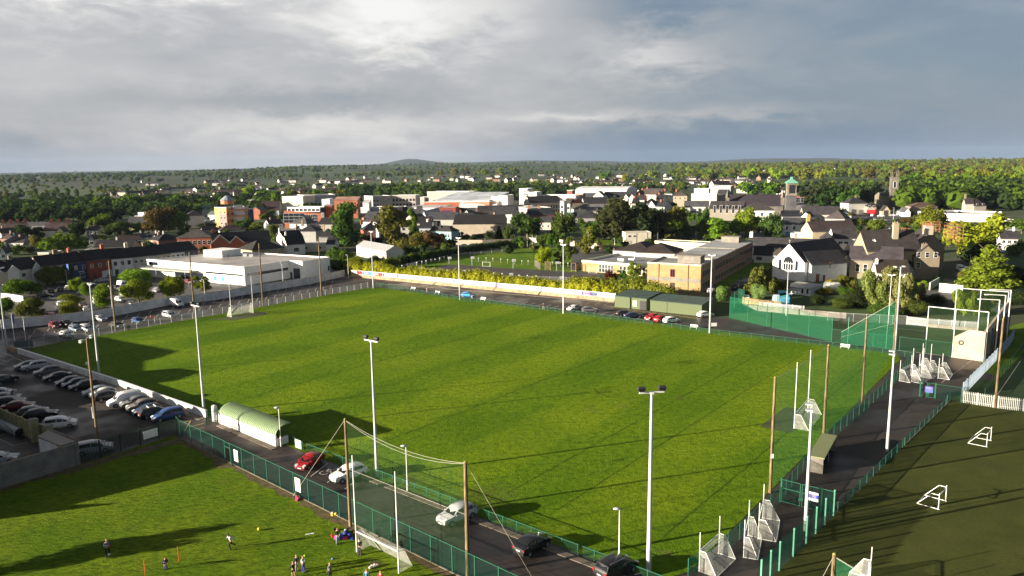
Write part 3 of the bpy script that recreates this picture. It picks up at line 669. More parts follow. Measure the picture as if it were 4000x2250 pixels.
 for gx,gw,gh,gc in gables:
  m=MB();y0=-.5;cx=gx*L
  m.prism([(cx-gw/2,y0),(cx+gw/2,y0),(cx+gw/2,D*.3),(cx-gw/2,D*.3)],0,h-.02);m.add([(cx-gw/2,y0,h-.02),(cx+gw/2,y0,h-.02),(cx,y0,h+gh)],[(0,1,2)])
  gb=m.build('front_gable',[wm],root,color=gc);m=MB();k=gh/(gw/2)
  yr=D*.5*min(1,gh/max(rh,.1))+.2
  m.slab([(cx-gw/2-.3,D*.1,h-.3*k+.1),(cx-gw/2-.3,y0-.25,h-.3*k+.1),(cx,y0-.25,h+gh+.1),(cx,yr,h+gh+.1)],.14)
  m.slab([(cx+gw/2+.3,y0-.25,h-.3*k+.1),(cx+gw/2+.3,D*.1,h-.3*k+.1),(cx,yr,h+gh+.1),(cx,y0-.25,h+gh+.1)],.14)
  m.build('gable_roof',[rm],gb,color=rc)
  m=MB()
  for sg in(-1,1):m.slab([(cx+sg*(gw/2+.3),y0-.32,h-.3*k+.2),(cx+sg*(gw/2+.3),y0-.24,h-.3*k+.2),(cx,y0-.24,h+gh+.2),(cx,y0-.32,h+gh+.2)][::sg],.28)
  m.build('bargeboard',['plain'],gb,color=(.75,.75,.72))
 return root
def along(P1,d,v,x):
 """point P1 + d*t that shows at horizontal pixel x of view v"""
 a,b,k=VW[v];X=(a+x/k)*.644;lo,hi=-400.0,400.0
 f=lambda t:proj(P1+d*t)[0]-X
 s=1 if f(.01)-f(0)>0 else-1;t=0.0
 for _ in range(60):
  e=1e-3;g=(f(t+e)-f(t))/e;t-=max(-20,min(20,f(t)/g))
 return P1+d*t
# buildings
def tame(P0,P1,lim=40,to=15):
 """keep guessed far fronts roughly square to the view"""
 d=P1-P0;q=math.degrees(math.atan2(d.y,d.x))+math.degrees(math.atan2(P0.x,P0.y))
 if abs(q)<lim or P0.length<330:return P0,P1
 a0,a1=math.atan2(P0.x,P0.y),math.atan2(P1.x,P1.y);m=(P0.length+P1.length)/2 if abs(q)<60 else P0.length
 w=m*(a1-a0);t=math.tan(math.radians(to))*w/2*(1 if q>0 else-1)
 return Vector((math.sin(a0),math.cos(a0),0))*(m-t),Vector((math.sin(a1),math.cos(a1),0))*(m+t)
def TE(v,a,b,h,dep,rh,typ,wc,rc,label,cat='house',name='house',**k):
 """front eave seen at pixels a, b"""
 P0=W(v,*a,h);P1=W(v,*b,h);P0.z=P1.z=0;P0,P1=tame(P0,P1);return building(P0,P1,dep,h,rh,typ,wc,rc,label,cat,name,**k)
def TB(v,a,b,yt,dep,rh,typ,wc,rc,label,cat='house',name='house',**k):
 """front foot seen at pixels a, b; eave at height pixel yt above a"""
 P0=W(v,*a);P1=W(v,*b);h=HT(P0,v,a[0],yt);P0,P1=tame(P0,P1);return building(P0,P1,dep,h,rh,typ,wc,rc,label,cat,name,**k)
WHITE=(.68,.68,.66);CREAM=(.60,.54,.42);GREY=(.34,.34,.33);SLATE=(.035,.035,.042);DSL=(.022,.021,.025);BROWN=(.055,.042,.038);BRICK=(.32,.10,.06);STONE=(.22,.20,.17);TAN=(.42,.28,.12);REND=(.19,.16,.115);LGREY=(.48,.48,.47)
OR=(.45,.2,.1)
tg='houses of the shop terrace'
TE('A',(-140,612),(240,575),6.3,9,3.2,'gable',(.55,.47,.38),DSL,'cream terraced shop with two small gables and a big bay window',group=tg,chim=[(.95,.5,.9,1.2,REND)],wins=[('f',2,(3.6,),1.6,1.3,'wide')],gables=[(.2,3.2,1.7,(.5,.42,.36)),(.85,3.2,1.7,(.62,.62,.6))],doors=[('f',.5,3.5,2.4,(.03,.12,.14))])
TE('A',(245,575),(580,520),6.3,9,3.2,'gable',(.58,.54,.46),DSL,'cream terraced shop with a dark first floor banner beside the pink house',group=tg,wins=[('f',2,(3.9,),1.5,1.2,'wide')],gables=[(.75,3.0,1.6,(.66,.66,.64))],doors=[('f',.7,3.2,2.4,(.05,.25,.28))])
TE('A',(585,520),(905,485),6.4,9,3.2,'gable',(.55,.43,.36),DSL,'pale pink terraced house behind the round car park tree',group=tg,chim=[(.95,.5,.9,1.3,REND)],wins=[('f',3,(4.0,1.2),.9,1.3)],doors=[('f',.5,1,2.1,(.05,.05,.06))])
TE('A',(910,485),(1250,442),6.4,9,3.2,'gable',(.03,.05,.12),DSL,'dark blue painted terraced shop with white sash windows',group=tg,chim=[(.1,.5,.9,1.3,REND),(.62,.5,.9,1.4,BRICK)],wins=[('f',3,(3.8,),.9,1.4),('f',2,(1.0,),1.8,1.4,'wide')],doors=[('f',.5,1,2.1,(.02,.03,.06))])
TE('A',(1255,442),(1597,402),6.5,9,3.3,'gable',(.22,.055,.035),DSL,'dark red terraced house with a white garage front',group=tg,chim=[(.97,.5,1.2,1.4,BRICK)],wins=[('f',3,(3.9,),.9,1.35)],doors=[('f',.62,1.2,2.3,(.6,.6,.6)),('f',.83,2.6,2.4,(.6,.6,.6)),('f',.25,1,2.1,(.1,.03,.03))])
TE('A',(1602,412),(1897,385),6.3,9,3.3,'gable',WHITE,DSL,'white terraced public house with dark sash windows',group=tg,chim=[(.98,.5,1.2,1.5,CREAM)],wins=[('f',3,(3.8,),.95,1.4)],wincol=(.04,.05,.05),doors=[('f',.2,1.2,2.4,(.03,.08,.06)),('f',.45,1.6,2.4,(.6,.6,.6)),('f',.85,1.8,2.2,(.03,.08,.06))])
TE('A',(1902,385),(2237,352),6.2,9,3.2,'gable',(.45,.45,.42),DSL,'pale grey terraced shop next to the white public house',group=tg,chim=[(.75,.5,1,1.3,REND)],wins=[('f',4,(3.9,1.3),1.1,1.1,'twin')],doors=[('f',.5,1.1,2.1,(.05,.05,.05))])
TE('A',(2240,350),(2445,325),6.2,9,3.2,'gable',(.42,.38,.30),DSL,'beige terraced house above the flat supermarket roof',group=tg,wins=[('f',3,(3.9,),.9,1.3)])
TE('A',(2450,323),(2650,300),6.1,9,3.2,'gable',WHITE,SLATE,'short white terraced house before the dark blue end house',group=tg,wins=[('f',3,(3.8,),.8,1.3)])
TE('B',(110,310),(242,296),6.1,9,3.2,'gable',WHITE,SLATE,'white terraced house with a lamp post against its wall',group=tg,wins=[('f',3,(3.8,),.8,1.3)])
TE('B',(246,300),(450,275),6.0,10,3.2,'gable',(.10,.12,.15),SLATE,'slate blue end house of the shop terrace',group=tg,wins=[('f',2,(3.7,),.8,1.3)])
def supermarket():
 H=5.9;pts=[W('A',2110,428,H),W('B',1115,540,H),W('B',1758,447,H),W('B',1955,455,H),W('B',2343,398,H),W('B',1040,318,H)]
 o=empty('supermarket',(pts[1].x,pts[1].y,0),0,'long low white supermarket with a flat grey roof','supermarket');O=Vector((pts[1].x,pts[1].y,0))
 a,b,c,d=pts[1],pts[2],pts[3],pts[4];nrm=(pts[5]-d).normalized()
 L=[(p.x-O.x,p.y-O.y)for p in pts]
 q=MB().prism(L,0,H);q.build('wall',['white_paint'],o)
 e=MB();rf=MB();cx=sum(p[0]for p in L)/6;cy=sum(p[1]for p in L)/6
 for i in range(6):
  p,r=Vector((*L[i],0)),Vector((*L[(i+1)%6],0));m=(p+r)/2;dd=r-p
  e.box((m.x,m.y,H+.2),(dd.length,.35,.4),math.atan2(dd.y,dd.x))
 e.build('roof_edge',['white_paint'],o)
 rf.add([(x,y,H+.05)for x,y in L],[tuple(range(6))]);rf.build('roof',['flat_roof'],o,color=(.36,.33,.31))
 bp=[W('B',805,385,H),W('B',1040,318,H),W('B',1010,300,H)]
 p0,p1=W('B',535,372,H),W('B',800,388,H);dd=(p1-p0);n2=Vector((-dd.y,dd.x,0)).normalized()
 q=MB();P=[p0,p1,p1+n2*9,p0+n2*9];q.prism([(p.x-O.x,p.y-O.y)for p in P],H+.06,H+2.4);q.build('roof_box',['white_paint'],o)
 for k,(x,y)in enumerate(((1135,372),(1222,380))):
  p=W('B',x,y,H);q=MB().box((p.x-O.x,p.y-O.y,H+.5),(1.5,1.2,.9));q.box((p.x-O.x,p.y-O.y,H+.98),(1.7,1.4,.1));q.build('roof_vent',['galvanised'],o)
 p=W('B',885,400,H);MB().cyl((p.x-O.x,p.y-O.y,H),(p.x-O.x,p.y-O.y,H+1.8),.15).build('flue',['black_plastic'],o)
 def band(v,a,b,z0,z1,name,m,n=1):
  A=W(v,*a,H);Bq=W(v,*b,H);A.z=Bq.z=0;dd=Bq-A;s=Vector((dd.y,-dd.x,0)).normalized()*.03
  for i in range(n):
   p=A+dd*(i+.03)/n;r=A+dd*(i+.97)/n;mm=(p+r)/2+s-O;w=MB().box((mm.x,mm.y,(z0+z1)/2),((r-p).length,.12,z1-z0),math.atan2(dd.y,dd.x));w.build(name,[m],o)
 e0,e1=pts[1],pts[2];f0=pts[0]
 def bandp(p0,p1,t0,t1,z0,z1,name,m,n=1,col=None):
  A=p0.lerp(p1,t0);B2=p0.lerp(p1,t1);dd=B2-A;s=Vector((dd.y,-dd.x,0)).normalized()*.03
  for i in range(n):
   p=A+dd*(i+.01)/n;r=A+dd*(i+.99)/n;mm=(p+r)/2+s-O;w=MB().box((mm.x,mm.y,(z0+z1)/2),((r-p).length,.12,z1-z0),math.atan2(dd.y,dd.x));w.build(name,[m],o,color=col)
 bandp(e0,e1,.05,.97,3.0,3.9,'window','dark_glass',5)
 bandp(f0,e0,.62,.985,3.1,3.7,'window','dark_glass',6)
 bandp(f0,e0,.02,.12,4.3,5.5,'window','dark_glass',2)
 bandp(f0,e0,.30,.60,.3,2.6,'window','dark_glass',4)
 bandp(f0,e0,.935,.985,.05,2.3,'door','plain',1,(.3,.32,.3));bandp(f0,e0,.85,.875,.05,2.0,'door','plain',1,(.35,.36,.38))
 bandp(f0,e0,.70,.725,.9,2.3,'poster','plain',1,(.02,.35,.5));bandp(f0,e0,.775,.80,.9,2.3,'poster','plain',1,(.02,.35,.5))
 bandp(pts[2],pts[3],.30,.78,.05,3.6,'loading_door','dark_glass');bandp(pts[2],pts[3],.05,.2,.05,2.2,'door','dark_glass')
 bandp(pts[3],pts[4],.92,.97,1.5,3.2,'window','dark_glass')
 A,B2=f0.lerp(e0,-.02),f0.lerp(e0,.54);A.z=B2.z=0;dd=(B2-A);s=Vector((dd.y,-dd.x,0)).normalized();c_=MB();cp=[A-O,B2-O,B2+s*3.2-O,A+s*4.5-O]
 c_.prism([(p.x,p.y)for p in cp],3.35,3.8);cn=c_.build('canopy',['plain'],o,color=(.28,.30,.28))
 for t in(.1,.35,.6,.9):
  p=A+dd*t+s*2.9-O;MB().cyl((p.x,p.y,0),(p.x,p.y,3.35),.08).build('post',['galvanised'],cn)
supermarket()
TE('B',(145,92),(640,108),7.0,14,3.2,'hip',BRICK,(.10,.095,.09),'long orange brick hall with a grey hipped roof and buttresses','hall','hall',wm='brick_wall',wins=[('f',7,(3.6,),1.2,1.8,'sash')])
TE('B',(672,190),(1490,148),6.2,11,4.2,'gable',BRICK,(.02,.021,.028),'red brick house with two white edged front gables',wm='brick_wall',gables=[(.125,8.0,3.6,BRICK),(.40,6.0,2.7,BRICK)],wins=[('f',3,(3.6,),1.3,1.6,'twin',.52,.95)],chim=[(.02,.5,.8,1.2,BRICK)],ov=.35)
TE('B',(1232,290),(1690,245),4.0,12,3.6,'hip',(.36,.30,.20),(.045,.045,.04),'low stone cottage with a mossy hipped roof behind the supermarket','cottage','cottage',wm='stone_wall',wins=[('f',3,(1.3,),.9,1.2)])
TE('B',(1735,215),(1990,182),4.6,9,3.8,'gable',WHITE,DSL,'white gabled house with a black roof and one skylight',wins=[('f',1,(1.4,),2.2,1.6,'wide')],chim=[(.1,.5,.7,1.3,WHITE)])
TE('B',(1905,200),(2300,190),3.6,8,0,'flat',(.62,.56,.42),(.3,.3,.3),'low cream flat roofed extension behind the supermarket','extension','extension',wins=[('f',2,(1.2,),1.2,1.2,'plain')])
TE('B',(2300,195),(2410,200),3.6,8,2.8,'gable',WHITE,SLATE,'small white house with a dark roof beside the tall oval tree')
TE('B',(1690,110),(1960,90),5.2,9,3,'gable',(.5,.5,.48),SLATE,'pale house with a slate roof and white chimney behind the white gabled house',chim=[(.0,.5,1.0,1.2,WHITE),(.9,.5,1,1.2,REND)])
TE('B',(2190,95),(2390,130),5.2,9,3.6,'hip',GREY,SLATE,'grey house with a steep slate roof and tan chimney',chim=[(.2,.5,.9,1.6,TAN)])
P1=W('C',770,822);sdv=W('C',1015,800)-P1;fdv=Vector((sdv.y,-sdv.x,0)).normalized()*-1
P0=along(P1,fdv,'C',345);hh_=HT(P1,'C',768,672)
if(P1-P0).cross(sdv).z<0:P0,P1=P0,P1
building(P0,P1,min(sdv.length,22),hh_,2.0,'gable',(.60,.57,.52),(.34,.35,.37),'old white shed with a grey sheet roof and dirt stained walls','shed','shed',rm='ribbed_sheet',ov=.1,wins=[])
S1=W('E',1785,1092);sd_=(W('E',2550,642)-S1);SD=sd_.length;sdn=sd_.normalized();fn_=Vector((sdn.y,-sdn.x,0))
S0=along(S1,fn_,'E',1020);SH=HT(S1,'E',1785,700)
if(S1-S0).dot(fn_)<0:pass
BRK=(.34,.245,.12)
school=building(S0,S1,16,SH,0,'flat',BRK,(.27,.26,.25),'two storey tan brick school block with flat roofs and long rows of windows','school','school',wm='brick_wall',edge=(.45,.38,.33),par=.5,wins=[('f',1,(SH*.56,),1.3,2.2,'twin',.44,.52)],wincol=(.35,.05,.05),doors=[('f',.48,1.5,2.7,(.05,.03,.02))])
L_=(S1-S0).length
q=MB().box((L_/2,-.03,SH*.46),(L_,.12,1.0));q.build('concrete_band',['concrete'],school)
for fx in(.22,.77):
 q=MB().cyl((fx*L_,-.12,.2),(fx*L_,-.12,SH+.2),.07);q.box((fx*L_,-.12,SH+.1),(.3,.2,.3));q.build('drainpipe',['plain'],school,color=(.25,.12,.06))
q=MB().box((L_*.72,6,SH+1.3),(L_*.42,5,2.2));q.box((L_*.72,6,SH+2.45),(L_*.45,5.6,.2));q.build('roof_box',['concrete'],school)
q=MB();hD=SD-19
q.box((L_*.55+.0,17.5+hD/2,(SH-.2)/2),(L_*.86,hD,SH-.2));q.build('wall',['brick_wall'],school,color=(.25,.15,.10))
q=MB().box((L_*.55,17.5+hD/2,SH+.02),(L_*.86+.5,hD+.5,.3));q.build('roof',['flat_roof'],school,color=(.36,.355,.35))
for k in(.0,.5,.99):
 MB().box((L_*.55,17.6+hD*k,SH+.3),(L_*.86,.4,.3)).build('parapet',['concrete'],school)
q=MB().box((L_*.55,17.5+hD*.92,SH+1.2),(L_*.4,5,2.2));q.build('roof_box',['concrete'],school)
sideX=L_*.98+.0
wme=MB();wme.box((0,0,.95),(1.5,.12,1.9),mi=0);wme.box((0,-.04,.95),(1.3,.08,1.7),mi=1);wme=wme.mesh('window',['plain','dark_glass'])
for fl in(.9,SH*.56):
 for i in range(26):
  w=ob('window',wme,school,(.40,.33,.27));w.location=(sideX+.01,19+(hD-3)*(i+.5)/26,fl);w.rotation_euler=(0,0,PI/2)
 for i in range(6):
  w=ob('window',wme,school,(.40,.33,.27));w.location=(L_+.01,1.5+13*(i+.5)/6,fl);w.rotation_euler=(0,0,PI/2)
wing=TB('E',(85,768),(1025,850),640,26,0,'flat',BRK,(.20,.20,.20),'single storey tan brick school wing with a deep white roof edge','school','school_wing',wm='brick_wall',edge=(.7,.68,.62),par=.75,wins=[('f',5,(.3,),1.0,2.6,'sash',.27,.50),('f',7,(.3,),1.0,2.6,'sash',.58,.98)],wincol=(.7,.7,.66))
Lw=wing.children[0].data.vertices[1].co.x
for fx,fy in((.42,.35),(.55,.42),(.48,.25)):
 MB().box((Lw*fx,26*fy,4.1),(2.2,1.0,.5)).build('skylight',['white_paint'],wing)
MB().cyl((Lw*.55,13,3.6),(Lw*.55,13,6.2),.18).build('flue',['white_paint'],wing)
TE('E',(530,470),(1080,500),4.2,20,3.0,'hip',(.45,.42,.4),BROWN,'low school hall with a wide brown hipped roof','school','school_hall')
TE('E',(860,500),(1420,520),4.2,16,3.2,'hip',(.5,.46,.4),BROWN,'brown hipped roof building between the school wings','school','school_hall')
cab=TE('E',(712,222),(1080,215),5.6,7.5,0,'flat',(.58,.54,.45),(.5,.48,.42),'cream prefabricated two storey classroom with small framed windows','cabin','classroom_cabin',par=.25,wins=[('f',2,(3.6,),1.2,.9,'plain',.05,.45)],edge=(.55,.52,.45))
for i in range(1,4):MB().box((i*5.2,-.06,2.8),(.12,.1,5.5)).build('joint_strip',['plain'],cab,color=(.35,.33,.28))
TE('E',(1130,342),(1960,385),3.6,8,0,'flat',(.55,.50,.36),(.04,.04,.045),'low cream corridor block with a black roof behind the school','school','school_corridor',edge=(.6,.55,.4))
GS=(.115,.145,.075)
def greenshed(b0,b1,yt,v,back,label):
 P1=W(v,*b1);P0=W(v,*b0);h=HT(P0,v,b0[0],yt);dep=back
 r=building(P0,P1,dep,h,.5,'mono',GS,(.06,.09,.08),label,'shed','shed',wm='ribbed_sheet',rm='ribbed_sheet',ov=.15);return r,(P1-P0).length,h
g1,L1,h1=greenshed((555,1283),(1012,1332),1128,'E',9,'green corrugated clubhouse shed with an open doorway')
g2,L2,h2=greenshed((1065,1342),(1802,1418),1190,'E',8,'longer green corrugated storage shed beside the tall lamp')
q=MB().box((L1*.89,-.03,h1*.42),(L1*.19,.08,h1*.8),mi=0);q.build('doorway',['black_plastic'],g1)
q=MB().box((L1*.64,-.05,h1*.50),(1.1,.05,1.5));q.build('notice_board',['plain'],g1,color=(.7,.68,.4))
MB().box((L1*.5,-.06,h1/2),(.12,.1,h1)).build('corner_trim',['plain'],g1,color=(.08,.11,.06));MB().box((L2*.33,-.06,h2/2),(.12,.1,h2)).build('corner_trim',['plain'],g2,color=(.08,.11,.06))
q=MB()
for s in(0,.6):q.path([(L2*.35+s,2,h2+.4),(L2*.35+s,3.5,h2+1.6),(L2*.35+s,5,h2+1.6),(L2*.35+s,5,h2+.5)],.03)
tag(q.build('ladder',['green_metal'],g2))
CH=building(W('F',427,868),W('F',882,922),27,HT(W('F',882,922),'F',890,645),5.6,'gablef',(.74,.74,.73),(.05,.047,.05),'white gabled chapel with three arched windows and a small cross','chapel','chapel',ov=.15,wins=[('r',6,(1.2,5.0),1.0,1.8)],wincol=(.45,.45,.5))
Lc=(W('F',882,922)-W('F',427,868)).length;Hc=HT(W('F',882,922),'F',890,645)
def arch_window(root,cx,z,w,h,n=1,glass='dark_glass'):
 q=MB();fr=.22;pts=lambda r,hh,c=0:[(cx-r,hh0)for hh0 in()]
 def ring(r,zz):return[(cx-r,-.0,z)]+[(cx-r*math.cos(a),0,zz+r*math.sin(a))for a in[PI*i/10 for i in range(11)]]+[(cx+r,0,z)]
 a=ring(w/2+fr,z+h-w/2);q.add([(x,-.10,zq)for x,y,zq in a],[tuple(range(len(a)))],0);k=len(a)
 q.add([(x,-.10,zq)for x,y,zq in a]+[(x,.05,zq)for x,y,zq in a],[(i,(i+1)%k,(i+1)%k+k,i+k)for i in range(k)],0)
 b=ring(w/2,z+h-w/2);q.add([(x,-.12,zq+.1)for x,y,zq in b],[tuple(range(len(b)))],1)
 for i in range(1,n):q.box((cx-w/2+w*i/n,-.14,z+(h-w/2)/2+.1),(.12,.05,h-w/2),mi=0)
 if n>1:q.box((cx,-.14,z+h*.5),(w,.05,.15),mi=0)
 return q.build('arched_window',['white_paint',glass],root)
arch_window(CH,Lc*.5,Hc*.52,3.4,4.3,4);arch_window(CH,Lc*.24,Hc*.52,1.0,3.2);arch_window(CH,Lc*.76,Hc*.52,1.0,3.2)
q=MB().box((Lc/2,.2,Hc+6.3),(.16,.16,1.3));q.box((Lc/2,.2,Hc+6.5),(.8,.16,.16));q.build('cross',['concrete'],CH)
TB('F',(985,925),(1490,890),676,9,3.6,'gable',(.55,.56,.57),(.045,.045,.05),'whitewashed side house with a brick edged window beside the chapel',wins=[('f',1,(4.2,),1.3,1.7,'sash',.5,.62)],wincol=(.3,.12,.08),doors=[('f',.18,1.3,2.4,(.2,.07,.03)),('f',.36,.8,2.0,(.2,.02,.02))])
TE('F',(60,415),(1095,455),5.0,9,3.4,'gable',(.6,.6,.58),(.06,.058,.062),'long white range with a grey slate roof behind the chapel','convent','convent_range',chim=[(.03,.5,1.2,1.8,WHITE),(.66,.5,.8,1.6,REND)])
TB('F',(160,645),(420,655),535,8,3.0,'gable',(.6,.6,.57),(.03,.028,.03),'low white annex with a dark roof between school and chapel','annex','annex',wins=[('f',1,(1.0,),2.0,1.3,'wide',.1,.5)])
TE('F',(450,540),(640,545),5.6,8,2.2,'hip',(.65,.65,.63),(.10,.075,.055),'small white block with a brown hipped roof touching the chapel','annex','annex')
TE('F',(1125,318),(1322,322),8.0,9,2.6,'hip',(.66,.67,.68),(.07,.065,.07),'white three storey corner wing with a hipped slate roof','convent','convent_wing')
TE('F',(1322,300),(1650,300),8.0,10,3.8,'gable',(.66,.67,.68),(.065,.055,.06),'white convent wing with paired tall windows','convent','convent_wing',wins=[('f',2,(4.8,),1.5,2.0,'twin',.15,.65)])
TE('F',(1010,200),(1640,190),8.5,12,4.0,'gable',(.45,.36,.25),(.075,.055,.055),'tan convent house with red ridge tiles and a tall yellow chimney','convent','convent_house',chim=[(.02,.5,1.5,2.6,(.55,.36,.12))])
TE('F',(1200,480),(1420,530),5.5,8,3.2,'hip',(.5,.5,.5),(.06,.055,.06),'small slate hipped roof with one red ridge behind the side house','annex','annex')
TE('F',(690,232),(960,240),4.0,7,0,'flat',(.66,.64,.6),(.25,.24,.22),'white flat roofed room with three round windows','annex','annex')
TE('F',(1735,372),(1895,378),9.0,6,2.2,'hip',(.36,.33,.27),(.05,.05,.055),'grey stair block with a small hipped roof and one white window','convent','stair_block',wins=[('f',1,(6.2,),1.2,1.5,'sash')])
TE('F',(1800,480),(2560,470),9.0,11,6.0,'gable',(.30,.25,.16),(.065,.055,.055),'large convent house with a high brown slate roof and a stone chimney','convent','convent_house',chim=[(.60,.3,1.8,5.0,(.40,.34,.24))])
TE('F',(1545,602),(2300,630),6.2,9,4.0,'gable',(.20,.17,.13),(.075,.065,.075),'long brown rendered range with two tall white windows','convent','convent_range',wins=[('f',2,(2.4,),1.1,2.4,'sash',.08,.38),('f',2,(4.6,),1.0,.7,'plain',.55,.85)],chim=[(.44,.6,1.2,2.6,(.6,.57,.52))])
TE('F',(1940,795),(2400,805),3.4,9,3.6,'gable',(.72,.72,.71),(.05,.04,.032),'white bungalow with a dark tiled roof behind the pale green bushes','bungalow','bungalow',chim=[(.02,.35,.8,1.2,(.6,.58,.52))])
TE('F',(2130,690),(2460,730),3.4,11,4.5,'gablef',(.45,.5,.55),(.035,.03,.028),'bungalow cross wing with a steep black roof','bungalow','bungalow')
mb=building(W('G',942,800),W('G',1402,815),16,HT(W('G',942,800),'G',942,400),4.8,'gablef',REND,(.07,.06,.062),'tall brown rendered gabled convent block','convent','convent_block',ov=.1)
building(W('G',975,880),W('G',1340,885),4,HT(W('G',975,880),'G',975,560),3.6,'gablef',REND,(.07,.065,.07),'narrower brown gabled porch block with three white windows','convent','convent_block',ov=.1,wins=[('f',3,(7.0,),1.0,1.6),('f',1,(3.6,),1.2,1.8,'sash',.05,.3)],chim=[(.42,.3,1.6,.9,REND)])
TE('G',(865,385),(945,390),9.5,9,3.6,'gable',(.55,.48,.34),(.13,.12,.10),'pale stone side bay with a lead roof left of the tall gable','convent','convent_bay',ov=.1)
TB('F',(610,1085),(970,1130),990,7,.5,'mono',(.6,.62,.66),(.28,.27,.25),'white lean-to with a grey flat roof in front of the chapel','annex','lean_to',wins=[('f',2,(.6,),.6,1.4,'plain',.6,1)],ov=.25)
TE('F',(590,95),(1010,98),6.0,9,3.2,'gable',WHITE,(.07,.07,.078),'white two storey house with blue doors beyond the copper tree',wins=[('f',4,(3.4,),.8,1.5)],wincol=(.1,.15,.25),doors=[('f',.45,1.2,2.2,(.02,.05,.3)),('f',.62,3,2.2,(.02,.05,.3)),('f',.2,3.2,2,(.1,.3,.35))])
TB('G',(2230,480),(2480,420),300,8,3.0,'gable',(.42,.42,.42),(.05,.045,.055),'grey house with a white garage at the right beyond the big lit tree',wins=[('f',3,(3.4,),1.1,1.2,'twin')],doors=[('f',.25,2.6,2.2,(.65,.65,.65))],chim=[(.85,.5,.8,1.3,LGREY)])
TB('H',(2330,655),(2374,650),550,3,.2,'mono',(.7,.7,.68),(.3,.3,.3),'small white hut beyond the handball wall','hut','hut')
TE('C',(1395,372),(1480,372),4.4,7,2.8,'hip',(.6,.63,.64),(.07,.055,.055),'pale blue cottage with two white chimneys among the trees','cottage','cottage',chim=[(.35,.5,.9,1.1,WHITE),(.8,.5,.9,1.1,WHITE)])
TE('C',(1480,378),(1700,385),4.4,8,2.8,'hip',(.25,.42,.45),(.06,.05,.055),'turquoise cottage wing with arched windows','cottage','cottage',wins=[('f',3,(1.2,),1.0,1.8,'sash')])
TB('C',(1728,450),(2455,445),283,24,4.5,'gable',(.40,.34,.27),(.035,.03,.03),'long windowless rendered hall with small skylights in its black roof','hall','warehouse',ov=.15)
TB('C',(1590,360),(1722,380),212,14,0,'flat',(.72,.70,.64),(.3,.3,.3),'bright white end block joined to the long plain hall','hall','end_block')
TE('C',(2250,135),(2574,135),8,22,4,'gable',(.55,.55,.53),(.07,.07,.075),'pale walled warehouse with a grey roof behind the long hall','warehouse','warehouse')
TE('C',(2080,165),(2240,190),6,10,2.4,'gable',(.5,.35,.2),(.07,.065,.07),'small shop with a yellow edged slate roof','shop','shop')
TE('C',(412,240),(690,245),8.5,14,5,'gable',(.5,.5,.52),(.07,.07,.08),'pale house row with four skylights in a big grey roof','house row','house_row',chim=[(.02,.1,1.4,.8,OR),(.95,.1,1.4,.8,OR)])
TE('C',(440,370),(680,360),6.0,9,3.6,'hip',(.26,.08,.06),(.03,.03,.04),'dark red house with a blue slate roof and two orange chimneys',wins=[('f',3,(3.4,),.9,1.4)],chim=[(.0,.5,1.2,1.0,OR),(.6,.5,1.2,1.0,OR)])
TE('C',(660,392),(820,385),5.5,9,3.2,'gable',(.5,.55,.62),(.05,.05,.06),'pale blue rendered house half hidden by the tall tree',wins=[('f',2,(3.2,),.9,1.2)])
TE('C',(1160,270),(1390,330),5.5,10,3.6,'gable',(.4,.36,.32),(.025,.022,.026),'dark roofed cottage with pale gable edge behind the trees','cottage','cottage')
TE('C',(1240,330),(1420,340),5.0,9,3.2,'gable',(.28,.32,.38),(.03,.028,.032),'blue grey terraced cottage with a black roof','cottage','cottage',wins=[('f',3,(2.8,),.9,1.2)],chim=[(.5,.5,1,1.1,WHITE)])
TE('C',(1270,180),(1345,212),6.5,40,4,'gablef',(.45,.5,.58),(.52,.55,.6),'pale metal roofed shed with a blue grey gable','shed','shed',ov=.1)
TE('C',(1350,212),(1760,212),6.5,14,4,'gable',GREY,(.075,.077,.085),'long grey slate roofed store in front of the pale shed','store','store')
TE('C',(1770,165),(2080,165),7,14,4,'hip',GREY,(.07,.072,.08),'dark slate roofed market building with a small white dormer','store','store',gables=[(.5,5,3.6,(.6,.6,.6))])
TE('C',(440,125),(680,130),8,16,0,'flat',(.55,.5,.48),(.12,.12,.13),'flat dark roofed store with two tall white vents','store','store')
TE('C',(1190,130),(1260,250),7,9,5,'gable',GREY,(.06,.06,.07),'steep slate roofed house beside the tall tree')
of=TE('b',(1505,1015),(2030,1012),11,16,0,'flat',(.36,.11,.06),(.4,.4,.42),'red brick office with big gridded glass windows and a white top floor','office','office',wm='brick_wall',wins=[('f',1,(3.6,),14,6.2,'grid',.03,.5),('f',2,(3.6,),4.6,5.4,'grid',.52,.92)],edge=(.36,.11,.06))
TE('b',(1550,960),(2015,963),13.4,12,0,'flat',(.66,.68,.72),(.4,.42,.45),'white set back top floor of the brick office with a window strip','office','office_penthouse',wins=[('f',8,(11.2,),2.4,1.6,'twin')],edge=(.68,.7,.74),base=10.9)
TE('b',(2082,932),(2195,930),14.6,10,0,'flat',(.34,.10,.055),(.2,.2,.2),'slim red brick tower beside the glass office','tower','tower',wm='brick_wall',edge=(.3,.3,.32))
TE('b',(2028,952),(2078,952),13.8,8,0,'flat',(.04,.05,.07),(.2,.2,.2),'dark glass stair tower between office and brick tower','tower','stair_tower',wins=[('f',1,(1,4.4,7.8),1.8,2.8,'grid')])
tk=TE('b',(2197,1055),(2300,1055),9.3,14,0,'flat',(.42,.07,.03),(.06,.06,.07),'red fronted store showing part of a big red shop name','store','store',edge=(.1,.1,.1))
TE('b',(2045,842),(2160,845),17.5,10,0,'flat',(.72,.74,.76),(.5,.5,.5),'white lift box on the brick office roofs','tower','lift_tower')
TE('b',(2220,855),(2560,850),14,14,2,'mono',(.40,.16,.10),(.42,.22,.16),'store with a long orange roof band behind the tall oval tree','store','store')
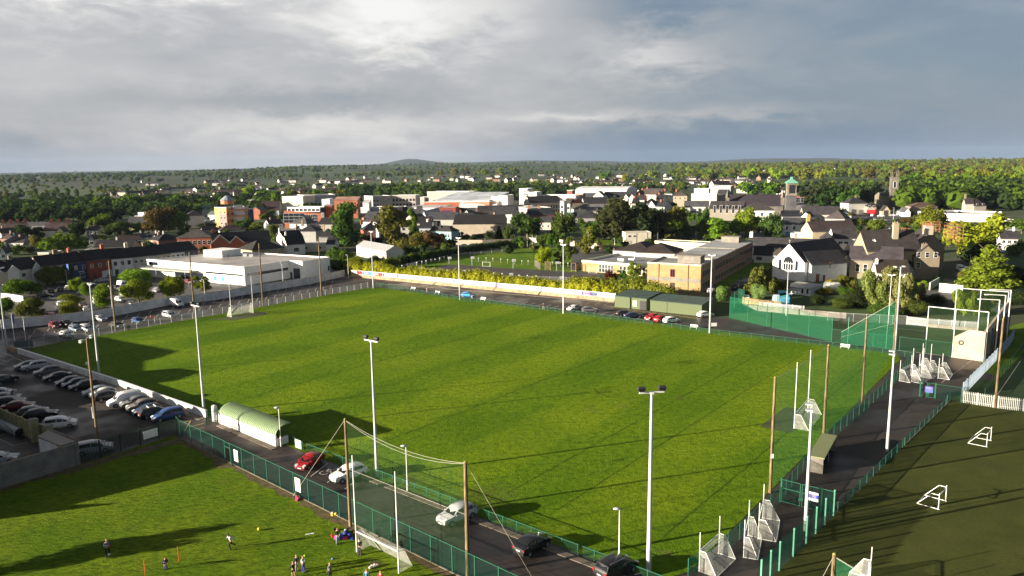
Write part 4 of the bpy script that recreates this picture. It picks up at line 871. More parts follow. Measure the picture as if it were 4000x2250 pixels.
TE('b',(1475,808),(1775,806),16,30,0,'flat',(.70,.66,.50),(.7,.7,.68),'huge windowless cream theatre block with a curved corner','theatre','theatre',edge=(.7,.68,.6),par=.6)
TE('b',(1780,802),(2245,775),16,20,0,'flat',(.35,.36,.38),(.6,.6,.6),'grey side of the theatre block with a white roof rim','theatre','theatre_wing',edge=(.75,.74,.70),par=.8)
TE('b',(1585,1190),(1830,1195),5.5,12,3.4,'hip',(.5,.48,.5),(.12,.12,.12),'pale grey house with a low hipped roof below the brick office',wins=[('f',1,(1.8,),2.2,2.6,'twin')])
TE('b',(1830,1160),(1925,1150),6.0,12,2.6,'gable',(.5,.48,.5),(.10,.10,.10),'narrow grey house with a dark window strip below the brick office')
TE('b',(1400,1340),(1650,1345),4.2,10,2.6,'gable',(.6,.6,.6),(.16,.15,.15),'low pale shed roof beside the stone chimneys','shed','shed')
TE('b',(1710,1300),(1960,1300),6.2,10,3,'hip',GREY,(.035,.035,.042),'dark slate house with a stone chimney below the offices',chim=[(.02,.5,1.2,2.2,REND)])
TE('b',(2000,1200),(2200,1200),5,12,3.6,'gable',(.3,.28,.26),(.035,.033,.038),'black roofed yard building in front of the brick tower')
ap=TB('b',(695,1250),(1010,1225),965,14,0,'flat',(.50,.30,.12),(.3,.3,.3),'tan four storey apartment block with grey balconies and a blue mural end','apartment block','apartment_block',wins=[('f',2,(3.4,7.6,11.6),1.4,2.2,'twin',.02,.3),('f',2,(3.4,7.6,11.6),1.4,2.2,'twin',.8,1)],wincol=(.35,.14,.06))
La=18
for k in range(3):
 q=MB().box((9,-1.2,4.2+k*4),(7.5,2.2,.25));q.box((9,-2.3,4.9+k*4),(7.5,.08,1.2));q.box((9,-.1,5.6+k*4),(7.0,.1,2.4));q.build('balcony',['galvanised'],ap)
q=MB().cyl((5,6,15.5),(5,6,18),4.2,4.2,12);q.build('turret',['plain'],ap,color=(.4,.18,.1));MB().cyl((5,6,18),(5,6,21),4.8,1.2,12).build('turret_roof',['plain'],ap,color=(.22,.25,.3))
TB('b',(588,1250),(692,1250),1050,12,2.5,'monof' if 0 else 'flat',(.42,.32,.30),(.3,.3,.3),'dusky pink stair wing with small square windows','apartment block','apartment_wing',wins=[('f',2,(2.6,6.2,9.6),.9,.9,'plain')])
TB('b',(1010,1225),(1080,1195),985,12,0,'flat',(.03,.07,.16),(.2,.2,.2),'narrow dark blue mural wall at the end of the apartments','apartment block','apartment_end')
TB('b',(982,1000),(1045,1000),855,6,0,'flat',(.10,.05,.045),(.1,.1,.1),'dark brown square chimney tower by the woods','tower','chimney_tower')
TE('b',(1030,1000),(1160,1000),7,10,2.6,'gablef',(.3,.1,.07),(.12,.22,.18),'brick hall with a pale green gable roof','hall','hall')
TE('b',(1160,995),(1430,1000),6,14,7,'gable',(.5,.55,.6),(.06,.035,.04),'steep dark red roofed church hall with two skylights','hall','hall')
TE('b',(1170,1010),(1440,1020),3.5,6,0,'flat',(.6,.63,.66),(.3,.3,.3),'low white curved annex below the dark red roof','annex','annex')
TE('b',(0,1000),(525,978),5.5,12,3.2,'gable',(.5,.5,.5),(.13,.22,.19),'long school building with a pale green roof','school','school_building',wins=[('f',8,(2.2,),1.6,1.8,'twin',.05,.62)],ov=.2)
TE('b',(410,1060),(600,1060),4,10,2.4,'gable',(.55,.55,.5),(.20,.28,.25),'low building with a pale green roof by parked cars')
TE('b',(95,1080),(355,1070),7,12,3.6,'hip',(.5,.55,.6),(.05,.05,.06),'pale blue house with a dark hipped roof by the town car park')
TE('a',(1980,1035),(2160,1035),8.6,8,0,'flat',WHITE,(.5,.5,.5),'white upper storey box of the white flat roofed house','house','house',edge=WHITE,base=5.8)
TE('a',(1930,1085),(2150,1082),6,12,0,'flat',WHITE,(.5,.5,.5),'white flat roofed house in front of the dark hedge','house','house',edge=WHITE,wins=[('f',4,(2.4,),1.4,2.0,'sash')])
TE('a',(1830,1205),(2130,1215),4,14,5,'gable',(.65,.62,.3),(.13,.125,.135),'low hall with a wide grey roof and yellow eaves','hall','hall',ov=.4)
TE('a',(0,1290),(360,1293),5,9,4.2,'gable',(.62,.62,.62),(.17,.12,.11),'pinkish tiled terrace with brick chimneys at the far left','house row','house_row',chim=[(.05,.5,1.5,1.6,BRICK),(.36,.5,1.5,1.6,BRICK),(.66,.5,1.5,1.6,BRICK),(.95,.5,1.5,1.6,BRICK)])
TE('a',(640,1285),(1010,1290),5,9,4.2,'gable',(.62,.62,.62),(.15,.10,.10),'pinkish tiled terrace with three brick chimneys behind the dark tree','house row','house_row',chim=[(.2,.5,1.5,1.6,BRICK),(.5,.5,1.5,1.6,BRICK),(.82,.5,1.5,1.6,BRICK)])
TE('a',(800,1310),(920,1310),5.4,9,2.6,'gablef',(.62,.56,.36),(.05,.045,.04),'cream gable fronted house with one window behind the dark trees',wins=[('f',1,(2.8,),2,1.4,'wide')])
TE('a',(0,1225),(900,1215),4,20,1.5,'gable',(.2,.2,.22),(.10,.10,.11),'long low dark shed in front of the tree belt','shed','shed')
TE('a',(1250,1230),(1340,1235),4,10,3,'gable',(.6,.58,.4),(.13,.12,.13),'low cream hall with a grey roof between the trees','hall','hall')
for(v,a,b,h,d,rh,ty,wc,lb)in[('A',(60,165),(345,150),3.2,9,2.6,'gablef',(.12,.12,.14),'dark grey bungalow gable at the upper left of the terrace'),('A',(340,210),(440,300),3.2,12,3,'gable',(.45,.5,.55),'blue grey bungalow side between two garden trees'),('A',(0,320),(80,330),3.2,10,2.6,'gablef',(.5,.55,.58),'pale blue bungalow gable at the left edge'),('A',(1220,280),(1440,285),3.0,9,0,'flat',(.68,.66,.6),'white flat roofed annex with a white chimney behind the terrace'),('A',(1270,130),(1350,140),3.4,9,2.2,'gablef',(.45,.43,.4),'grey gable with an arched window behind the terrace'),('A',(1930,110),(2050,120),3.2,9,2,'gablef',(.5,.5,.45),'small pale gable left of the parked white van'),('A',(2170,110),(2260,110),3.2,9,2,'gablef',(.5,.5,.52),'small pale gable behind the parked white van'),('A',(2280,100),(2380,90),3.2,9,2,'gablef',(.45,.45,.48),'small grey gable right of the parked white van'),('A',(2275,150),(2540,130),3.6,9,3,'hip',(.2,.12,.1),'dark hipped bungalow roof near the orange hall'),('A',(1350,250),(1880,240),3.4,10,3,'gable',(.4,.38,.3),'dark roofed bungalow row behind the white public house'),('A',(540,330),(700,330),4,8,0,'flat',(.35,.33,.25),'low flat roofed store behind the cream shops')]:
 TE(v,a,b,h,d,rh,ty,wc,DSL if ty!='flat' else(.3,.3,.3),lb,chim=[(.5,.5,.7,1.0,LGREY)]if ty!='flat' else[],wins=[('f',1,(1.0,),1.4,1.2,'twin')],group='bungalows behind the shop terrace')
TE('c',(2310,690),(2425,690),18,14,0,'flat',(.60,.62,.66),(.5,.5,.5),'white lift tower with a big white shop name on dark grey','tower','tower')
TE('c',(2445,740),(2560,742),17,16,0,'flat',(.66,.65,.62),(.5,.5,.5),'white stair tower with a louvred top and window band','tower','stair_tower',wins=[('f',2,(11,),5,2.6,'wide')])
TE('c',(1100,855),(1880,858),12,42,5,'mono',(.25,.27,.3),(.44,.47,.52),'shopping centre with a long pale metal roof and glazed strip','shopping centre','shopping_centre',ov=.5)
TE('c',(1905,800),(2060,800),15,14,0,'flat',(.55,.52,.48),(.4,.4,.4),'pale beige plant box on the shopping centre roof','shopping centre','plant_box')
TE('c',(2060,790),(2140,800),16,20,0,'flat',(.58,.55,.52),(.4,.4,.4),'taller beige end block of the shopping centre','shopping centre','end_block')
TE('c',(985,735),(1585,735),16,18,0,'flat',(.34,.31,.28),(.3,.3,.3),'brown concrete block with two roof boxes beyond the shopping centre','office','office')
TE('c',(205,800),(475,790),15,16,0,'flat',(.34,.31,.29),(.3,.3,.3),'brown grey apartment block with small dark windows','apartment block','apartment_block',wins=[('f',6,(2.5,6.5,10.5),1.8,1.8,'plain')],wincol=(.2,.2,.2))
TE('c',(480,785),(820,790),15,16,0,'flat',(.36,.33,.31),(.3,.3,.3),'stepped brown grey apartment block beside the first','apartment block','apartment_block',wins=[('f',7,(2.5,6.5,10.5),1.8,1.8,'plain')],wincol=(.2,.2,.2))
TE('c',(820,815),(945,815),11,14,0,'flat',(.32,.30,.29),(.3,.3,.3),'low brown grey link block beside the glazed corner','office','link_block')
TE('c',(940,885),(1550,880),11,10,0,'flat',(.38,.12,.07),(.5,.5,.5),'long red brick frontage below the shopping centre roof','shop row','shop_row',wm='brick_wall')
TE('c',(1550,875),(1880,878),11.3,10,0,'flat',(.40,.15,.09),(.5,.5,.5),'orange brick frontage continuing the red one','shop row','shop_row',wm='brick_wall')
TE('c',(700,962),(1150,965),8,24,1.0,'mono',(.66,.66,.67),(.48,.45,.44),'white walled department store with a pale flat roof','store','store')
ks=TE('c',(1150,968),(1395,965),9,18,0,'flat',(.34,.09,.055),(.35,.33,.33),'red brick store front with blue letters','store','store',wm='brick_wall',edge=(.3,.09,.06))
TE('c',(1450,960),(1980,958),7,22,4.5,'arch',(.03,.035,.04),(.62,.6,.58),'barrel roofed glass arcade with a white curved roof','arcade','arcade')
TE('c',(2000,900),(2130,900),9,10,3,'mono',(.06,.22,.14),(.08,.28,.18),'small green metal pavilion beside the arcade','pavilion','pavilion')
TE('c',(60,895),(150,900),13,8,2,'mono',(.6,.6,.62),(.5,.5,.5),'white roof lantern on the long flat store','store','store')
TE('c',(30,965),(420,970),9,20,0,'flat',(.25,.25,.27),(.32,.33,.36),'long low grey roofed store left of the tall tree','store','store')
TE('c',(200,960),(700,900),9,8,0,'flat',(.03,.03,.04),(.3,.3,.3),'dark glazed shop front strip','store','store')
TE('c',(1720,1000),(2300,990),8,10,3,'gable',(.12,.12,.14),(.06,.06,.068),'long dark slate roofed street row in the town centre','house row','house_row')
TE('c',(2275,950),(2440,960),8,16,0,'flat',(.62,.60,.54),(.4,.4,.4),'white cornered building with rows of roof vents','store','store')
TE('d',(235,975),(560,960),8,16,0,'flat',(.25,.25,.26),(.45,.46,.48),'grey walled store with silver vents on its roof','store','store',wins=[('f',3,(3,),8,1.8,'wide')])
TE('d',(200,790),(340,795),13.5,14,0,'flat',(.70,.69,.64),(.4,.4,.4),'white end wall of the multi storey car park','car park','car_park')
TE('d',(350,800),(910,812),13,30,0,'flat',(.60,.58,.52),(.26,.25,.24),'multi storey car park with lamp posts on its deck','car park','car_park',par=1.0)
TE('d',(910,755),(1020,760),15,8,0,'flat',(.30,.2,.16),(.2,.2,.2),'brown stair box on the car park deck','car park','stair_box')
TE('d',(790,715),(865,715),17,8,0,'flat',(.22,.08,.06),(.2,.2,.2),'dark red plant box beyond the car park','plant box','plant_box')
TE('d',(905,735),(1640,735),12,50,5,'arch',(.6,.6,.58),(.62,.62,.60),'large hall with a white barrel roof','hall','arena')
TE('d',(1165,790),(1312,790),11,12,4,'gablef',(.62,.57,.46),(.12,.10,.09),'cream gable fronted hotel house','hotel','hotel',wins=[('f',2,(6.0,),1.5,2.2,'sash')])
TE('d',(1315,815),(1760,815),9,12,5,'gable',(.55,.5,.4),(.045,.047,.055),'slate roofed row with five white dormers beside the cream gable','house row','house_row',gables=[(.08,4,2.6,WHITE),(.36,4,2.6,WHITE),(.73,4,2.6,WHITE),(.92,4,2.6,WHITE)])
TE('d',(260,895),(700,880),9,12,5,'gable',(.55,.50,.40),(.075,.075,.08),'cream house row with dark arched doors and a grey roof','house row','house_row',wins=[('f',5,(4.5,1.0),1.4,2.2,'sash',.55,1)])
TE('d',(690,870),(745,875),13,10,0,'flat',(.78,.76,.70),(.5,.5,.5),'tall narrow bright white shop house','shop','shop',wins=[('f',1,(8,4.4),1.6,2.2,'sash')])
TE('d',(750,900),(832,905),9.5,12,3.5,'gable',(.74,.72,.64),(.12,.1,.08),'white shop house with a green shop front','shop','shop',wins=[('f',2,(5,),1.6,2,'sash')],doors=[('f',.7,3.5,3.2,(.02,.2,.12))])
TE('d',(835,910),(1040,900),9,12,4,'gablef',(.36,.10,.06),(.14,.10,.09),'brick gabled shop house with a brown roof','shop','shop')
TE('d',(848,972),(1062,980),7,12,3.6,'gable',(.70,.68,.6),(.13,.12,.10),'white shop with tall windows below the brick gable','shop','shop',wins=[('f',4,(1.0,),1.2,3.5,'sash',.0,.4)])
TE('d',(1075,1005),(1320,990),6,14,2,'gable',(.60,.57,.5),(.26,.25,.25),'low white store with a pale grey roof','store','store',wins=[('f',1,(1.6,),1.8,1.8,'twin',0,.2)])
TE('d',(915,810),(1220,820),8,14,4,'gable',(.3,.28,.26),(.085,.085,.09),'grey roofed street row beside the cream gable','house row','house_row')
TE('d',(1040,910),(1400,880),8,12,4.5,'gable',(.25,.25,.26),(.055,.055,.062),'dark slate roofed street row left of the dark evergreens','house row','house_row')
TE('d',(235,1068),(600,1062),6.5,10,4,'gable',(.17,.05,.04),(.03,.034,.045),'dark red terrace with a blue slate roof and orange chimneys','house row','house_row',wins=[('f',6,(3.6,),1.0,1.5,'sash')],chim=[(.05,.5,1.5,1.6,OR),(.45,.5,1.5,1.6,OR)])
TE('d',(900,1110),(1260,1110),6,16,4,'hip',(.2,.2,.2),(.05,.05,.056),'wide black slate roof with white skylights','house','house',chim=[(.15,.5,1.2,1.6,BROWN),(.85,.5,1.2,1.6,BROWN)])
TE('d',(400,1170),(560,1170),4.6,10,3,'gable',(.45,.44,.4),(.07,.07,.075),'low grey cottage between two round trees','cottage','cottage',wins=[('f',2,(1.6,),1.0,1.2)])
TE('d',(0,1150),(200,1190),4.6,12,3.5,'gable',(.55,.5,.4),(.05,.045,.05),'cream cottage end with a white gable edge','cottage','cottage')
TE('d',(0,1080),(40,1130),6,14,4,'gable',(.6,.6,.58),(.09,.09,.1),'pale gable of the warehouse beside the round tree')
for(a,b,h,d,rh,ty,wc,rc,lb)in[((1720,900),(1790,920),8,10,4,'gable',(.3,.25,.2),DSL,'brown gabled house right of the evergreens top'),((1790,850),(1900,860),8,10,4,'gable',(.55,.5,.42),(.05,.045,.05),'dark roofed house with a cream gable above the evergreens'),((1900,900),(2090,900),8,10,4,'hip',GREY,DSL,'wide black roofed house above the evergreens'),((1780,770),(2070,775),9,12,4,'gable',(.6,.52,.4),(.11,.085,.07),'long cream house with a brown mossy roof and red chimney'),((2160,760),(2300,760),9,12,3,'hip',(.66,.64,.56),(.09,.10,.05),'white house with a mossy green roof'),((2315,790),(2515,790),10,12,4,'hip',(.28,.24,.18),(.10,.085,.07),'tall brown stone house with a hipped roof'),((2070,840),(2180,850),8,10,4,'gable',(.5,.5,.5),SLATE,'slate roofed house with two white gables'),((1945,935),(2055,945),7,10,4,'gablef',(.62,.62,.62),DSL,'white gable fronted house right of the evergreens'),((2060,945),(2190,950),6.5,10,3.5,'gable',(.4,.42,.44),SLATE,'grey house with chimneys beside the white gable'),((1745,715),(1980,720),9,12,2,'flat',(.66,.66,.62),(.3,.3,.3),'white pillared building with dark openings'),((2370,975),(2560,965),5,12,0,'flat',(.6,.62,.64),(.25,.26,.28),'low white office strip with a grey roof'),((1860,735),(2150,740),10,10,3.5,'gable',(.4,.36,.3),(.09,.08,.08),'long brown roofed row behind the mossy house')]:
 TE('d',a,b,h,d,rh,ty,wc,rc,lb,chim=[(.15,.5,1.2,1.5,BRICK)]if ty!='flat' else[],wins=[('f',3,(h-3,),1.2,1.6,'sash')],group='houses on the town centre rise')
ch1=TE('e',(900,940),(1690,942),7,22,8,'gable',(.14,.125,.11),(.055,.045,.056),'long church nave with a huge purple slate roof','church','church',wm='stone_wall',ov=.2)
def spirelet(root,x,y,z,w,h):
 q=MB().box((x,y,z+h*.35),(w,w,h*.7));q.cyl((x,y,z+h*.7),(x,y,z+h),w*.7,.02,4);q.build('turret',['stone_wall'],root,color=(.15,.13,.11))
Ln=(W('e',1690,942,7)-W('e',900,940,7)).length
spirelet(ch1,-.8,2,0,2.4,19);spirelet(ch1,Ln-.5,2,0,2.4,19)
b0_=W('e',1724,1120);b1_=W('e',1866,1120);hT=HT(b0_,'e',1722,612)
tw=building(b0_,b1_,(b1_-b0_).length,hT*.66,0,'flat',(.085,.082,.09),(.12,.12,.12),'tall square church tower with a green copper cap and slit openings','church tower','church_tower',wm='stone_wall',edge=(.2,.18,.16))
Lt=(b1_-b0_).length
MB().box((Lt/2,Lt/2,hT*.83),(Lt*.92,Lt*.92,hT*.34)).build('belfry',['stone_wall'],tw,color=(.19,.17,.14))
for i in range(4):MB().box((Lt*(.26+.16*i),Lt*.03,hT*.84),(Lt*.075,.5,hT*.24)).build('slit_opening',['black_plastic'],tw)
q=MB().box((Lt/2,Lt/2,hT+.3),(Lt*1.15,Lt*1.15,.6));q.box((Lt/2,Lt/2,hT+1.6),(Lt*1.15,Lt*1.15,2.0),taper=.3);q.box((Lt/2,Lt/2,hT+3.4),(Lt*.25,Lt*.25,2.0),taper=.8);q.build('copper_cap',['plain'],tw,color=(.13,.32,.25))
TB('e',(1850,1090),(1985,1080),925,16,4,'gable',(.13,.13,.14),(.06,.06,.07),'dark grey church annex with two windows beside the copper capped tower','church','church_annex',wm='stone_wall',wins=[('f',2,(10,),2,3.5,'sash')])
TB('e',(620,1140),(1100,1150),978,12,5,'gable',(.20,.18,.15),(.06,.055,.055),'grey brown school with tall arched windows','school','school_building',wins=[('f',5,(5,),1.6,5.0,'sash',.08,1)])
TE('e',(1120,1000),(1565,1000),8,14,4.5,'hip',(.64,.62,.56),(.075,.07,.07),'white square presbytery with a brown hipped roof','house','presbytery',wins=[('f',3,(4.5,),1.5,2.0,'sash',.2,1)])
TE('e',(1980,1060),(2500,1060),4.5,14,5,'gable',(.4,.38,.35),(.075,.07,.075),'long low range with a brown grey roof beside the church annex','house row','house_row')
TE('e',(1935,1095),(2085,1120),4.5,9,3,'gablef',WHITE,(.07,.07,.075),'white gabled cottage before the long low range','cottage','cottage')
TE('e',(1680,1090),(1930,1090),4,9,3.6,'gable',WHITE,(.025,.028,.035),'white shop with a red end panel and a black roof','shop','shop',wins=[('f',5,(1.4,),1.6,1.2,'twin',0,.8)],doors=[('f',.92,2.5,3,(.5,.02,.03))])
TE('e',(2290,1110),(2574,1130),4.5,12,5,'hip',(.35,.33,.3),(.10,.085,.085),'wide brown hipped roof near the town square','hall','hall')
TB('e',(1860,870),(2180,868),790,14,4,'hip',(.36,.09,.06),(.10,.07,.07),'red brick hotel with corner turret and pale windows','hotel','hotel',wins=[('f',6,(1.5,5.5),1.8,2.2,'sash')])
TE('e',(370,765),(735,765),12,14,0,'flat',(.42,.41,.40),(.3,.3,.3),'large blank grey party wall','store','store')
TE('e',(735,770),(880,790),11,14,4,'gable',(.25,.23,.22),(.06,.06,.07),'dark stone house beside the blank grey wall',wins=[('f',2,(4,),1.4,2)])
TE('e',(270,945),(620,945),6,12,4,'gable',(.4,.4,.4),(.10,.10,.11),'grey roofed building with white box dormers','office','office')
TE('e',(145,975),(470,975),4.5,10,0,'flat',(.6,.62,.64),(.35,.37,.4),'low white office with a row of small windows','office','office',wins=[('f',7,(1.4,),2,1.6,'twin')])
TE('e',(700,650),(935,655),12,14,0,'flat',(.3,.31,.32),(.5,.52,.55),'grey walled hall with a white flat roof and brick corner','hall','hall')
TE('e',(690,625),(930,620),14,10,4,'gable',WHITE,(.06,.045,.045),'white two storey house with a dark roof above the white flat roof',wins=[('f',5,(9,),1.2,1.5)])
TE('e',(410,690),(620,690),12,12,0,'flat',(.5,.52,.56),(.5,.52,.55),'pale stepped block with a white cabin on its roof','office','office')
c0,c1=W('f',642,972),W('f',748,972);h2c=HT(c0,'f',655,545);Ltw=(c1-c0).length
tw2=building(c0,c1,Ltw,h2c,0,'flat',(.13,.12,.10),(.1,.1,.1),'old stone church tower with four tall pinnacles','church tower','church_tower',wm='stone_wall',edge=(.13,.12,.10),par=1.0,ov=0)
for x,y in((.6,.6),(Ltw-.6,.6),(.6,Ltw-.6),(Ltw-.6,Ltw-.6)):
 q=MB().box((x,y,h2c+2.4),(.7,.7,2.6));q.cyl((x,y,h2c+3.6),(x,y,h2c+8.0),.42,.05,6);q.build('pinnacle',['stone_wall'],tw2,color=(.13,.12,.10))
arch_window(tw2,Ltw*.5,h2c*.70,2.0,5.0);MB().box((Ltw/2,-.15,h2c*.66),(Ltw+.3,.4,.4)).build('string_course',['stone_wall'],tw2,color=(.15,.13,.11))
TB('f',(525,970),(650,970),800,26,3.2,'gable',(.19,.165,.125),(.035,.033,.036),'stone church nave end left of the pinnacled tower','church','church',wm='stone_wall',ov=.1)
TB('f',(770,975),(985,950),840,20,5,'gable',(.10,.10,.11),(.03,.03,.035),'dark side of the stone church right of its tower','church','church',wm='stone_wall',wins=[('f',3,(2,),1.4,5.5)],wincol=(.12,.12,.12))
TB('f',(48,1055),(318,1050),900,12,4,'hip',(.46,.45,.42),(.05,.045,.05),'big plain grey town house with white side and pale chimney pots',wins=[('f',1,(5.0,1.5),1.4,1.6,'sash',.8,1)],chim=[(.6,.5,1.6,1.6,REND)])
TB('f',(318,1060),(500,1060),945,11,3,'hip',(.28,.25,.21),(.04,.04,.045),'stone town house with a bright red shop front','shop','shop',wins=[('f',3,(5.0,),1.4,1.5)],doors=[('f',.5,9,3.4,(.5,.02,.03))])
TB('f',(530,1080),(650,1080),1005,14,3.6,'gablef',(.34,.28,.20),(.05,.05,.05),'small stone hall with a dark doorway below the church','hall','hall',wm='stone_wall',doors=[('f',.5,3,4,(.03,.03,.03))])
TB('f',(715,1075),(840,1080),1015,10,0,'flat',(.6,.62,.6),(.3,.3,.3),'white yard wall building with a green gate','shop','shop',doors=[('f',.75,4,3.6,(.05,.3,.2))])
TB('f',(840,1090),(940,1090),1025,12,3,'gablef',(.66,.66,.66),(.12,.12,.12),'white gabled shed beside the green gate','shed','shed')
AW=(.70,.68,.66)
ac0=W('f',1575,1232);ac1=W('f',2235,1250)
ac=building(W('f',1580,1232),ac1,30,HT(ac1,'f',2235,1078),0,'flat',AW,(.10,.10,.12),'big white windowless arts centre with sharp corners','arts centre','arts_centre',par=.8,edge=AW,base=3.0)
MB().prism([(1.5,1.5),(40,1.5),(40,25),(1.5,25)],0,3.2).build('glazed_base',['dark_glass'],ac)
building(W('f',1040,1180),W('f',1575,1232),26,HT(W('f',1575,1232),'f',1575,1070),0,'flat',AW,(.12,.12,.14),'white angled wing of the arts centre behind the spreading tree','arts centre','arts_centre_wing',par=.8,edge=AW,base=3.0)
TB('f',(1850,1025),(2025,1022),935,11,5,'hip',(.34,.31,.27),(.055,.04,.045),'stone house with a pyramid roof above the arts centre',wins=[('f',2,(4.4,),1.4,1.8)])
TE('f',(1735,910),(1855,905),6,9,4,'gable',(.34,.31,.27),(.055,.045,.05),'stone wing left of the pyramid roofed house',chim=[(.1,.5,1.4,3,REND)])
TE('f',(1105,780),(1360,775),8,14,0,'flat',(.52,.5,.44),(.3,.33,.36),'pale flat roofed office with small dark windows near the church','office','office',wins=[('f',4,(3.5,),2.5,2.5,'plain')],edge=(.3,.35,.42))
TE('f',(880,735),(975,735),9,12,0,'flat',(.76,.72,.6),(.4,.4,.4),'bright white cube house behind the church','house','house')
TE('f',(2050,740),(2360,735),8,12,0,'flat',(.62,.5,.48),(.3,.3,.3),'white modern house with pink brick among the trees','house','house',wins=[('f',5,(2.5,),2,3,'twin')])
TE('f',(1470,450),(1620,450),8,10,3,'hip',(.85,.85,.85),(.5,.5,.48),'brilliant white mansion alone among the trees on the hillside','mansion','mansion')
TE('f',(1000,950),(1330,945),5,12,3,'hip',(.25,.2,.17),(.16,.10,.08),'rust roofed hall between the church and the arts centre','hall','hall')
TE('f',(2335,1160),(2560,1160),5,20,0,'flat',(.22,.23,.24),(.2,.2,.2),'dark grey flat roofed building at the right of the arts centre','office','office')
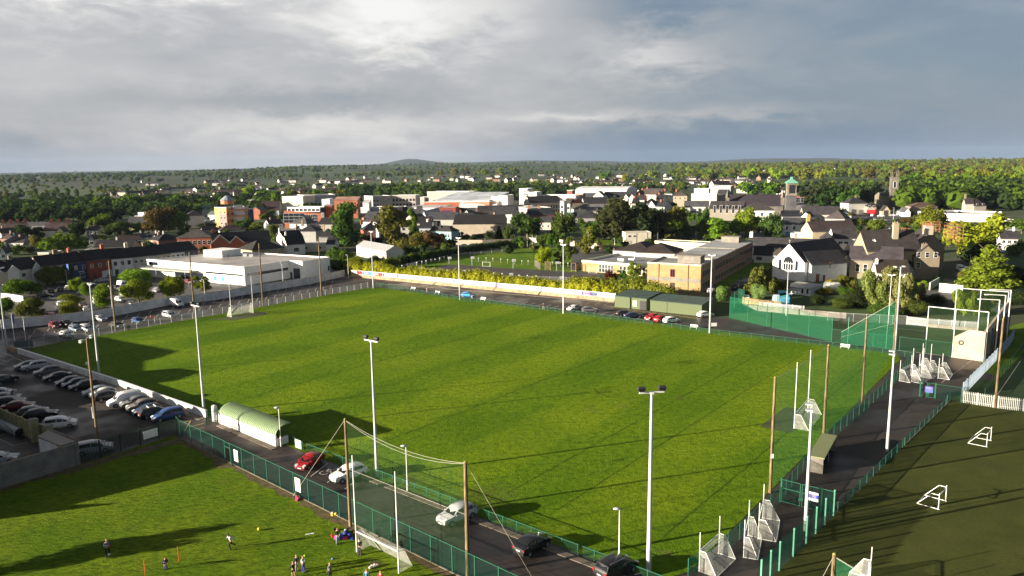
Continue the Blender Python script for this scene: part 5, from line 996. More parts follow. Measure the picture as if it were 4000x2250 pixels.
# trees
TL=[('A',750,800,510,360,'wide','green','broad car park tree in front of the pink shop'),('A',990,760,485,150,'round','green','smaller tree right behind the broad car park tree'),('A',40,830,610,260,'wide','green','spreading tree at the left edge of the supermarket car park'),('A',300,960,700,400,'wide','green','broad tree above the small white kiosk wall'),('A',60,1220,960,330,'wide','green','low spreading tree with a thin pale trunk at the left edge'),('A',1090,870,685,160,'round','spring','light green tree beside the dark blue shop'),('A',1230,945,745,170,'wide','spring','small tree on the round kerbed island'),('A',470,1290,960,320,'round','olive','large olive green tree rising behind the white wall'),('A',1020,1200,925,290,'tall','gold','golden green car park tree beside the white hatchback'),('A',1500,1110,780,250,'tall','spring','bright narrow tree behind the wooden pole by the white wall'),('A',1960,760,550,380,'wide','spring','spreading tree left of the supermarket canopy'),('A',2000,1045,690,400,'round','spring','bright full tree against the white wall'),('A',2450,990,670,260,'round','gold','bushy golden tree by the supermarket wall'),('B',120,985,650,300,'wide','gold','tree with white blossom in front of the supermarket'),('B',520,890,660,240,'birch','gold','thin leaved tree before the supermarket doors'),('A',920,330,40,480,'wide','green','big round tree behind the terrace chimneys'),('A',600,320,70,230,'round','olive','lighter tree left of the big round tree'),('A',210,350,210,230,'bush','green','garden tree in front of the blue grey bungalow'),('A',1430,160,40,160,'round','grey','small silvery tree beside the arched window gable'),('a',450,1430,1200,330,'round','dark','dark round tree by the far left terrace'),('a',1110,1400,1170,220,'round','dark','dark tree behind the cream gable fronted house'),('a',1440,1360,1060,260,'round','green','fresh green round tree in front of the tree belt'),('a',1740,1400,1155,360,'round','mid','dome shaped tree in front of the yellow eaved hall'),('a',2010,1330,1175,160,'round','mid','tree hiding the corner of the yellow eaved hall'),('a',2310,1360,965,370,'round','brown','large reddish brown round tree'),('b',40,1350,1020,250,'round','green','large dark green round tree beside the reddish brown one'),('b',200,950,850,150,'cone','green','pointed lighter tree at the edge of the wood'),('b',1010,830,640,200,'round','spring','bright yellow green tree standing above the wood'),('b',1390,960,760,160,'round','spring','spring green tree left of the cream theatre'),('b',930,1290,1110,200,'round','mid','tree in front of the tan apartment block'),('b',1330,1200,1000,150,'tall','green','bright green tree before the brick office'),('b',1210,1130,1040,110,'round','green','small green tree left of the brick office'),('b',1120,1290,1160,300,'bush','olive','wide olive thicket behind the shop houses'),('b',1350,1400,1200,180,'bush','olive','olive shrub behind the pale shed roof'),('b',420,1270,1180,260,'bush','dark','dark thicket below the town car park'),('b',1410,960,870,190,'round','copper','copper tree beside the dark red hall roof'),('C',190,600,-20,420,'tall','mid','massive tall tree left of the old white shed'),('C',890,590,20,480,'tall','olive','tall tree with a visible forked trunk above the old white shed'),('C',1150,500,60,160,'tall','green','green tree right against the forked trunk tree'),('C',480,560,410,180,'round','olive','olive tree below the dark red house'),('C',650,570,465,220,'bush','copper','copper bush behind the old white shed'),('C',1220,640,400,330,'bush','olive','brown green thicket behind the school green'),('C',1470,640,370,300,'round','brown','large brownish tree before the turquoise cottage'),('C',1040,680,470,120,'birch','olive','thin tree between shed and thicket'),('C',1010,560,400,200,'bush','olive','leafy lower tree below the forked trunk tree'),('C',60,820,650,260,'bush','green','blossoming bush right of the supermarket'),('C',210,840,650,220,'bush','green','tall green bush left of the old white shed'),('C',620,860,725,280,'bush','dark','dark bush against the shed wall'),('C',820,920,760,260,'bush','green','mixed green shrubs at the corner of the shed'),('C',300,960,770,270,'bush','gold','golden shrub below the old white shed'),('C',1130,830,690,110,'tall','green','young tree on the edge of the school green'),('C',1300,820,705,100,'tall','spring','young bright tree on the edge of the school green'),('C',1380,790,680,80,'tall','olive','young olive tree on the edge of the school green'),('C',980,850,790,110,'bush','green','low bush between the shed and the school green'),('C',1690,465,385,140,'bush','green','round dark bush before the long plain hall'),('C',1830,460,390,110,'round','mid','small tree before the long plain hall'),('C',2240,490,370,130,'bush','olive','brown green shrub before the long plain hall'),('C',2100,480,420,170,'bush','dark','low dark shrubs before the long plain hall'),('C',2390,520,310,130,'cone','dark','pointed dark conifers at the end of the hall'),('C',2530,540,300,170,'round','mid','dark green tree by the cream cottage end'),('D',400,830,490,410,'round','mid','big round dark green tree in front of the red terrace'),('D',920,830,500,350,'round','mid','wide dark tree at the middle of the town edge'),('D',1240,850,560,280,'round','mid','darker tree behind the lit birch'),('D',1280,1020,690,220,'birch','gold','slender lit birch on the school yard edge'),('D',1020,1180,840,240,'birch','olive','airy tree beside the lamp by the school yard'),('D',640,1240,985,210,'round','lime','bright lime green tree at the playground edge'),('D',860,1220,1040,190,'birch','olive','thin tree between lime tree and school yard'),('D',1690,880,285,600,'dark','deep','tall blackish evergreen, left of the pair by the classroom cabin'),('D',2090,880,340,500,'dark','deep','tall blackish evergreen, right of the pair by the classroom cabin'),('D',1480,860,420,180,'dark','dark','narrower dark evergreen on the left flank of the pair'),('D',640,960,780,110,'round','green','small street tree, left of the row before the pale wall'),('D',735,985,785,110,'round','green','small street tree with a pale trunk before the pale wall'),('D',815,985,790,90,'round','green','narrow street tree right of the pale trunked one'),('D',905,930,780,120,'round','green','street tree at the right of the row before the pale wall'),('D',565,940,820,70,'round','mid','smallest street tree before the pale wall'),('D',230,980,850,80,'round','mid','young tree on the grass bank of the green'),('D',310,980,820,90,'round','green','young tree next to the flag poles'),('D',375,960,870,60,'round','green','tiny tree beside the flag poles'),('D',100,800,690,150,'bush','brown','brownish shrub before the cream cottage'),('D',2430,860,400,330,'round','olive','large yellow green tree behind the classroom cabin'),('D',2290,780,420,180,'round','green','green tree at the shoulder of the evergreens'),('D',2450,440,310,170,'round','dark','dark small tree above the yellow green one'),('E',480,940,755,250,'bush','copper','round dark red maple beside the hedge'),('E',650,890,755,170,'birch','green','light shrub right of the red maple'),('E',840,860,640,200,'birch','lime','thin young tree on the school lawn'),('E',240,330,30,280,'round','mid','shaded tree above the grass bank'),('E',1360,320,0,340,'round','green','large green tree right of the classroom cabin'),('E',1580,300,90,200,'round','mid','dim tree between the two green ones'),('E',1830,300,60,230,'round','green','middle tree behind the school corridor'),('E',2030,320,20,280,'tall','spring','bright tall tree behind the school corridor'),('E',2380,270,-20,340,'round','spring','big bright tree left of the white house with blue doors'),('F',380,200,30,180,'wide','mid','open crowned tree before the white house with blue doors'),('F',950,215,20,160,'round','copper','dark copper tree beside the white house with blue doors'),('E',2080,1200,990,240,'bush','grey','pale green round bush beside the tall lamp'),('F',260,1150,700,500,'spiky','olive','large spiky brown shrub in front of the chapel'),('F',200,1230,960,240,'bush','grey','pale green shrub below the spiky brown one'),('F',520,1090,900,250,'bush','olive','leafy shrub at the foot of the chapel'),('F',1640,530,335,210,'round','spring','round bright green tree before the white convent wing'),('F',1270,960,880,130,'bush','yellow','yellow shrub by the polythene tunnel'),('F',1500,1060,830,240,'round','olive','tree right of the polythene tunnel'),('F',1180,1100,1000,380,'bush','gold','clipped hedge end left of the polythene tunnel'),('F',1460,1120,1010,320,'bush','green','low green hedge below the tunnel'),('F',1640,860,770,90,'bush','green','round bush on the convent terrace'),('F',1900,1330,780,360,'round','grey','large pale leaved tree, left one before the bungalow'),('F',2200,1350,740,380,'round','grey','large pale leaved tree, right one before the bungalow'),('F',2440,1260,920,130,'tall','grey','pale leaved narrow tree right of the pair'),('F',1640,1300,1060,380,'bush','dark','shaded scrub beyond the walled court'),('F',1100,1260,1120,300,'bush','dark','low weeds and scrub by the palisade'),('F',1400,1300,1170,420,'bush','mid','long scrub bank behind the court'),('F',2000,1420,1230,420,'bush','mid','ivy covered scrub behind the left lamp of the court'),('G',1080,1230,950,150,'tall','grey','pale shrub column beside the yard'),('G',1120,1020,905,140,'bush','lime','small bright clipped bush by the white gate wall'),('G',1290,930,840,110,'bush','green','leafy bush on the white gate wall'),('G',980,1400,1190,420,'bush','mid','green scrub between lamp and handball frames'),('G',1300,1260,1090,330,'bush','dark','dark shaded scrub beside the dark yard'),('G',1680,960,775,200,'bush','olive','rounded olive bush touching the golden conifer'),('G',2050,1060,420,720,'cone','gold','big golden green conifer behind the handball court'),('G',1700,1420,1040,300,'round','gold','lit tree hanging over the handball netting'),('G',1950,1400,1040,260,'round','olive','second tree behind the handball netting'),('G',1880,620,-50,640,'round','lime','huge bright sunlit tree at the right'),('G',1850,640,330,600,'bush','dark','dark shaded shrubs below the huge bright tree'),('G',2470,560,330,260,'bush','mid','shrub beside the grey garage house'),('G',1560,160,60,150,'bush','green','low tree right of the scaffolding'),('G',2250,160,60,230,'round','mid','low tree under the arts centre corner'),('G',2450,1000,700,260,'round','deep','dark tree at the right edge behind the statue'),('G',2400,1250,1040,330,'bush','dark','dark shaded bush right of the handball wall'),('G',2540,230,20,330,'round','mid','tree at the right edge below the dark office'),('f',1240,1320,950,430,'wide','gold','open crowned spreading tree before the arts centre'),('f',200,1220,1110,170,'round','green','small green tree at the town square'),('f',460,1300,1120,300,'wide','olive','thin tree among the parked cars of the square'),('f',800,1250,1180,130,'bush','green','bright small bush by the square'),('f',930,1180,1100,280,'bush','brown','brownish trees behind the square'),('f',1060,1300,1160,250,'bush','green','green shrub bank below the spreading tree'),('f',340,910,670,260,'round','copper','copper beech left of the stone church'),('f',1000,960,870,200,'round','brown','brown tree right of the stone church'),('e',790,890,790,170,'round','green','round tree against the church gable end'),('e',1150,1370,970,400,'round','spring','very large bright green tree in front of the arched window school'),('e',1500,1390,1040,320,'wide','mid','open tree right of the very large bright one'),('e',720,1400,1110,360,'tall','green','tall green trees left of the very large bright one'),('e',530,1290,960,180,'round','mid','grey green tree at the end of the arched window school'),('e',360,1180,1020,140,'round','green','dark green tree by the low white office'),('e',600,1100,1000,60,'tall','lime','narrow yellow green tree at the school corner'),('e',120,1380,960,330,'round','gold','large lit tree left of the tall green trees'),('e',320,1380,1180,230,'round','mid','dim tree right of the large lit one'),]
for t_ in TL:ptree(*t_[:-1],label=t_[-1])
def place_phrase(x):
 return['at the far left','left of the theatre block','beyond the offices','beyond the shopping centre','beyond the barrel roofed hall','beyond the white dormers','left of the copper capped tower','between the two church towers','right of the pinnacled tower','at the far right'][min(9,int(x/257.6))]
nfar=[0]
def belt(n,x0,x1,y0,y1,hs,ws,kinds,tints,grp,dphr,seed):
 r=random.Random(seed)
 for i in range(n):
  x=x0+(x1-x0)*((i+r.uniform(.15,.85))/n)if n>3 else r.uniform(x0,x1);y=r.uniform(y0,y1)
  g=W('X',x,y);g.z=hill(g.x,g.y);h=r.uniform(*hs);k=r.choice(kinds);t=r.choice(tints);w=h*r.uniform(*ws)
  band='near edge' if y>(y0+y1)/2 else 'far edge'
  tree(g,h,w,k,t,'%s %s %s tree %s %s'%('taller' if h>sum(hs)/2 else 'shorter',TWORD[t],KWORD[k],dphr,place_phrase(x)),grp);nfar[0]+=1
GR=['spring','green','mid','olive','gold','dark']
belt(11,10,330,492,499,(12,16),(.55,.7),['tall'],['olive','mid'],'poplars of the left field','in the poplar row',1)
belt(14,-10,330,500,540,(5,9),(1.2,1.9),['bush','round'],['mid','olive','green','gold'],'scrub trees of the left field','in the rough field',2)
belt(6,200,400,520,534,(13,17),(1.0,1.4),['round'],['green','dark','mid'],'big trees behind the left field','behind the left field',3)
belt(18,-10,300,552,566,(9,13),(1.0,1.4),['round'],['dark','deep','dark'],'trees of the dark belt','in the dark tree belt',4)
belt(17,290,690,516,540,(10,14),(1.0,1.4),['round'],['dark','mid','dark','green'],'trees of the dark belt','in the dark tree belt',5)
belt(11,640,900,497,507,(10,14),(1.1,1.5),['round'],['green','olive','mid','brown'],'trees along the railway','along the railway',6)
belt(16,850,1400,484,499,(12,17),(1.1,1.5),['round'],['mid','dark','green','mid'],'trees along the railway','along the railway',7)
belt(9,960,1320,448,455,(22,30),(.8,1.3),['round','tall'],['mid','olive','gold'],'tall trees of the far suburb','in the far suburb',8)
belt(12,1340,1960,470,486,(10,15),(1.0,1.5),['round'],['green','spring','mid','olive'],'garden trees of the town','among the town gardens',9)
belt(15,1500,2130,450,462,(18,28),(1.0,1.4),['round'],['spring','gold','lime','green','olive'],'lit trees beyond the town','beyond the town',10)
belt(12,1870,2250,484,505,(12,18),(1.1,1.4),['round'],['dark','mid','dark','green'],'park trees by the churches','by the churches',11)
belt(9,2040,2200,500,530,(16,22),(1.0,1.3),['round'],['dark','dark','mid'],'park trees by the churches','by the churches',14)
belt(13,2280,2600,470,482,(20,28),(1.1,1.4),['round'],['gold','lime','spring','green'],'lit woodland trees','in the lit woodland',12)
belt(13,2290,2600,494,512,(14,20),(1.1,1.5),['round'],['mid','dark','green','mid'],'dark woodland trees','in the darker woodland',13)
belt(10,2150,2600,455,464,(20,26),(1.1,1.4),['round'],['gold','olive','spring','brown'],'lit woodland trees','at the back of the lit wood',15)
belt(5,2380,2590,514,540,(12,16),(1.1,1.4),['round'],['dark','green','mid'],'dark woodland trees','at the front of the dark wood',16)
belt(9,380,860,470,484,(9,14),(1.1,1.5),['round'],['green','olive','gold'],'garden trees of the left suburb','in the left suburb',17)
def mass(name,label,n,region,size,tints,seed,leafy=26,clear=0):
 r=np.random.RandomState(seed);rr=random.Random(seed);mbs={}
 for i in range(n):
  x,y=region(rr);g=W('X',x,y);d=math.hypot(g.x,g.y)
  if d>13500 or d<0:continue
  if clear and noise.noise((g.x/420,g.y/260,seed*.1))<clear:continue
  z=hill(g.x,g.y);s=rr.uniform(*size);t=rr.choice(tints);q=mbs.setdefault(t,MB())
  w=s*rr.uniform(.9,1.7);ico((g.x,g.y,z+s*.5),(w*.5,w*.5,s*.55),q)
  c=np.array([g.x,g.y,z+s*.55]);dd=r.normal(size=(leafy,3));dd[:,2]=abs(dd[:,2])*.9-.1;dd/=np.linalg.norm(dd,axis=1)[:,None]
  p=c+dd*np.array([w*.52,w*.52,s*.56])*(.85+.3*r.rand(leafy,1));nn=dd+r.normal(size=(leafy,3))*.5;tt=np.cross(nn,r.normal(size=(leafy,3)));tt/=np.linalg.norm(tt,axis=1)[:,None];bb=np.cross(nn,tt);bb/=np.linalg.norm(bb,axis=1)[:,None]
  e=s*.13*(.6+r.rand(leafy,1));vs=np.stack([p-tt*e,p-bb*e,p+tt*e,p+bb*e],1).reshape(-1,3);k=len(q.v)
  q.v+=[tuple(v)for v in vs.tolist()];q.f+=[(k+4*j,k+4*j+1,k+4*j+2,k+4*j+3)for j in range(leafy)];q.m+=[0]*leafy
 for t,q in mbs.items():tag(q.build(name,['far_foliage'],color=tuple(.8*v for v in TINT[t])),'%s, %s'%(label,TWORD[t]),'woodland',None,'stuff')
leafm('far_foliage')
def reg(x0,x1,ya,yb,pw=1.0):return lambda r:(r.uniform(x0,x1),ya+(yb-ya)*r.random()**pw)
def tilt(f):return lambda r:(lambda p:(p[0],p[1]-(p[0]-1288)*.0132))(f(r))
mass('woodland','hedges and copses of the far country',4600,tilt(reg(-60,2640,426,447,.8)),(7,13),['dark','mid','green','olive'],21,14,-.08)
mass('woodland','gardens and copses between the houses',1700,tilt(reg(-40,2620,446,482,.8)),(4,7.5),['mid','green','olive','dark','gold'],22,26,-.15)
mass('woodland','woods behind the left suburb',900,tilt(reg(-60,900,432,452)),(8,13),['dark','mid','green','olive'],28,18,-.12)
mass('woodland','lit wood beyond the town',900,tilt(reg(1700,2640,436,462,.9)),(10,17),['gold','olive','spring','olive','green'],23,30)
mass('woodland','wood behind the right houses',330,reg(2270,2640,462,528),(10,16),['mid','dark','green'],24,40)
mass('woodland','belt of woodland behind the town',300,reg(850,1650,476,500),(8,12),['dark','mid'],25,40)
mass('woodland','thick wood left of the theatre',420,reg(-30,900,505,548),(7,10),['dark','mid','dark'],26,40)
mass('scrub','low scrub of gardens and yards',500,reg(-60,2620,520,640),(2,3.6),['mid','dark','green','olive'],27,30)
HC=[((.62,.62,.6),'white'),((.56,.52,.42),'cream'),((.4,.39,.36),'grey'),((.52,.50,.48),'pale grey'),((.34,.2,.15),'brick')]
RC=[((.035,.033,.035),'black'),((.055,.045,.042),'brown'),((.07,.07,.078),'slate'),((.11,.08,.07),'reddish')]
protoH={}
def proto_house(kind):
 if kind not in protoH:
  L,D,h,rh,ty,nw={'detached':(10,8,5.2,3.0,'gable',3),'gable_fronted':(8,11,5.2,3.4,'gablef',2),'semi':(15,8.5,5.2,3.2,'gable',4),'row':(30,8.5,5.2,3.2,'gable',8),'bungalow':(14,8,2.9,2.8,'hip',4)}[kind]
  protoH[kind]=(L,building(Vector((0,0,0)),Vector((L,0,0)),D,h,rh,ty,WHITE,SLATE,'x','house',{'row':'house_row','bungalow':'bungalow'}.get(kind,'house'),chim=[(.3 if ty!='gablef' else .5,.5,1.0,1.3,(.3,.2,.15))],wins=[('f',nw,(3.3,.9)if h>4 else(.9,),1.3,1.2,'plain')]))
 return protoH[kind]
KH={'detached':'detached house','gable_fronted':'gable fronted house','semi':'joined houses','row':'house row','bungalow':'low bungalow'}
firstuse=set()
def suburb(n,x0,x1,y0,y1,kinds,phr,seed,sc=(.9,1.15)):
 r=random.Random(seed);spots=[];k=0;tries=0
 while k<n and tries<n*30:
  tries+=1;x=r.uniform(x0,x1);y=y0+(y1-y0)*r.random()**.9-(x-1288)*.0132;g=W('X',x,y);g.z=hill(g.x,g.y)
  if any((g-s).length<17 for s in spots):continue
  spots.append(g);kd=r.choice(kinds);L,pr=proto_house(kd);wc,wn=r.choice(HC[:2]*2+HC);rc,rn=r.choice(RC);a=math.atan2(g.x,g.y);rz=-a+r.choice([0,0,.5,-.5,.9,-.8])+r.uniform(-.15,.15)
  o=dup(pr,tuple(g),rz,'%s %s, %s roof, %s, %s'%(wn,KH[kd],rn,phr,place_phrase(x)),'house','houses of the far suburbs')
  s=r.uniform(*sc)*(1.15 if y<470 else 1);o.scale=(s,s,s)
  for ch in o.children:
   if ch.name.startswith('wall'):ch.color=c4(wc)
   if ch.name.startswith('roof'):ch.color=c4(rc)
  k+=1
suburb(26,350,900,452,462,['detached','semi','row','gable_fronted'],'in the back rows',31)
suburb(30,380,900,464,484,['semi','row','gable_fronted','semi'],'in the front rows',32)
suburb(16,230,640,478,500,['semi','row','gable_fronted'],'near the wood',33)
suburb(44,850,1420,449,462,['detached','semi','gable_fronted'],'in the far rows',34)
suburb(60,1380,2020,452,466,['gable_fronted','gable_fronted','semi','detached','bungalow'],'on the far slope',35)
suburb(38,1380,1960,466,480,['gable_fronted','semi','detached','row'],'on the near slope',36)
suburb(12,1880,2480,452,462,['detached','semi','bungalow'],'among the lit trees',37)
suburb(13,0,760,570,618,['bungalow','gable_fronted','bungalow','detached'],'among the near gardens',38,(.8,1))
suburb(12,1100,1560,512,530,['row','semi','detached'],'in the town streets',39)
suburb(12,1800,2400,480,500,['semi','bungalow','detached'],'below the wood',40)
suburb(10,900,1280,568,592,['detached','semi'],'behind the school green',41)
for L,o in protoH.values():
 for c in list(o.children_recursive):bpy.data.objects.remove(c)
 bpy.data.objects.remove(o)
# cars
def car_meshes(kind):
 S={'hatch':(4.1,[(-2.05,.62,.62,.72),(-1.98,.90,.92,.80),(-1.80,.95,1.02,.84),(-1.35,.95,1.42,.86),(-.3,.94,1.50,.87),(.35,.93,1.42,.87),(1.10,.92,.96,.86),(1.75,.80,.82,.82),(2.0,.62,.64,.74),(2.06,.45,.45,.68)],(-1.8,1.10),1.30,-1.28),'saloon':(4.6,[(-2.3,.60,.60,.72),(-2.22,.92,.94,.80),(-1.60,.96,1.00,.85),(-.95,.95,1.38,.86),(-.1,.94,1.45,.87),(.45,.93,1.38,.87),(1.20,.91,.95,.86),(1.95,.78,.80,.82),(2.25,.60,.62,.74),(2.32,.45,.45,.68)],(-1.6,1.2),1.42,-1.36),'estate':(4.7,[(-2.35,.62,.62,.74),(-2.28,.95,1.0,.82),(-2.12,.97,1.12,.85),(-1.75,.96,1.46,.87),(-.3,.95,1.52,.88),(.4,.94,1.44,.88),(1.2,.92,.96,.87),(1.98,.80,.82,.83),(2.28,.62,.64,.75),(2.35,.45,.45,.7)],(-2.12,1.2),1.45,-1.4),'suv':(4.5,[(-2.25,.72,.72,.78),(-2.2,1.05,1.08,.86),(-2.02,1.10,1.22,.89),(-1.6,1.09,1.62,.90),(-.3,1.07,1.70,.91),(.35,1.06,1.62,.91),(1.05,1.04,1.08,.90),(1.85,.95,.97,.86),(2.2,.75,.77,.78),(2.26,.5,.5,.72)],(-2.02,1.05),1.40,-1.38),'mpv':(4.5,[(-2.25,.66,.66,.78),(-2.2,1.02,1.08,.85),(-2.05,1.04,1.25,.87),(-1.8,1.03,1.62,.88),(-.3,1.0,1.70,.89),(.5,.98,1.58,.89),(1.45,.94,.98,.87),(1.95,.80,.82,.82),(2.2,.62,.64,.74),(2.26,.45,.45,.7)],(-2.05,1.45),1.38,-1.38),'van':(5.0,[(-2.5,.7,.7,.92),(-2.48,1.1,1.95,.94),(-2.4,1.15,2.08,.95),(-1.2,1.15,2.12,.96),(.2,1.15,2.12,.96),(.75,1.15,2.04,.95),(1.55,1.12,1.20,.93),(2.15,.95,.98,.88),(2.45,.72,.74,.82),(2.5,.5,.5,.78)],(.25,1.5),1.55,-1.5)}[kind]
 L,st,cab,wf,wr=S;zb=.26 if kind not in('suv','van')else .33;rings=[]
 for x,b,r,w in st:
  t=min(1,max(0,(r-b)/.45));wr_=w*(1-.20*t);lo=min(zb+.0,b-.1)
  rings.append([(x,-w*.88,lo),(x,-w,lo+.14),(x,-w*1.01,(lo+b)/2),(x,-w*.97,b),(x,-wr_,r-.05*t),(x,-wr_*.82,r),(x,0,r+.015),(x,wr_*.82,r),(x,wr_,r-.05*t),(x,w*.97,b),(x,w*1.01,(lo+b)/2),(x,w,lo+.14),(x,w*.88,lo)])
 q=MB();k=13;q.v=[v for g in rings for v in g]
 for i in range(len(rings)-1):
  for j in range(k):q.f.append((i*k+j,i*k+(j+1)%k,(i+1)*k+(j+1)%k,(i+1)*k+j))
 q.f.append(tuple(range(k))[::-1]);q.f.append(tuple(range((len(rings)-1)*k,len(rings)*k)));q.m=[0]*len(q.f)
 body=q.mesh('body',['car_paint'],40)
 g=MB();c0,c1=cab;cs=[(i,s)for i,s in enumerate(st)if c0-.01<=s[0]<=c1+.01]
 def pt(s,f,side):
  x,b,r,w=s;t=min(1,max(0,(r-b)/.45));wr_=w*(1-.20*t);bb=b+.05;rr=r-.10*t;return(x,side*((w*.97)*(1-f)+wr_*f+.012),bb*(1-f)+rr*f)
 for(i,a),(j,b)in zip(cs,cs[1:]):
  for sd in(-1,1):
   if kind=='van' and a[0]<.2:continue
   a2=(a[0]+.04,*a[1:]);b2=(b[0]-.04,*b[1:]);P=[pt(a2,.05,sd),pt(b2,.05,sd),pt(b2,.92,sd),pt(a2,.92,sd)]
   g.add(P if sd<0 else P[::-1],[(0,1,2,3)])
 def screen(a,b,sgn):
  n=Vector((sgn*.6,0,.8))*.018;A=[(a[0],-a[3]*.86,a[2]),(a[0],a[3]*.86,a[2]),(b[0],b[3]*.70,b[2]-.03),(b[0],-b[3]*.70,b[2]-.03)]
  c=[Vector(v)+n for v in A];m=sum(c,Vector())/4;c=[m+(v-m)*.94 for v in c];g.add(c if sgn>0 else c[::-1],[(0,1,2,3)])
 fi=[i for i,s in enumerate(st)if abs(s[0]-c1)<.11][0];screen(st[fi],st[fi-1],1)
 if kind!='van':
  ri=[i for i,s in enumerate(st)if abs(s[0]-c0)<.06][0];screen(st[ri],st[ri+1],-1)
 else:g.box((-2.5,-.42,1.55),(.04,.6,.5));g.box((-2.5,.42,1.55),(.04,.6,.5))
 glass=g.mesh('windows',['car_glass'])
 r=.33 if kind not in('suv','van')else .37
 ty=MB().cyl((0,-.11,0),(0,.11,0),r,r,18).mesh('tyre',['tyre'],40);rm=MB().cyl((0,-.12,0),(0,.12,0),r*.62,r*.62,10)
 for i in range(5):a=2*PI*i/5;rm.box((math.cos(a)*r*.3,0,math.sin(a)*r*.3),(.06,.25,.06))
 rm=rm.mesh('rim',['rim'])
 f,b_=st[-3],st[1]
 hl=MB().box((0,0,0),(.34,.36,.13)).mesh('headlight',['lamp_clear']);tl=MB().box((0,0,0),(.14,.22,.24 if kind in('suv','mpv','van','estate')else .14)).mesh('tail_light',['lamp_red'])
 gr=MB().box((st[-2][0]-.005,0,.52),(.12,.9,.18)).box((st[-1][0]-.02,0,.38),(.1,1.3,.12)).mesh('grille',['black_plastic'])
 pl=MB().box((0,0,0),(.03,.52,.12)).mesh('number_plate',['number_plate']);mi=MB().box((0,0,0),(.16,.2,.13)).mesh('mirror',['car_paint'],30)
 return dict(L=L,st=st,body=body,glass=glass,tyre=ty,rim=rm,hl=hl,tl=tl,gr=gr,pl=pl,mi=mi,wf=wf,wr=wr,r=r,cab=cab)
CARM={}
PC={'black':(.012,.012,.014),'white':(.72,.72,.72),'silver':(.42,.43,.45),'grey':(.12,.125,.135),'red':(.30,.01,.012),'maroon':(.12,.01,.015),'blue':(.015,.05,.16),'navy':(.012,.025,.06),'brown':(.13,.11,.10),'sky':(.02,.22,.55),'purple':(.035,.012,.04),'bluegrey':(.14,.18,.24),'dark green':(.02,.04,.035),'pink':(.5,.2,.22)}
KN={'hatch':'hatchback','saloon':'saloon car','estate':'estate car','suv':'tall off-road car','mpv':'people carrier','van':'van'}
def car(p,hd,kind,colr,label,group=None,rails=False,full=True,sc=1.0):
 if kind not in CARM:CARM[kind]=car_meshes(kind)
 C=CARM[kind];rz=hd if not isinstance(hd,Vector)else math.atan2(hd.y,hd.x)
 o=empty('van' if kind=='van' else 'parked_car',(p.x,p.y,.025),rz,label,'van' if kind=='van' else 'car',group,(sc,sc,sc));pc=PC[colr]
 ob('body',C['body'],o,pc);ob('windows',C['glass'],o)
 for x,y in((C['wf'],-1),(C['wf'],1),(C['wr'],-1),(C['wr'],1)):
  w=ob('wheel',C['tyre'],o);w.location=(x,y*(C['st'][4][3]-.10),C['r']);ob('rim',C['rim'],w)
 if full:
  st=C['st'];f=st[-3];b=st[1]
  for s in(-1,1):
   h=ob('headlight',C['hl'],o);h.location=(f[0]+.12,s*.60,f[1]-.07 if kind!='van' else .86);h.rotation_euler=(0,.35,s*-.35)
   t=ob('tail_light',C['tl'],o);t.location=(b[0]+.01,s*(b[3]-.10),b[1]-(.02 if kind in('suv','mpv','estate','van')else .06))
   m=ob('mirror',C['mi'],o,pc);m.location=(C['cab'][1]-.25,s*(st[5][3]+.06),st[5][1]+.08)
  ob('grille',C['gr'],o)
  for x in(st[-1][0]+.02,st[0][0]-.015):l=ob('number_plate',C['pl'],o);l.location=(x,0,.45 if x>0 else .72)
  if rails:
   for s in(-1,1):MB().cyl((-1.5,s*.66,C['st'][4][2]+.05),(.4,s*.66,C['st'][4][2]+.03),.025).build('roof_rail',['rim'],o)
 return o
def hpx(v,a,b):return W(v,*b)-W(v,*a)
H1=math.radians(221);cg='cars parked along the low white wall'
for x,y,k,c,lb,flip in((335,452,'hatch','grey','dark grey hatchback, farthest in the row along the low white wall',0),(445,462,'suv','silver','silver off-road car beside the farthest car of the wall row',0),(600,532,'suv','brown','brownish grey tall off-road car with roof rails in the wall row',0),(730,590,'saloon','black','black saloon between the brownish grey car and the purple one',0),(868,655,'hatch','purple','dark purple hatchback in the wall row',0),(955,678,'hatch','navy','navy hatchback squeezed beside the black estate',0),(1065,705,'estate','black','black estate car with silver window lines in the wall row',0),(1215,780,'hatch','bluegrey','blue grey hatchback partly behind the wooden lamp pole',0),(1300,802,'hatch','silver','silver hatchback hidden behind the rear facing off-road car',0),(1375,845,'suv','black','black off-road car parked tail outwards with red lights',1),(1570,905,'van','white','long white van with a roof ladder in the wall row',0),(1710,925,'suv','grey','grey off-road car right beside the white van',0),(1790,968,'suv','brown','sunlit brownish off-road car, second from the white van',0),(1860,1015,'hatch','navy','dark blue hatchback between the brown car and the roof bar car',0),(1950,1055,'mpv','black','black people carrier with white roof bars, tail outwards',1),(2118,1085,'mpv','blue','blue people carrier at the near end of the wall row',0)):
 o=car(W('I',x,y),H1+(PI if flip else 0),k,c,lb,cg,rails=k in('suv','estate'))
 if 'roof ladder' in lb:
  q=MB()
  for s in(-.3,.3):q.cyl((-1.8,s,2.25),(.3,s,2.22),.03)
  for i in range(7):q.cyl((-1.8+i*.35,-.3,2.25),(-1.8+i*.35,.3,2.25),.02)
  tag(q.build('roof_ladder',['galvanised'],o))
 if 'roof bars' in lb:
  for x2 in(-.9,.1):MB().box((x2,0,1.76),(.12,1.3,.06)).build('roof_bar',['white_paint'],o)
cg='cars in the second row of the left car park';H2=math.radians(22)
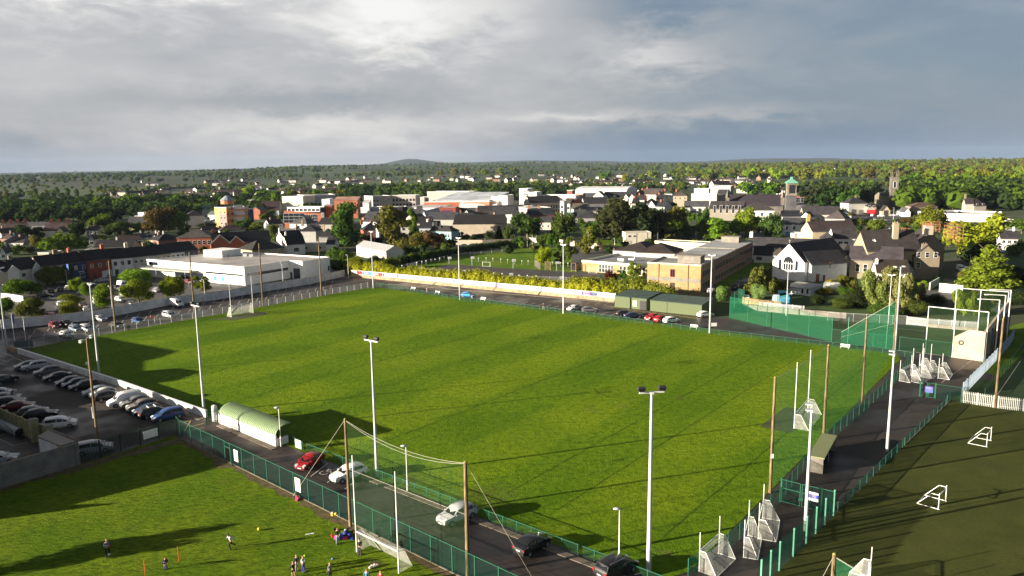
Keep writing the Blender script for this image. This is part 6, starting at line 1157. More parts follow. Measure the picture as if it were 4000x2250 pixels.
for x,y,k,c,lb in((60,640,'suv','black','black off-road car seen from behind at the left edge'),(20,800,'hatch','silver','silver roofed car at the left edge beside the walking pair'),(60,865,'estate','grey','grey estate car at the left edge behind the dark wagon'),(120,915,'estate','black','dark estate car between the grey one and the red one'),(235,965,'saloon','maroon','dark red coupe behind the concrete wall'),(420,1035,'hatch','grey','dark grey car between the red coupe and the black one'),(530,1080,'suv','black','black off-road car behind the concrete gate pillar'),(760,1190,'mpv','white','white people carrier beside the broken concrete wall')):
 car(W('I',x,y),H2 if 'from behind' not in lb else math.radians(70),k,c,lb,cg)
car(W('J',1190,700),math.radians(25),'mpv','silver','silver car behind the dark green railings and the wooden pole')
car(W('J',-20,840),math.radians(20),'estate','silver','pale car mostly hidden behind the grey block wall')
cg='cars by the long white boundary wall';HU=TH
for v,x,y,k,c,lb in(('A',790,1385,'hatch','maroon','dark red hatchback in front of the long white wall'),('A',955,1365,'hatch','black','black hatchback beside the dark red one'),('A',1440,1290,'saloon','silver','silver saloon next to the lamp pole by the white wall'),('A',1250,1440,'mpv','silver','silver people carrier by the pitch rail'),('I',840,45,'hatch','silver','silver small car with bright lights by the pitch rail'),('A',1090,1440,'estate','bluegrey','blue grey estate behind the small silver car'),('A',1690,1390,'hatch','dark green','dark green hatchback by the tall wooden pole'),('A',1985,1325,'hatch','blue','blue hatchback reflecting a sun glint'),('A',2435,1240,'mpv','silver','silver people carrier below the white van'),('B',150,1085,'van','white','white van parked against the long white wall')):
 car(W(v,x,y+8),HU+R.uniform(-.06,.06),k,c,lb,cg)
cg='cars in the supermarket car park'
for v,x,y,hd,k,c,lb in(('A',1460,740,PI+TH*0+.5,'saloon','silver','silver saloon crossing the car park exit'),('A',1770,815,TH,'van','white','white small van in the supermarket car park'),('A',1690,850,TH,'hatch','black','black hatchback left of the small white van'),('A',1775,880,TH,'hatch','grey','grey hatchback below the small white van'),('A',1735,640,.4,'hatch','white','white hatchback parked before the public house'),('A',1480,668,.4,'saloon','black','black saloon parked before the dark red house'),('A',2265,885,TH+2.2,'hatch','silver','silver hatchback near the supermarket entrance'),('B',330,762,TH,'hatch','maroon','dark red car behind the blossoming tree'),('A',985,860,2.2,'suv','white','white off-road car seen from behind'),('A',865,875,2.2,'hatch','black','black hatchback left of the white off-road car'),('A',730,898,2.2,'hatch','black','black hatchback second left of the white off-road car'),('A',650,965,.3,'saloon','black','long black saloon turned side on'),('A',535,915,.3,'suv','silver','pale jeep behind the long black saloon'),('A',1230,915,.3,'saloon','silver','silver car under the island tree'),('A',870,1085,2.2,'hatch','white','white hatchback beside the golden tree'),('A',870,1150,2.2,'hatch','white','white car in front of the white hatchback'),('A',1190,1095,2.2,'saloon','brown','brownish saloon right of the golden tree'),('A',1245,1158,2.2,'saloon','silver','silver roof right of the golden tree by the wall'),('A',1785,955,2.2,'saloon','white','white saloon left of the bright full tree'),('A',1730,1018,TH,'hatch','white','white hatchback facing the wall by the bright full tree'),('A',1385,1000,2.2,'hatch','white','white car behind the narrow bright tree'),('A',1390,1055,2.2,'hatch','white','second white car behind the narrow bright tree'),('A',1890,1085,TH,'hatch','white','white roof just above the white wall'),('A',745,1262,TH,'hatch','pink','pale red roof just above the white wall'),('A',1310,822,.3,'hatch','black','black hatchback near the lamp by the exit'),('A',1480,880,2.2,'hatch','grey','grey car behind the narrow bright tree top')):
 car(W(v,x,y),hd,k,c,lb,cg,full=True)
cg='cars parked along the far rail'
for x,y,a,b,k,c,lb in((302,258,(245,255),(360,262),'hatch','sky','bright blue hatchback with a white roof'),(1270,380,(1330,362),(1215,388),'saloon','silver','silver saloon nearest the middle lamp pole'),(1415,396,(1355,395),(1475,392),'hatch','grey','dark grey hatchback right of the silver saloon'),(1735,432,(1690,428),(1790,424),'hatch','black','black hatchback, left of the close pair'),(1812,448,(1755,450),(1870,444),'saloon','navy','dark navy car, right of the close pair'),(1980,466,(2030,450),(1935,476),'hatch','red','red hatchback, left of the two red cars'),(2065,480,(2020,484),(2110,465),'hatch','red','red hatchback, right of the two red cars'),(2163,492,(2110,490),(2215,480),'hatch','white','white hatchback beside the two red cars')):
 car(W('S',x,y),hpx('S',a,b),k,c,lb,cg,sc=1.0)
for v,x,y,hd,k,c,lb in(('E',1685,1075,2.6,'saloon','silver','silver car below the school end wall'),('E',1945,1080,1.0,'hatch','silver','silver hatchback beside the pale round bush'),('E',2310,1025,1.0,'suv','black','black car, nearest of the shaded three by the school'),('E',2375,980,1.0,'suv','grey','grey car, middle of the shaded three by the school'),('E',2435,945,1.0,'saloon','grey','dark car, farthest of the shaded three by the school'),('F',205,850,1.0,'hatch','silver','silver hatchback behind the spiky brown shrub'),('F',60,985,1.0,'suv','grey','grey off-road car left of the spiky brown shrub'),('G',1660,770,-1.9,'van','white','white van in the convent yard'),('G',1750,765,-1.9,'hatch','white','white hatchback beside the convent yard van'),('G',2295,520,-1.9,'hatch','bluegrey','blue grey car before the white garage'),('G',2530,1110,.2,'saloon','blue','blue car at the right edge behind the hedge'),('A',2130,150,.2,'van','white','white van behind the terrace roofs'),('A',2240,145,.2,'saloon','silver','silver car beside the van behind the terrace'),('F',60,1180,1.2,'hatch','white','white car tail left of the pale green shrub'),('E',1860,1425,.3,'hatch','white','white car behind the storage shed and tall lamp')):
 car(W(v,x,y),hd,k,c,lb,'cars around the school and convent')
cg='cars of the town square';rs=random.Random(5)
for i,(x,y,c)in enumerate(((130,1072,'red'),(40,1085,'blue'),(90,1110,'silver'),(400,1085,'silver'),(520,1090,'white'),(370,1125,'silver'),(300,1062,'black'),(700,1080,'silver'),(740,1170,'silver'),(500,1165,'white'),(560,1160,'silver'),(440,1155,'white'),(690,1240,'grey'),(650,1215,'black'),(700,1275,'silver'),(260,1165,'grey'),(20,1060,'bluegrey'),(1030,865,'white'),(1110,860,'silver'),(1190,855,'white'))):
 car(W('f',x,y),rs.choice([.1,3.1,1.2])-.4,rs.choice(['hatch','saloon','suv']),c,'%s car on the town square, %s'%({'bluegrey':'blue grey'}.get(c,c),['beside the red shop front','at its left end','in the second line on the left','before the red shop front','alone before the stone hall','below the shop front','at the grey house wall','by the green gate','under the bushes at right','among the thin tree, front','among the thin tree, right','among the thin tree, left','in the lower right corner','in the shaded corner','nearest the convent roof','behind the small green tree','at the left edge of the square','behind the church, first','behind the church, second','behind the church, third'][i]),cg,full=False)
for i,(x,y,c)in enumerate(((220,1180,'silver'),(310,1170,'white'),(370,1160,'silver'),(420,1165,'bluegrey'),(470,1160,'silver'),(520,1150,'blue'),(540,1180,'silver'),(400,1140,'white'))):
 car(W('b',x,y),rs.choice([.1,1.4]),'hatch',c,'%s car in the small car park left of the apartments, number %s from the left'%({'bluegrey':'blue grey'}.get(c,c),['one','two','three','four','five','six','seven','eight'][i]),'cars left of the apartments',full=False)
for i,(x,y,c)in enumerate(((1560,600,'white'),(1650,600,'silver'),(1810,620,'silver'),(1900,605,'white'),(2020,600,'white'),(1700,650,'white'))):
 car(W('C',x,y),.3,'hatch',c,'%s car by the pale wall behind the school green, %s'%(c,['leftmost','second from left','third from left','fourth from left','rightmost','lowest'][i]),'cars behind the school green',full=False)
car(W('K',1645,868),hpx('K',(1750,800),(1530,930)),'hatch','red','dark red hatchback parked by the wheelchair bay','cars in the near lane')
car(W('K',2135,1030),hpx('K',(2310,975),(1965,1090)),'suv','white','white off-road car with a black glass roof behind the goal post','cars in the near lane',rails=True)
car(W('N',478,470),hpx('N',(612,400),(340,515)),'suv','silver','silver off-road car seen through the green net','cars in the near lane',rails=True)
car(W('N',1235,765),hpx('N',(1130,825),(1350,700)),'hatch','black','small black hatchback with bright red tail lights','cars in the near lane')
car(W('N',2080,1010),hpx('N',(1975,1060),(2190,950)),'mpv','black','black people carrier with silver roof rails at the bottom edge','cars in the near lane',rails=True)
def skin_obj(name,J,E,m,parent,color=None,sub=1):
 me=bpy.data.meshes.new(name);me.from_pydata([j[:3]for j in J],E,[]);o=bpy.data.objects.new(name,me);COL.objects.link(o)
 md=o.modifiers.new('s','SKIN');md.use_smooth_shade=True
 for i,j in enumerate(J):
  v=me.skin_vertices[0].data[i];r=j[3]if len(j)>3 else .05;v.radius=(r,j[4]if len(j)>4 else r)
 me.skin_vertices[0].data[0].use_root=True
 if sub:s=o.modifiers.new('u','SUBSURF');s.levels=sub;s.render_levels=sub
 dg=bpy.context.evaluated_depsgraph_get();m2=bpy.data.meshes.new_from_object(o.evaluated_get(dg));bpy.data.objects.remove(o)
 m2.name=name;m2.materials.clear();m2.materials.append(M[m]);return ob(name,m2,parent,color)
# people
def person(p,face,label,top,legs,hair=(.05,.03,.02),pose='stand',H=1.75,shorts=None,socks=None,hat=False,lean=0.0,group='people training and watching'):
 o=empty('person',(p.x,p.y,.055),face,label,'person',group,(H/1.75,)*3)
 hip=(0,0,.93);ln=lean
 def up(z,x=0):return(x+ln*(z-.93),0,z-abs(ln)*.12*(z-.93))
 ch=up(1.28);sh=up(1.43);nk=up(1.52,.01);hd=up(1.63,.02+ln*.05);ht=up(1.72,.02+ln*.05)
 P={'stand':dict(kL=(.02,.11,.5),aL=(-.02,.13,.08),kR=(.02,-.11,.5),aR=(-.02,-.13,.08),eL=(.0,.27,1.18),wL=(.10,.26,.95),eR=(0,-.27,1.18),wR=(.10,-.26,.95)),'crossed':dict(kL=(.01,.13,.5),aL=(-.02,.17,.08),kR=(.01,-.13,.5),aR=(-.02,-.17,.08),eL=(.08,.28,1.17),wL=(.24,.02,1.2),eR=(.08,-.28,1.17),wR=(.24,-.02,1.17)),'run':dict(kL=(.30,.10,.60),aL=(.16,.10,.16),kR=(-.10,-.09,.52),aR=(-.48,-.09,.28),eL=(-.22,.26,1.22),wL=(-.10,.24,1.02),eR=(.20,-.26,1.22),wR=(.38,-.16,1.30)),'walk':dict(kL=(.16,.09,.50),aL=(.22,.09,.08),kR=(-.04,-.09,.5),aR=(-.30,-.09,.13),eL=(-.12,.25,1.18),wL=(-.08,.25,.95),eR=(.10,-.25,1.18),wR=(.26,-.22,1.02)),'bend':dict(kL=(.08,.11,.5),aL=(-.02,.12,.08),kR=(.08,-.11,.5),aR=(-.02,-.12,.08),eL=(.42,.26,1.02),wL=(.30,.20,.80),eR=(.42,-.26,1.02),wR=(.30,-.20,.80)),'hold':dict(kL=(.02,.13,.5),aL=(.0,.16,.08),kR=(.02,-.13,.5),aR=(-.02,-.15,.08),eL=(.10,.26,1.14),wL=(.30,.12,1.08),eR=(.10,-.26,1.14),wR=(.30,-.10,1.05))}[pose]
 sL=(sh[0],.18,sh[2]-.02);sR=(sh[0],-.18,sh[2]-.02);add=lambda a,d:(a[0]+d[0],a[1]+d[1],a[2]+d[2])
 J=[(*hip,.13,.10),(*ch,.15,.10),(*sh,.11,.08),(*nk,.052),(*hd,.085,.078),(*ht,.075,.068)];E=[(0,1),(1,2),(2,3),(3,4),(4,5)]
 def chain(a,pts):
  for q in pts:J.append(q);E.append((a,len(J)-1));a=len(J)-1
  return a
 for s,S_,e,w in((1,sL,P['eL'],P['wL']),(-1,sR,P['eR'],P['wR'])):
  dv=(Vector(w)-Vector(e)).normalized();k=chain(2,[(*S_,.055),(*e,.042),(*w,.028),(*(Vector(w)+dv*.07),.034,.02)])
  side=Vector((dv.y,-dv.x,0));side=side.normalized()if side.length>.1 else Vector((0,1,0));hp=Vector(w)+dv*.08
  for i,f in enumerate((-.030,-.010,.010,.030)):chain(k,[(*(hp+side*f+dv*(.075-abs(f)*.4)+Vector((.01,0,0))),.009)])
  chain(k,[(*(Vector(w)+dv*.05+side*.05*s),.009)])
 for s,k_,a in((1,P['kL'],P['aL']),(-1,P['kR'],P['aR'])):chain(0,[(0,s*.09,.86,.085),(*k_,.060),(*a,.040),(a[0]+.12,a[1],max(.04,a[2]-.04),.035)])
 J.append((hd[0]+.095,0,hd[2]-.01,.014));E.append((4,len(J)-1))
 body=skin_obj('body',J,E,'skin',o)
 for s in(-1,1):MB().box((hd[0]+.082,s*.03,hd[2]+.02),(.012,.02,.01)).build('eye',['black_plastic'],o)
 MB().box((hd[0]+.086,0,hd[2]-.05),(.01,.04,.008)).build('mouth',['lamp_red'],o)
 g=.022
 J=[(*up(.90),.155+g,.12+g),(*ch,.15+g,.11+g),(*sh,.11+g,.08+g),(*up(1.47),.07,.065)];E=[(0,1),(1,2),(2,3)]
 for S_,e,w in((sL,P['eL'],P['wL']),(sR,P['eR'],P['wR'])):
  J.append((*S_,.07));E.append((2,len(J)-1));J.append((*e,.058));E.append((len(J)-2,len(J)-1));J.append((*Vector(e).lerp(Vector(w),.9),.045));E.append((len(J)-2,len(J)-1))
 skin_obj('jacket',J,E,'cloth',o,top)
 J=[(0,0,.95,.15,.125)];E=[]
 for s,k_,a in((1,P['kL'],P['aL']),(-1,P['kR'],P['aR'])):
  J.append((0,s*.09,.84,.105));E.append((0,len(J)-1));J.append((*(Vector(k_)if not shorts else Vector(k_).lerp(Vector((0,s*.09,.86)),.25)),.078));E.append((len(J)-2,len(J)-1))
  if not shorts:J.append((*a,.058));E.append((len(J)-2,len(J)-1))
 skin_obj('trousers' if not shorts else 'shorts',J,E,'cloth',o,shorts or legs)
 for s,k_,a in((1,P['kL'],P['aL']),(-1,P['kR'],P['aR'])):
  q=MB().box((a[0]+.06,a[1],max(.045,a[2]-.035)),(.27,.10,.09),taper=.8);q.build('shoe',['plain'],o,color=(.05,.05,.055))
  if socks:kk=Vector(k_);MB().cyl(a,Vector(a).lerp(kk,.8),.05,.066).build('sock',['cloth'],o,color=socks)
 q=MB();ico((hd[0]-.02,0,hd[2]+.045),(.105,.095,.095),q);h=q.build('hair',['hair'],o,color=hair,smooth=180)
 if hat:MB().cyl((hd[0],0,hd[2]+.06),(hd[0],0,hd[2]+.15),.11,.09,12).box((hd[0]+.12,0,hd[2]+.07),(.14,.16,.02)).build('cap',['cloth'],o,color=(.06,.06,.05))
 return o
CAMD=lambda p:math.atan2(-p.y,-p.x)
BK=(.012,.012,.014);NV=(.015,.02,.05)
p=W('L',450,1005);pc_=person(p,CAMD(p)+.1,'person in a blue and navy top with arms folded and one pink glove',(.06,.14,.28),BK,(.4,.3,.15),'crossed')
MB().box((.26,.14,1.14),(.12,.1,.14),taper=.7).build('glove',['cloth'],pc_,color=(.7,.02,.15))
p=W('L',2225,910);person(p,CAMD(p)+-1.0,'person running in a white and blue top and a dark cap',(.5,.52,.6),BK,pose='run',hat=True,lean=.35)
p=W('L',1282,1198);person(p,CAMD(p)+0.0,'child bending forward in a navy top with royal blue socks',NV,NV,(.3,.2,.08),'bend',1.5,shorts=(.02,.02,.10),socks=(.01,.03,.45),lean=.9)
p=W('M',1180,832);person(p,CAMD(p)+.3,'person in a dark hoodie and pale jeans holding something beside the bags',(.035,.035,.02),(.22,.30,.36),(.10,.05,.02),'hold',1.75)
p=W('M',1495,990);person(p,CAMD(p)+-.6,'person in a dark brown jacket standing at the goal post',(.03,.022,.02),(.04,.04,.05),(.08,.06,.05),'stand',1.75)
p=W('M',683,1235);person(p,CAMD(p)+.9,'person in a white hooded top and purple blue leggings',(.62,.6,.64),(.06,.05,.30),(.35,.2,.08),'stand',1.6)
p=W('M',592,1218);person(p,CAMD(p)+.4,'person in a navy jacket standing behind the one in black',NV,(.3,.24,.16),(.4,.28,.12),'stand',1.6)
p=W('M',543,1318);person(p,CAMD(p)+-2.6,'person in a black top and shorts with bare legs',BK,BK,(.3,.2,.1),'hold',1.6,shorts=BK)
p=W('M',1072,1345);person(p,CAMD(p)+-2.4,'person in a grey and black checked coat at the bottom edge',(.16,.17,.17),BK,(.4,.28,.12),'stand',1.65)
p=W('M',1600,1440);person(p,CAMD(p)+2.8,'person in a light blue top at the bottom edge by the balls',(.08,.22,.42),NV,(.3,.15,.1),'stand',1.65)
p=W('M',1800,1470);person(p,CAMD(p)+2.6,'fair haired person in a red top at the bottom edge',(.42,.015,.02),NV,(.5,.32,.1),'stand',1.65)
p=W('I',205,830);person(p,CAMD(p)+2.9,'person in a pale top walking in the left car park',(.42,.43,.5),BK,(.3,.15,.08),'walk',1.7,group='people in the car parks')
p=W('I',178,832);person(p,CAMD(p)+2.7,'person in black walking beside the one in the pale top',BK,BK,pose='walk',group='people in the car parks')
p=W('S',990,377);person(p,-.7,'person in a dark top and beige trousers walking along the far rail',(.06,.045,.035),(.45,.4,.3),(.4,.4,.38),'walk',group='people along the far rail')
p=W('C',2003,1350);person(p,2.6,'person in black and white beside the bright blue car',BK,(.5,.5,.5),pose='stand',group='people along the far rail')
p=W('C',1975,1350);person(p,2.6,'person in a blue top leaning on the rail by the bright blue car',(.05,.06,.25),BK,pose='hold',group='people along the far rail')
p=W('C',1355,1268);person(p,-1.2,'person in white standing alone on the far road',(.6,.45,.45),(.6,.55,.55),pose='stand',group='people along the far rail')
p=W('E',975,1318);person(p,CAMD(p),'child in a red top standing in the clubhouse doorway',(.5,.03,.05),(.5,.1,.1),(.4,.3,.1),'stand',1.5,group='people at the clubhouse door')
p=W('E',935,1318);person(p,CAMD(p)+.8,'person in dark clothes at the left of the clubhouse doorway',(.05,.04,.09),BK,pose='stand',group='people at the clubhouse door')
p=W('E',1000,1318);person(p,CAMD(p)-.8,'person in a brown top at the right of the clubhouse doorway',(.18,.12,.05),BK,pose='stand',group='people at the clubhouse door')
p=W('A',2172,1312);person(p,.4,'person in a red top behind the end rail',(.35,.05,.04),BK,pose='stand',group='people by the end rail')
p=W('A',2228,1338);person(p,.4,'person with pale sleeves behind the end rail',(.1,.12,.1),(.4,.4,.4),pose='stand',group='people by the end rail')
mat('galv_pole',(.50,.53,.55),rough=.55,var=.08,scale=1)
mat('pale_metal',(.42,.44,.42),rough=.6)
mat('pale_green',(.10,.32,.22),rough=.5);mat('rust',(.30,.12,.04),rough=.9,var=.3,scale=3);mat('blue_grey_metal',(.30,.38,.48),rough=.6,var=.1)
mat('cream_concrete',(.44,.37,.29),rough=.85,var=.14,scale=.35,coords='World')
mat('shelter_roof',objcol=True,rough=.5,var=.15,scale=1)
ground_mat('playworn',lambda q,pos,bs:q.mix(q.rng(q.noise(pos,1.6,5,.7),.35,.65),(.075,.085,.035),(.05,.065,.022)))
# floodlights, poles, nets, fences
def flood(base,top,label,lean=0,face=None,group='tall floodlight poles',r=.2,style='round',arm=1.0):
 v,x,y=base;g=W(v,x,y);h=HT(g,*top);o=empty('floodlight',(g.x,g.y,0),0,label,'floodlight',group)
 n_=12;q=MB().cyl((0,0,2.2),(0,0,h),r*.92,r*.5,n_);q.build('pole',['galv_pole'],o,smooth=50)
 MB().cyl((0,0,0),(0,0,2.2),r*1.02,r*1.0,n_).build('pole_base',['galvanised'],o,smooth=50)
 f=face if face is not None else 0;c,s=math.cos(f),math.sin(f)
 cr=MB().box((0,0,h+.05),(2.3*arm,.14,.12),f).box((0,0,h+.0),(.3,.3,.2),f).build('crossarm',['white_paint'],o)
 for k in(-1,1):
  cx,cy=c*k*.95*arm,s*k*.95*arm
  if style=='round':
   a=Vector((cx,cy,h+.45));d=Vector((c,s,0))*.32;l=MB().cyl(a-d,a+d,.19,.19,12,0).cyl(a-d*1.15,a-d,.12,.2,12,0).cyl(a+d,a+d*1.15,.2,.12,12,0).box((cx+s*.05,cy-c*.05,h+.24),(.5,.3,.12),f).build('lamp',['black_plastic'],o,smooth=40)
  else:l=MB().box((cx-s*.25,cy+c*.25,h+.18),(.55,.7,.14),f).box((cx,cy,h+.16),(.3,.3,.2),f).build('lamp',['galvanised'],o)
 return o
FU=TH
flood(('I',90,205),('A',190,535),'floodlight pole at the corner of the low white wall',face=FU+1.0,style='flat')
flood(('I',1250,540),('A',1295,778),'floodlight pole left along the low white wall with a wooden pole before it',face=FU,style='flat',arm=.65)
flood(('K',315,200),('X',493,770),'floodlight pole just before the white gate pillar',face=FU,style='round')
flood(('K',2490,1010),('X',937,858),'floodlight pole standing behind the street lamp of the near lane',face=FU)
flood(('N',2405,985),('X',1629,988),'thickest floodlight pole at the front of the pitch',face=.15,r=.24)
flood(('Q',1435,940),('X',2037,1028),'floodlight pole inside the lane by the green gates',face=1.2,style='flat')
flood(('O',853,1330),('X',2240,890),'white floodlight pole in the middle of the right lane',face=1.1,style='flat')
flood(('H',720,1160),('G',780,715),'tall floodlight pole at the right far corner of the pitch',face=.2,style='flat')
flood(('S',2510,590),('E',1955,548),'floodlight pole in front of the green storage shed',face=FU,style='flat',arm=.65)
flood(('S',1173,412),('D',925,948),'floodlight pole left of the silver saloon on the far rail',face=FU,style='flat',arm=.65)
flood(('C',1825,1370),('C',1815,482),'floodlight pole beside the bright blue car',face=FU,style='flat',arm=.65)
flood(('C',583,1200),('C',545,392),'floodlight pole at the far corner below the old white shed',face=FU,style='flat',arm=.65)
flood(('H',625,785),('G',660,830),'slim lamp pole behind the walled court',face=FU,style='flat',r=.12,arm=.6,group='slim court lamp poles')
flood(('F',628,1412),('F',658,770),'slim lamp pole in front of the chapel',face=FU,style='flat',r=.12,arm=.5,group='slim court lamp poles')
def street_lamp(v,x,y,top,label,style='head',group='street lamps',r=.06,d=(-1,0)):
 g=W(v,x,y);h=HT(g,*top);o=empty('street_lamp',(g.x,g.y,0),0,label,'street lamp',group)
 MB().cyl((0,0,0),(0,0,min(1.3,h*.3)),r*1.6,r*1.5,10).cyl((0,0,min(1.3,h*.3)),(0,0,h),r,r*.7,10).build('pole',['white_paint'],o,smooth=50)
 q=MB();ico((d[0]*.25,d[1]*.25,h+.02),(.42,.2,.13),q);q.cyl((0,0,h-.1),(0,0,h+.05),r*.9);q.build('lamp',['galvanised'],o,smooth=180);return o
street_lamp('s',1098,1744,('s',1095,1592),'street lamp standing at the end of the spectator shelter')
street_lamp('s',1592,1918,('s',1587,1742),'street lamp seen through the green net')
street_lamp('s',2418,2203,('s',2420,1988),'street lamp behind the black people carrier')
for v,x,y,tx,ty,lb in(('B',560,1020,540,705,'thin lamp post against the white wall below the golden tree'),('B',1680,835,1662,468,'thin white lamp post against the white wall by the loading bay'),('A',1625,1240,1590,800,'thin lamp post against the white wall beside the wooden pole'),('C',226,1050,216,720,'thin pole at the corner of the advertising wall'),('A',935,1040,925,975,'short car park lamp behind the golden tree'),('A',970,790,955,575,'lamp post beside the tall advertising sign'),('A',75,900,68,780,'lamp post at the left edge of the car park'),('A',1165,800,1150,675,'lamp post above the island tree'),('D',220,850,217,705,'lamp post left of the big round dark tree'),('E',555,400,555,300,'lamp post on the grass bank beside the cabin'),('C',1840,500,1838,395,'lamp post before the long plain hall, left one'),('C',2187,510,2187,345,'lamp post before the long plain hall, right one'),('C',600,590,585,412,'lamp post below the dark red house'),('f',695,1140,706,960,'lamp mast on the town square'),('G',1795,700,1803,535,'lamp post in the shaded convent yard'),('A',1115,640,1085,430,'street lamp in front of the dark blue shop'),('B',120,380,95,285,'street lamp in front of the short white house')):
 street_lamp(v,x,y,(v,tx,ty),lb,r=.07,group='thin lamp posts')
def wood_pole(g,h,label,r=.17,group='wooden poles'):
 o=empty('wooden_pole',(g.x,g.y,0),R.uniform(0,6),label,'pole',group);MB().cyl((0,0,0),(0,0,h),r*1.1,r*.8,9).build('pole',['pole_wood'],o,smooth=60)
 MB().cyl((0,0,h-.01),(0,0,h+.09),r*.84,r*.5,9).build('cap',['plain'],o,color=(.22,.22,.05));return o
g1_=W('M',1360,575);hp1=HT(g1_,'X',884,1053);g2_=W('N',588,1040);hp2=HT(g2_,'X',1180,1162)
wood_pole(g1_,hp1,'wooden pole by the leaning goal post holding the left end of the net');wood_pole(g2_,hp2,'yellowish wooden pole holding the right end of the near net',.2)
RP=[]
for b,t,lb in((('X',1937,1240),('X',1948,949),'brown wooden pole with a small white notice by the pitch'),(('X',2071,1108),('X',2083,868),'second brown pole of the right hand netting'),(('X',2167,1020),('X',2178,800),'third brown pole of the right hand netting'),(('H',698,1175),('H',735,440),'mossy wooden pole right against the far corner floodlight'),(('O',2210,782),('H',2250,715),'brown wooden pole standing in the white palings')):
 g=W(*b);h=HT(g,*t);wood_pole(g,h,lb,.17);RP.append((g,h))
MB().box((RP[0][0].x,RP[0][0].y-.2,RP[0][1]*.33),(.3,.03,.5)).build('notice',['white_paint']).update_tag()
tag(bpy.data.objects['notice'],'small white notice nailed to the brown wooden pole','notice')
gR=W('X',2089,1560);hR=HT(gR,'X',2090,1392);wood_pole(gR,hR,'yellow topped wooden pole at the bottom right edge',.19)
for b,t,lb in((('J',1240,640),('I',1145,68),'leaning wooden pole with flood lamps in the left car park'),):
 g=W(*b);h=HT(g,*t);o=wood_pole(g,h,lb,.17)
 for k,z in((-1,.1),(1,-.05)):
  MB().box((k*.55,0,h+z),(.9,.08,.08)).box((k*1.1,-.1,h+z-.05),(.5,.35,.4)).build('lamp',['galvanised'],o)
 MB().box((0,-.2,h*.30),(.35,.2,.7)).cyl((.05,-.25,h*.38),(.05,-.25,h*.30),.1).build('meter_box',['galvanised'],o)
for b,t,lb in((('A',1665,1449),('A',1582,440),'tall wooden pole by the end rail left of the goal'),(('B',410,1265),('B',350,315),'wooden pole behind the goal, left one'),(('B',1388,1078),('B',1330,190),'wooden pole behind the goal, right one'),(('B',2228,942),('B',2172,128),'dark footed wooden pole toward the far corner')):
 g=W(*b);h=HT(g,*t);wood_pole(g,h,lb,.2)
def rope(pts,label,r=.018,name='rope',cat='rope',m='rope',group=None):
 return tag(MB().path(pts,r,5).build(name,[m]),label,cat,group)
def V3(g,z):return Vector((g.x,g.y,z))
def sag(a,b,s,n=10):return[a.lerp(b,i/n)-Vector((0,0,s*4*(i/n)*(1-i/n)))for i in range(n+1)]
def net(tops,foot_z,label,s=.4,m='green_net',n=10,name='ball_net',group=None,cords=(0,)):
 """netting hung between pole tops (points) down to foot_z, with a rope along its top"""
 o=empty(name,(tops[0].x,tops[0].y,0),0,label,'net',group);O=Vector((tops[0].x,tops[0].y,0));q=MB();rp=MB()
 for a,b in zip(tops,tops[1:]):
  P=[p-O for p in sag(a,b,s,n)];rows=6
  for i in range(n):
   for j in range(rows):
    z=lambda p,j:foot_z+(p.z-foot_z)*j/rows;A,B2=P[i],P[i+1]
    q.quad((A.x,A.y,z(A,j)),(B2.x,B2.y,z(B2,j)),(B2.x,B2.y,z(B2,j+1)),(A.x,A.y,z(A,j+1)))
  rp.path(P,.014,5);rp.path([p-Vector((0,0,.05))for p in[x-O for x in sag(a,b,s*1.35,n)]],.015,4)
  d=[(x-O)for x in(a,b)];rp.path([Vector((p.x,p.y,p.z*.55))for p in d],.015,4)
 q.build('netting',[m],o);rp.build('rope',['rope'],o);return o
net([V3(g1_,hp1-.1),V3(g2_,hp2-.1)],.1,'green ball net hung between the two near wooden poles',.9,'thin_green_net')
gX=W('X',1500,1760)
net([V3(g,h-.1)for g,h in RP[:4]],.4,'long green ball net along the right end of the pitch',.25,'green_net')
gFar=W('H',330,1130);net([V3(RP[3][0],RP[3][1]-.2),V3(W('H',-60,1075),2.5)],.3,'green net sloping down from the far corner pole',.0,'green_net')
rope([V3(g1_,hp1),V3(W('K',1430,1252),0)],'guy rope from the left net pole to the foot of the fence');rope([V3(g2_,hp2),V3(W('N',1230,1040),0)],'guy rope from the yellowish pole to the lane')
rope([V3(gR,hR-.1),V3(W('X',1990,1600),0)],'guy rope left of the yellow topped pole')
net([V3(gR,hR-.2),V3(gR+Vector((9,-7.5,0)),hR*.42)],0,'green net hanging right of the yellow topped pole',.15,'green_net')
PM={}
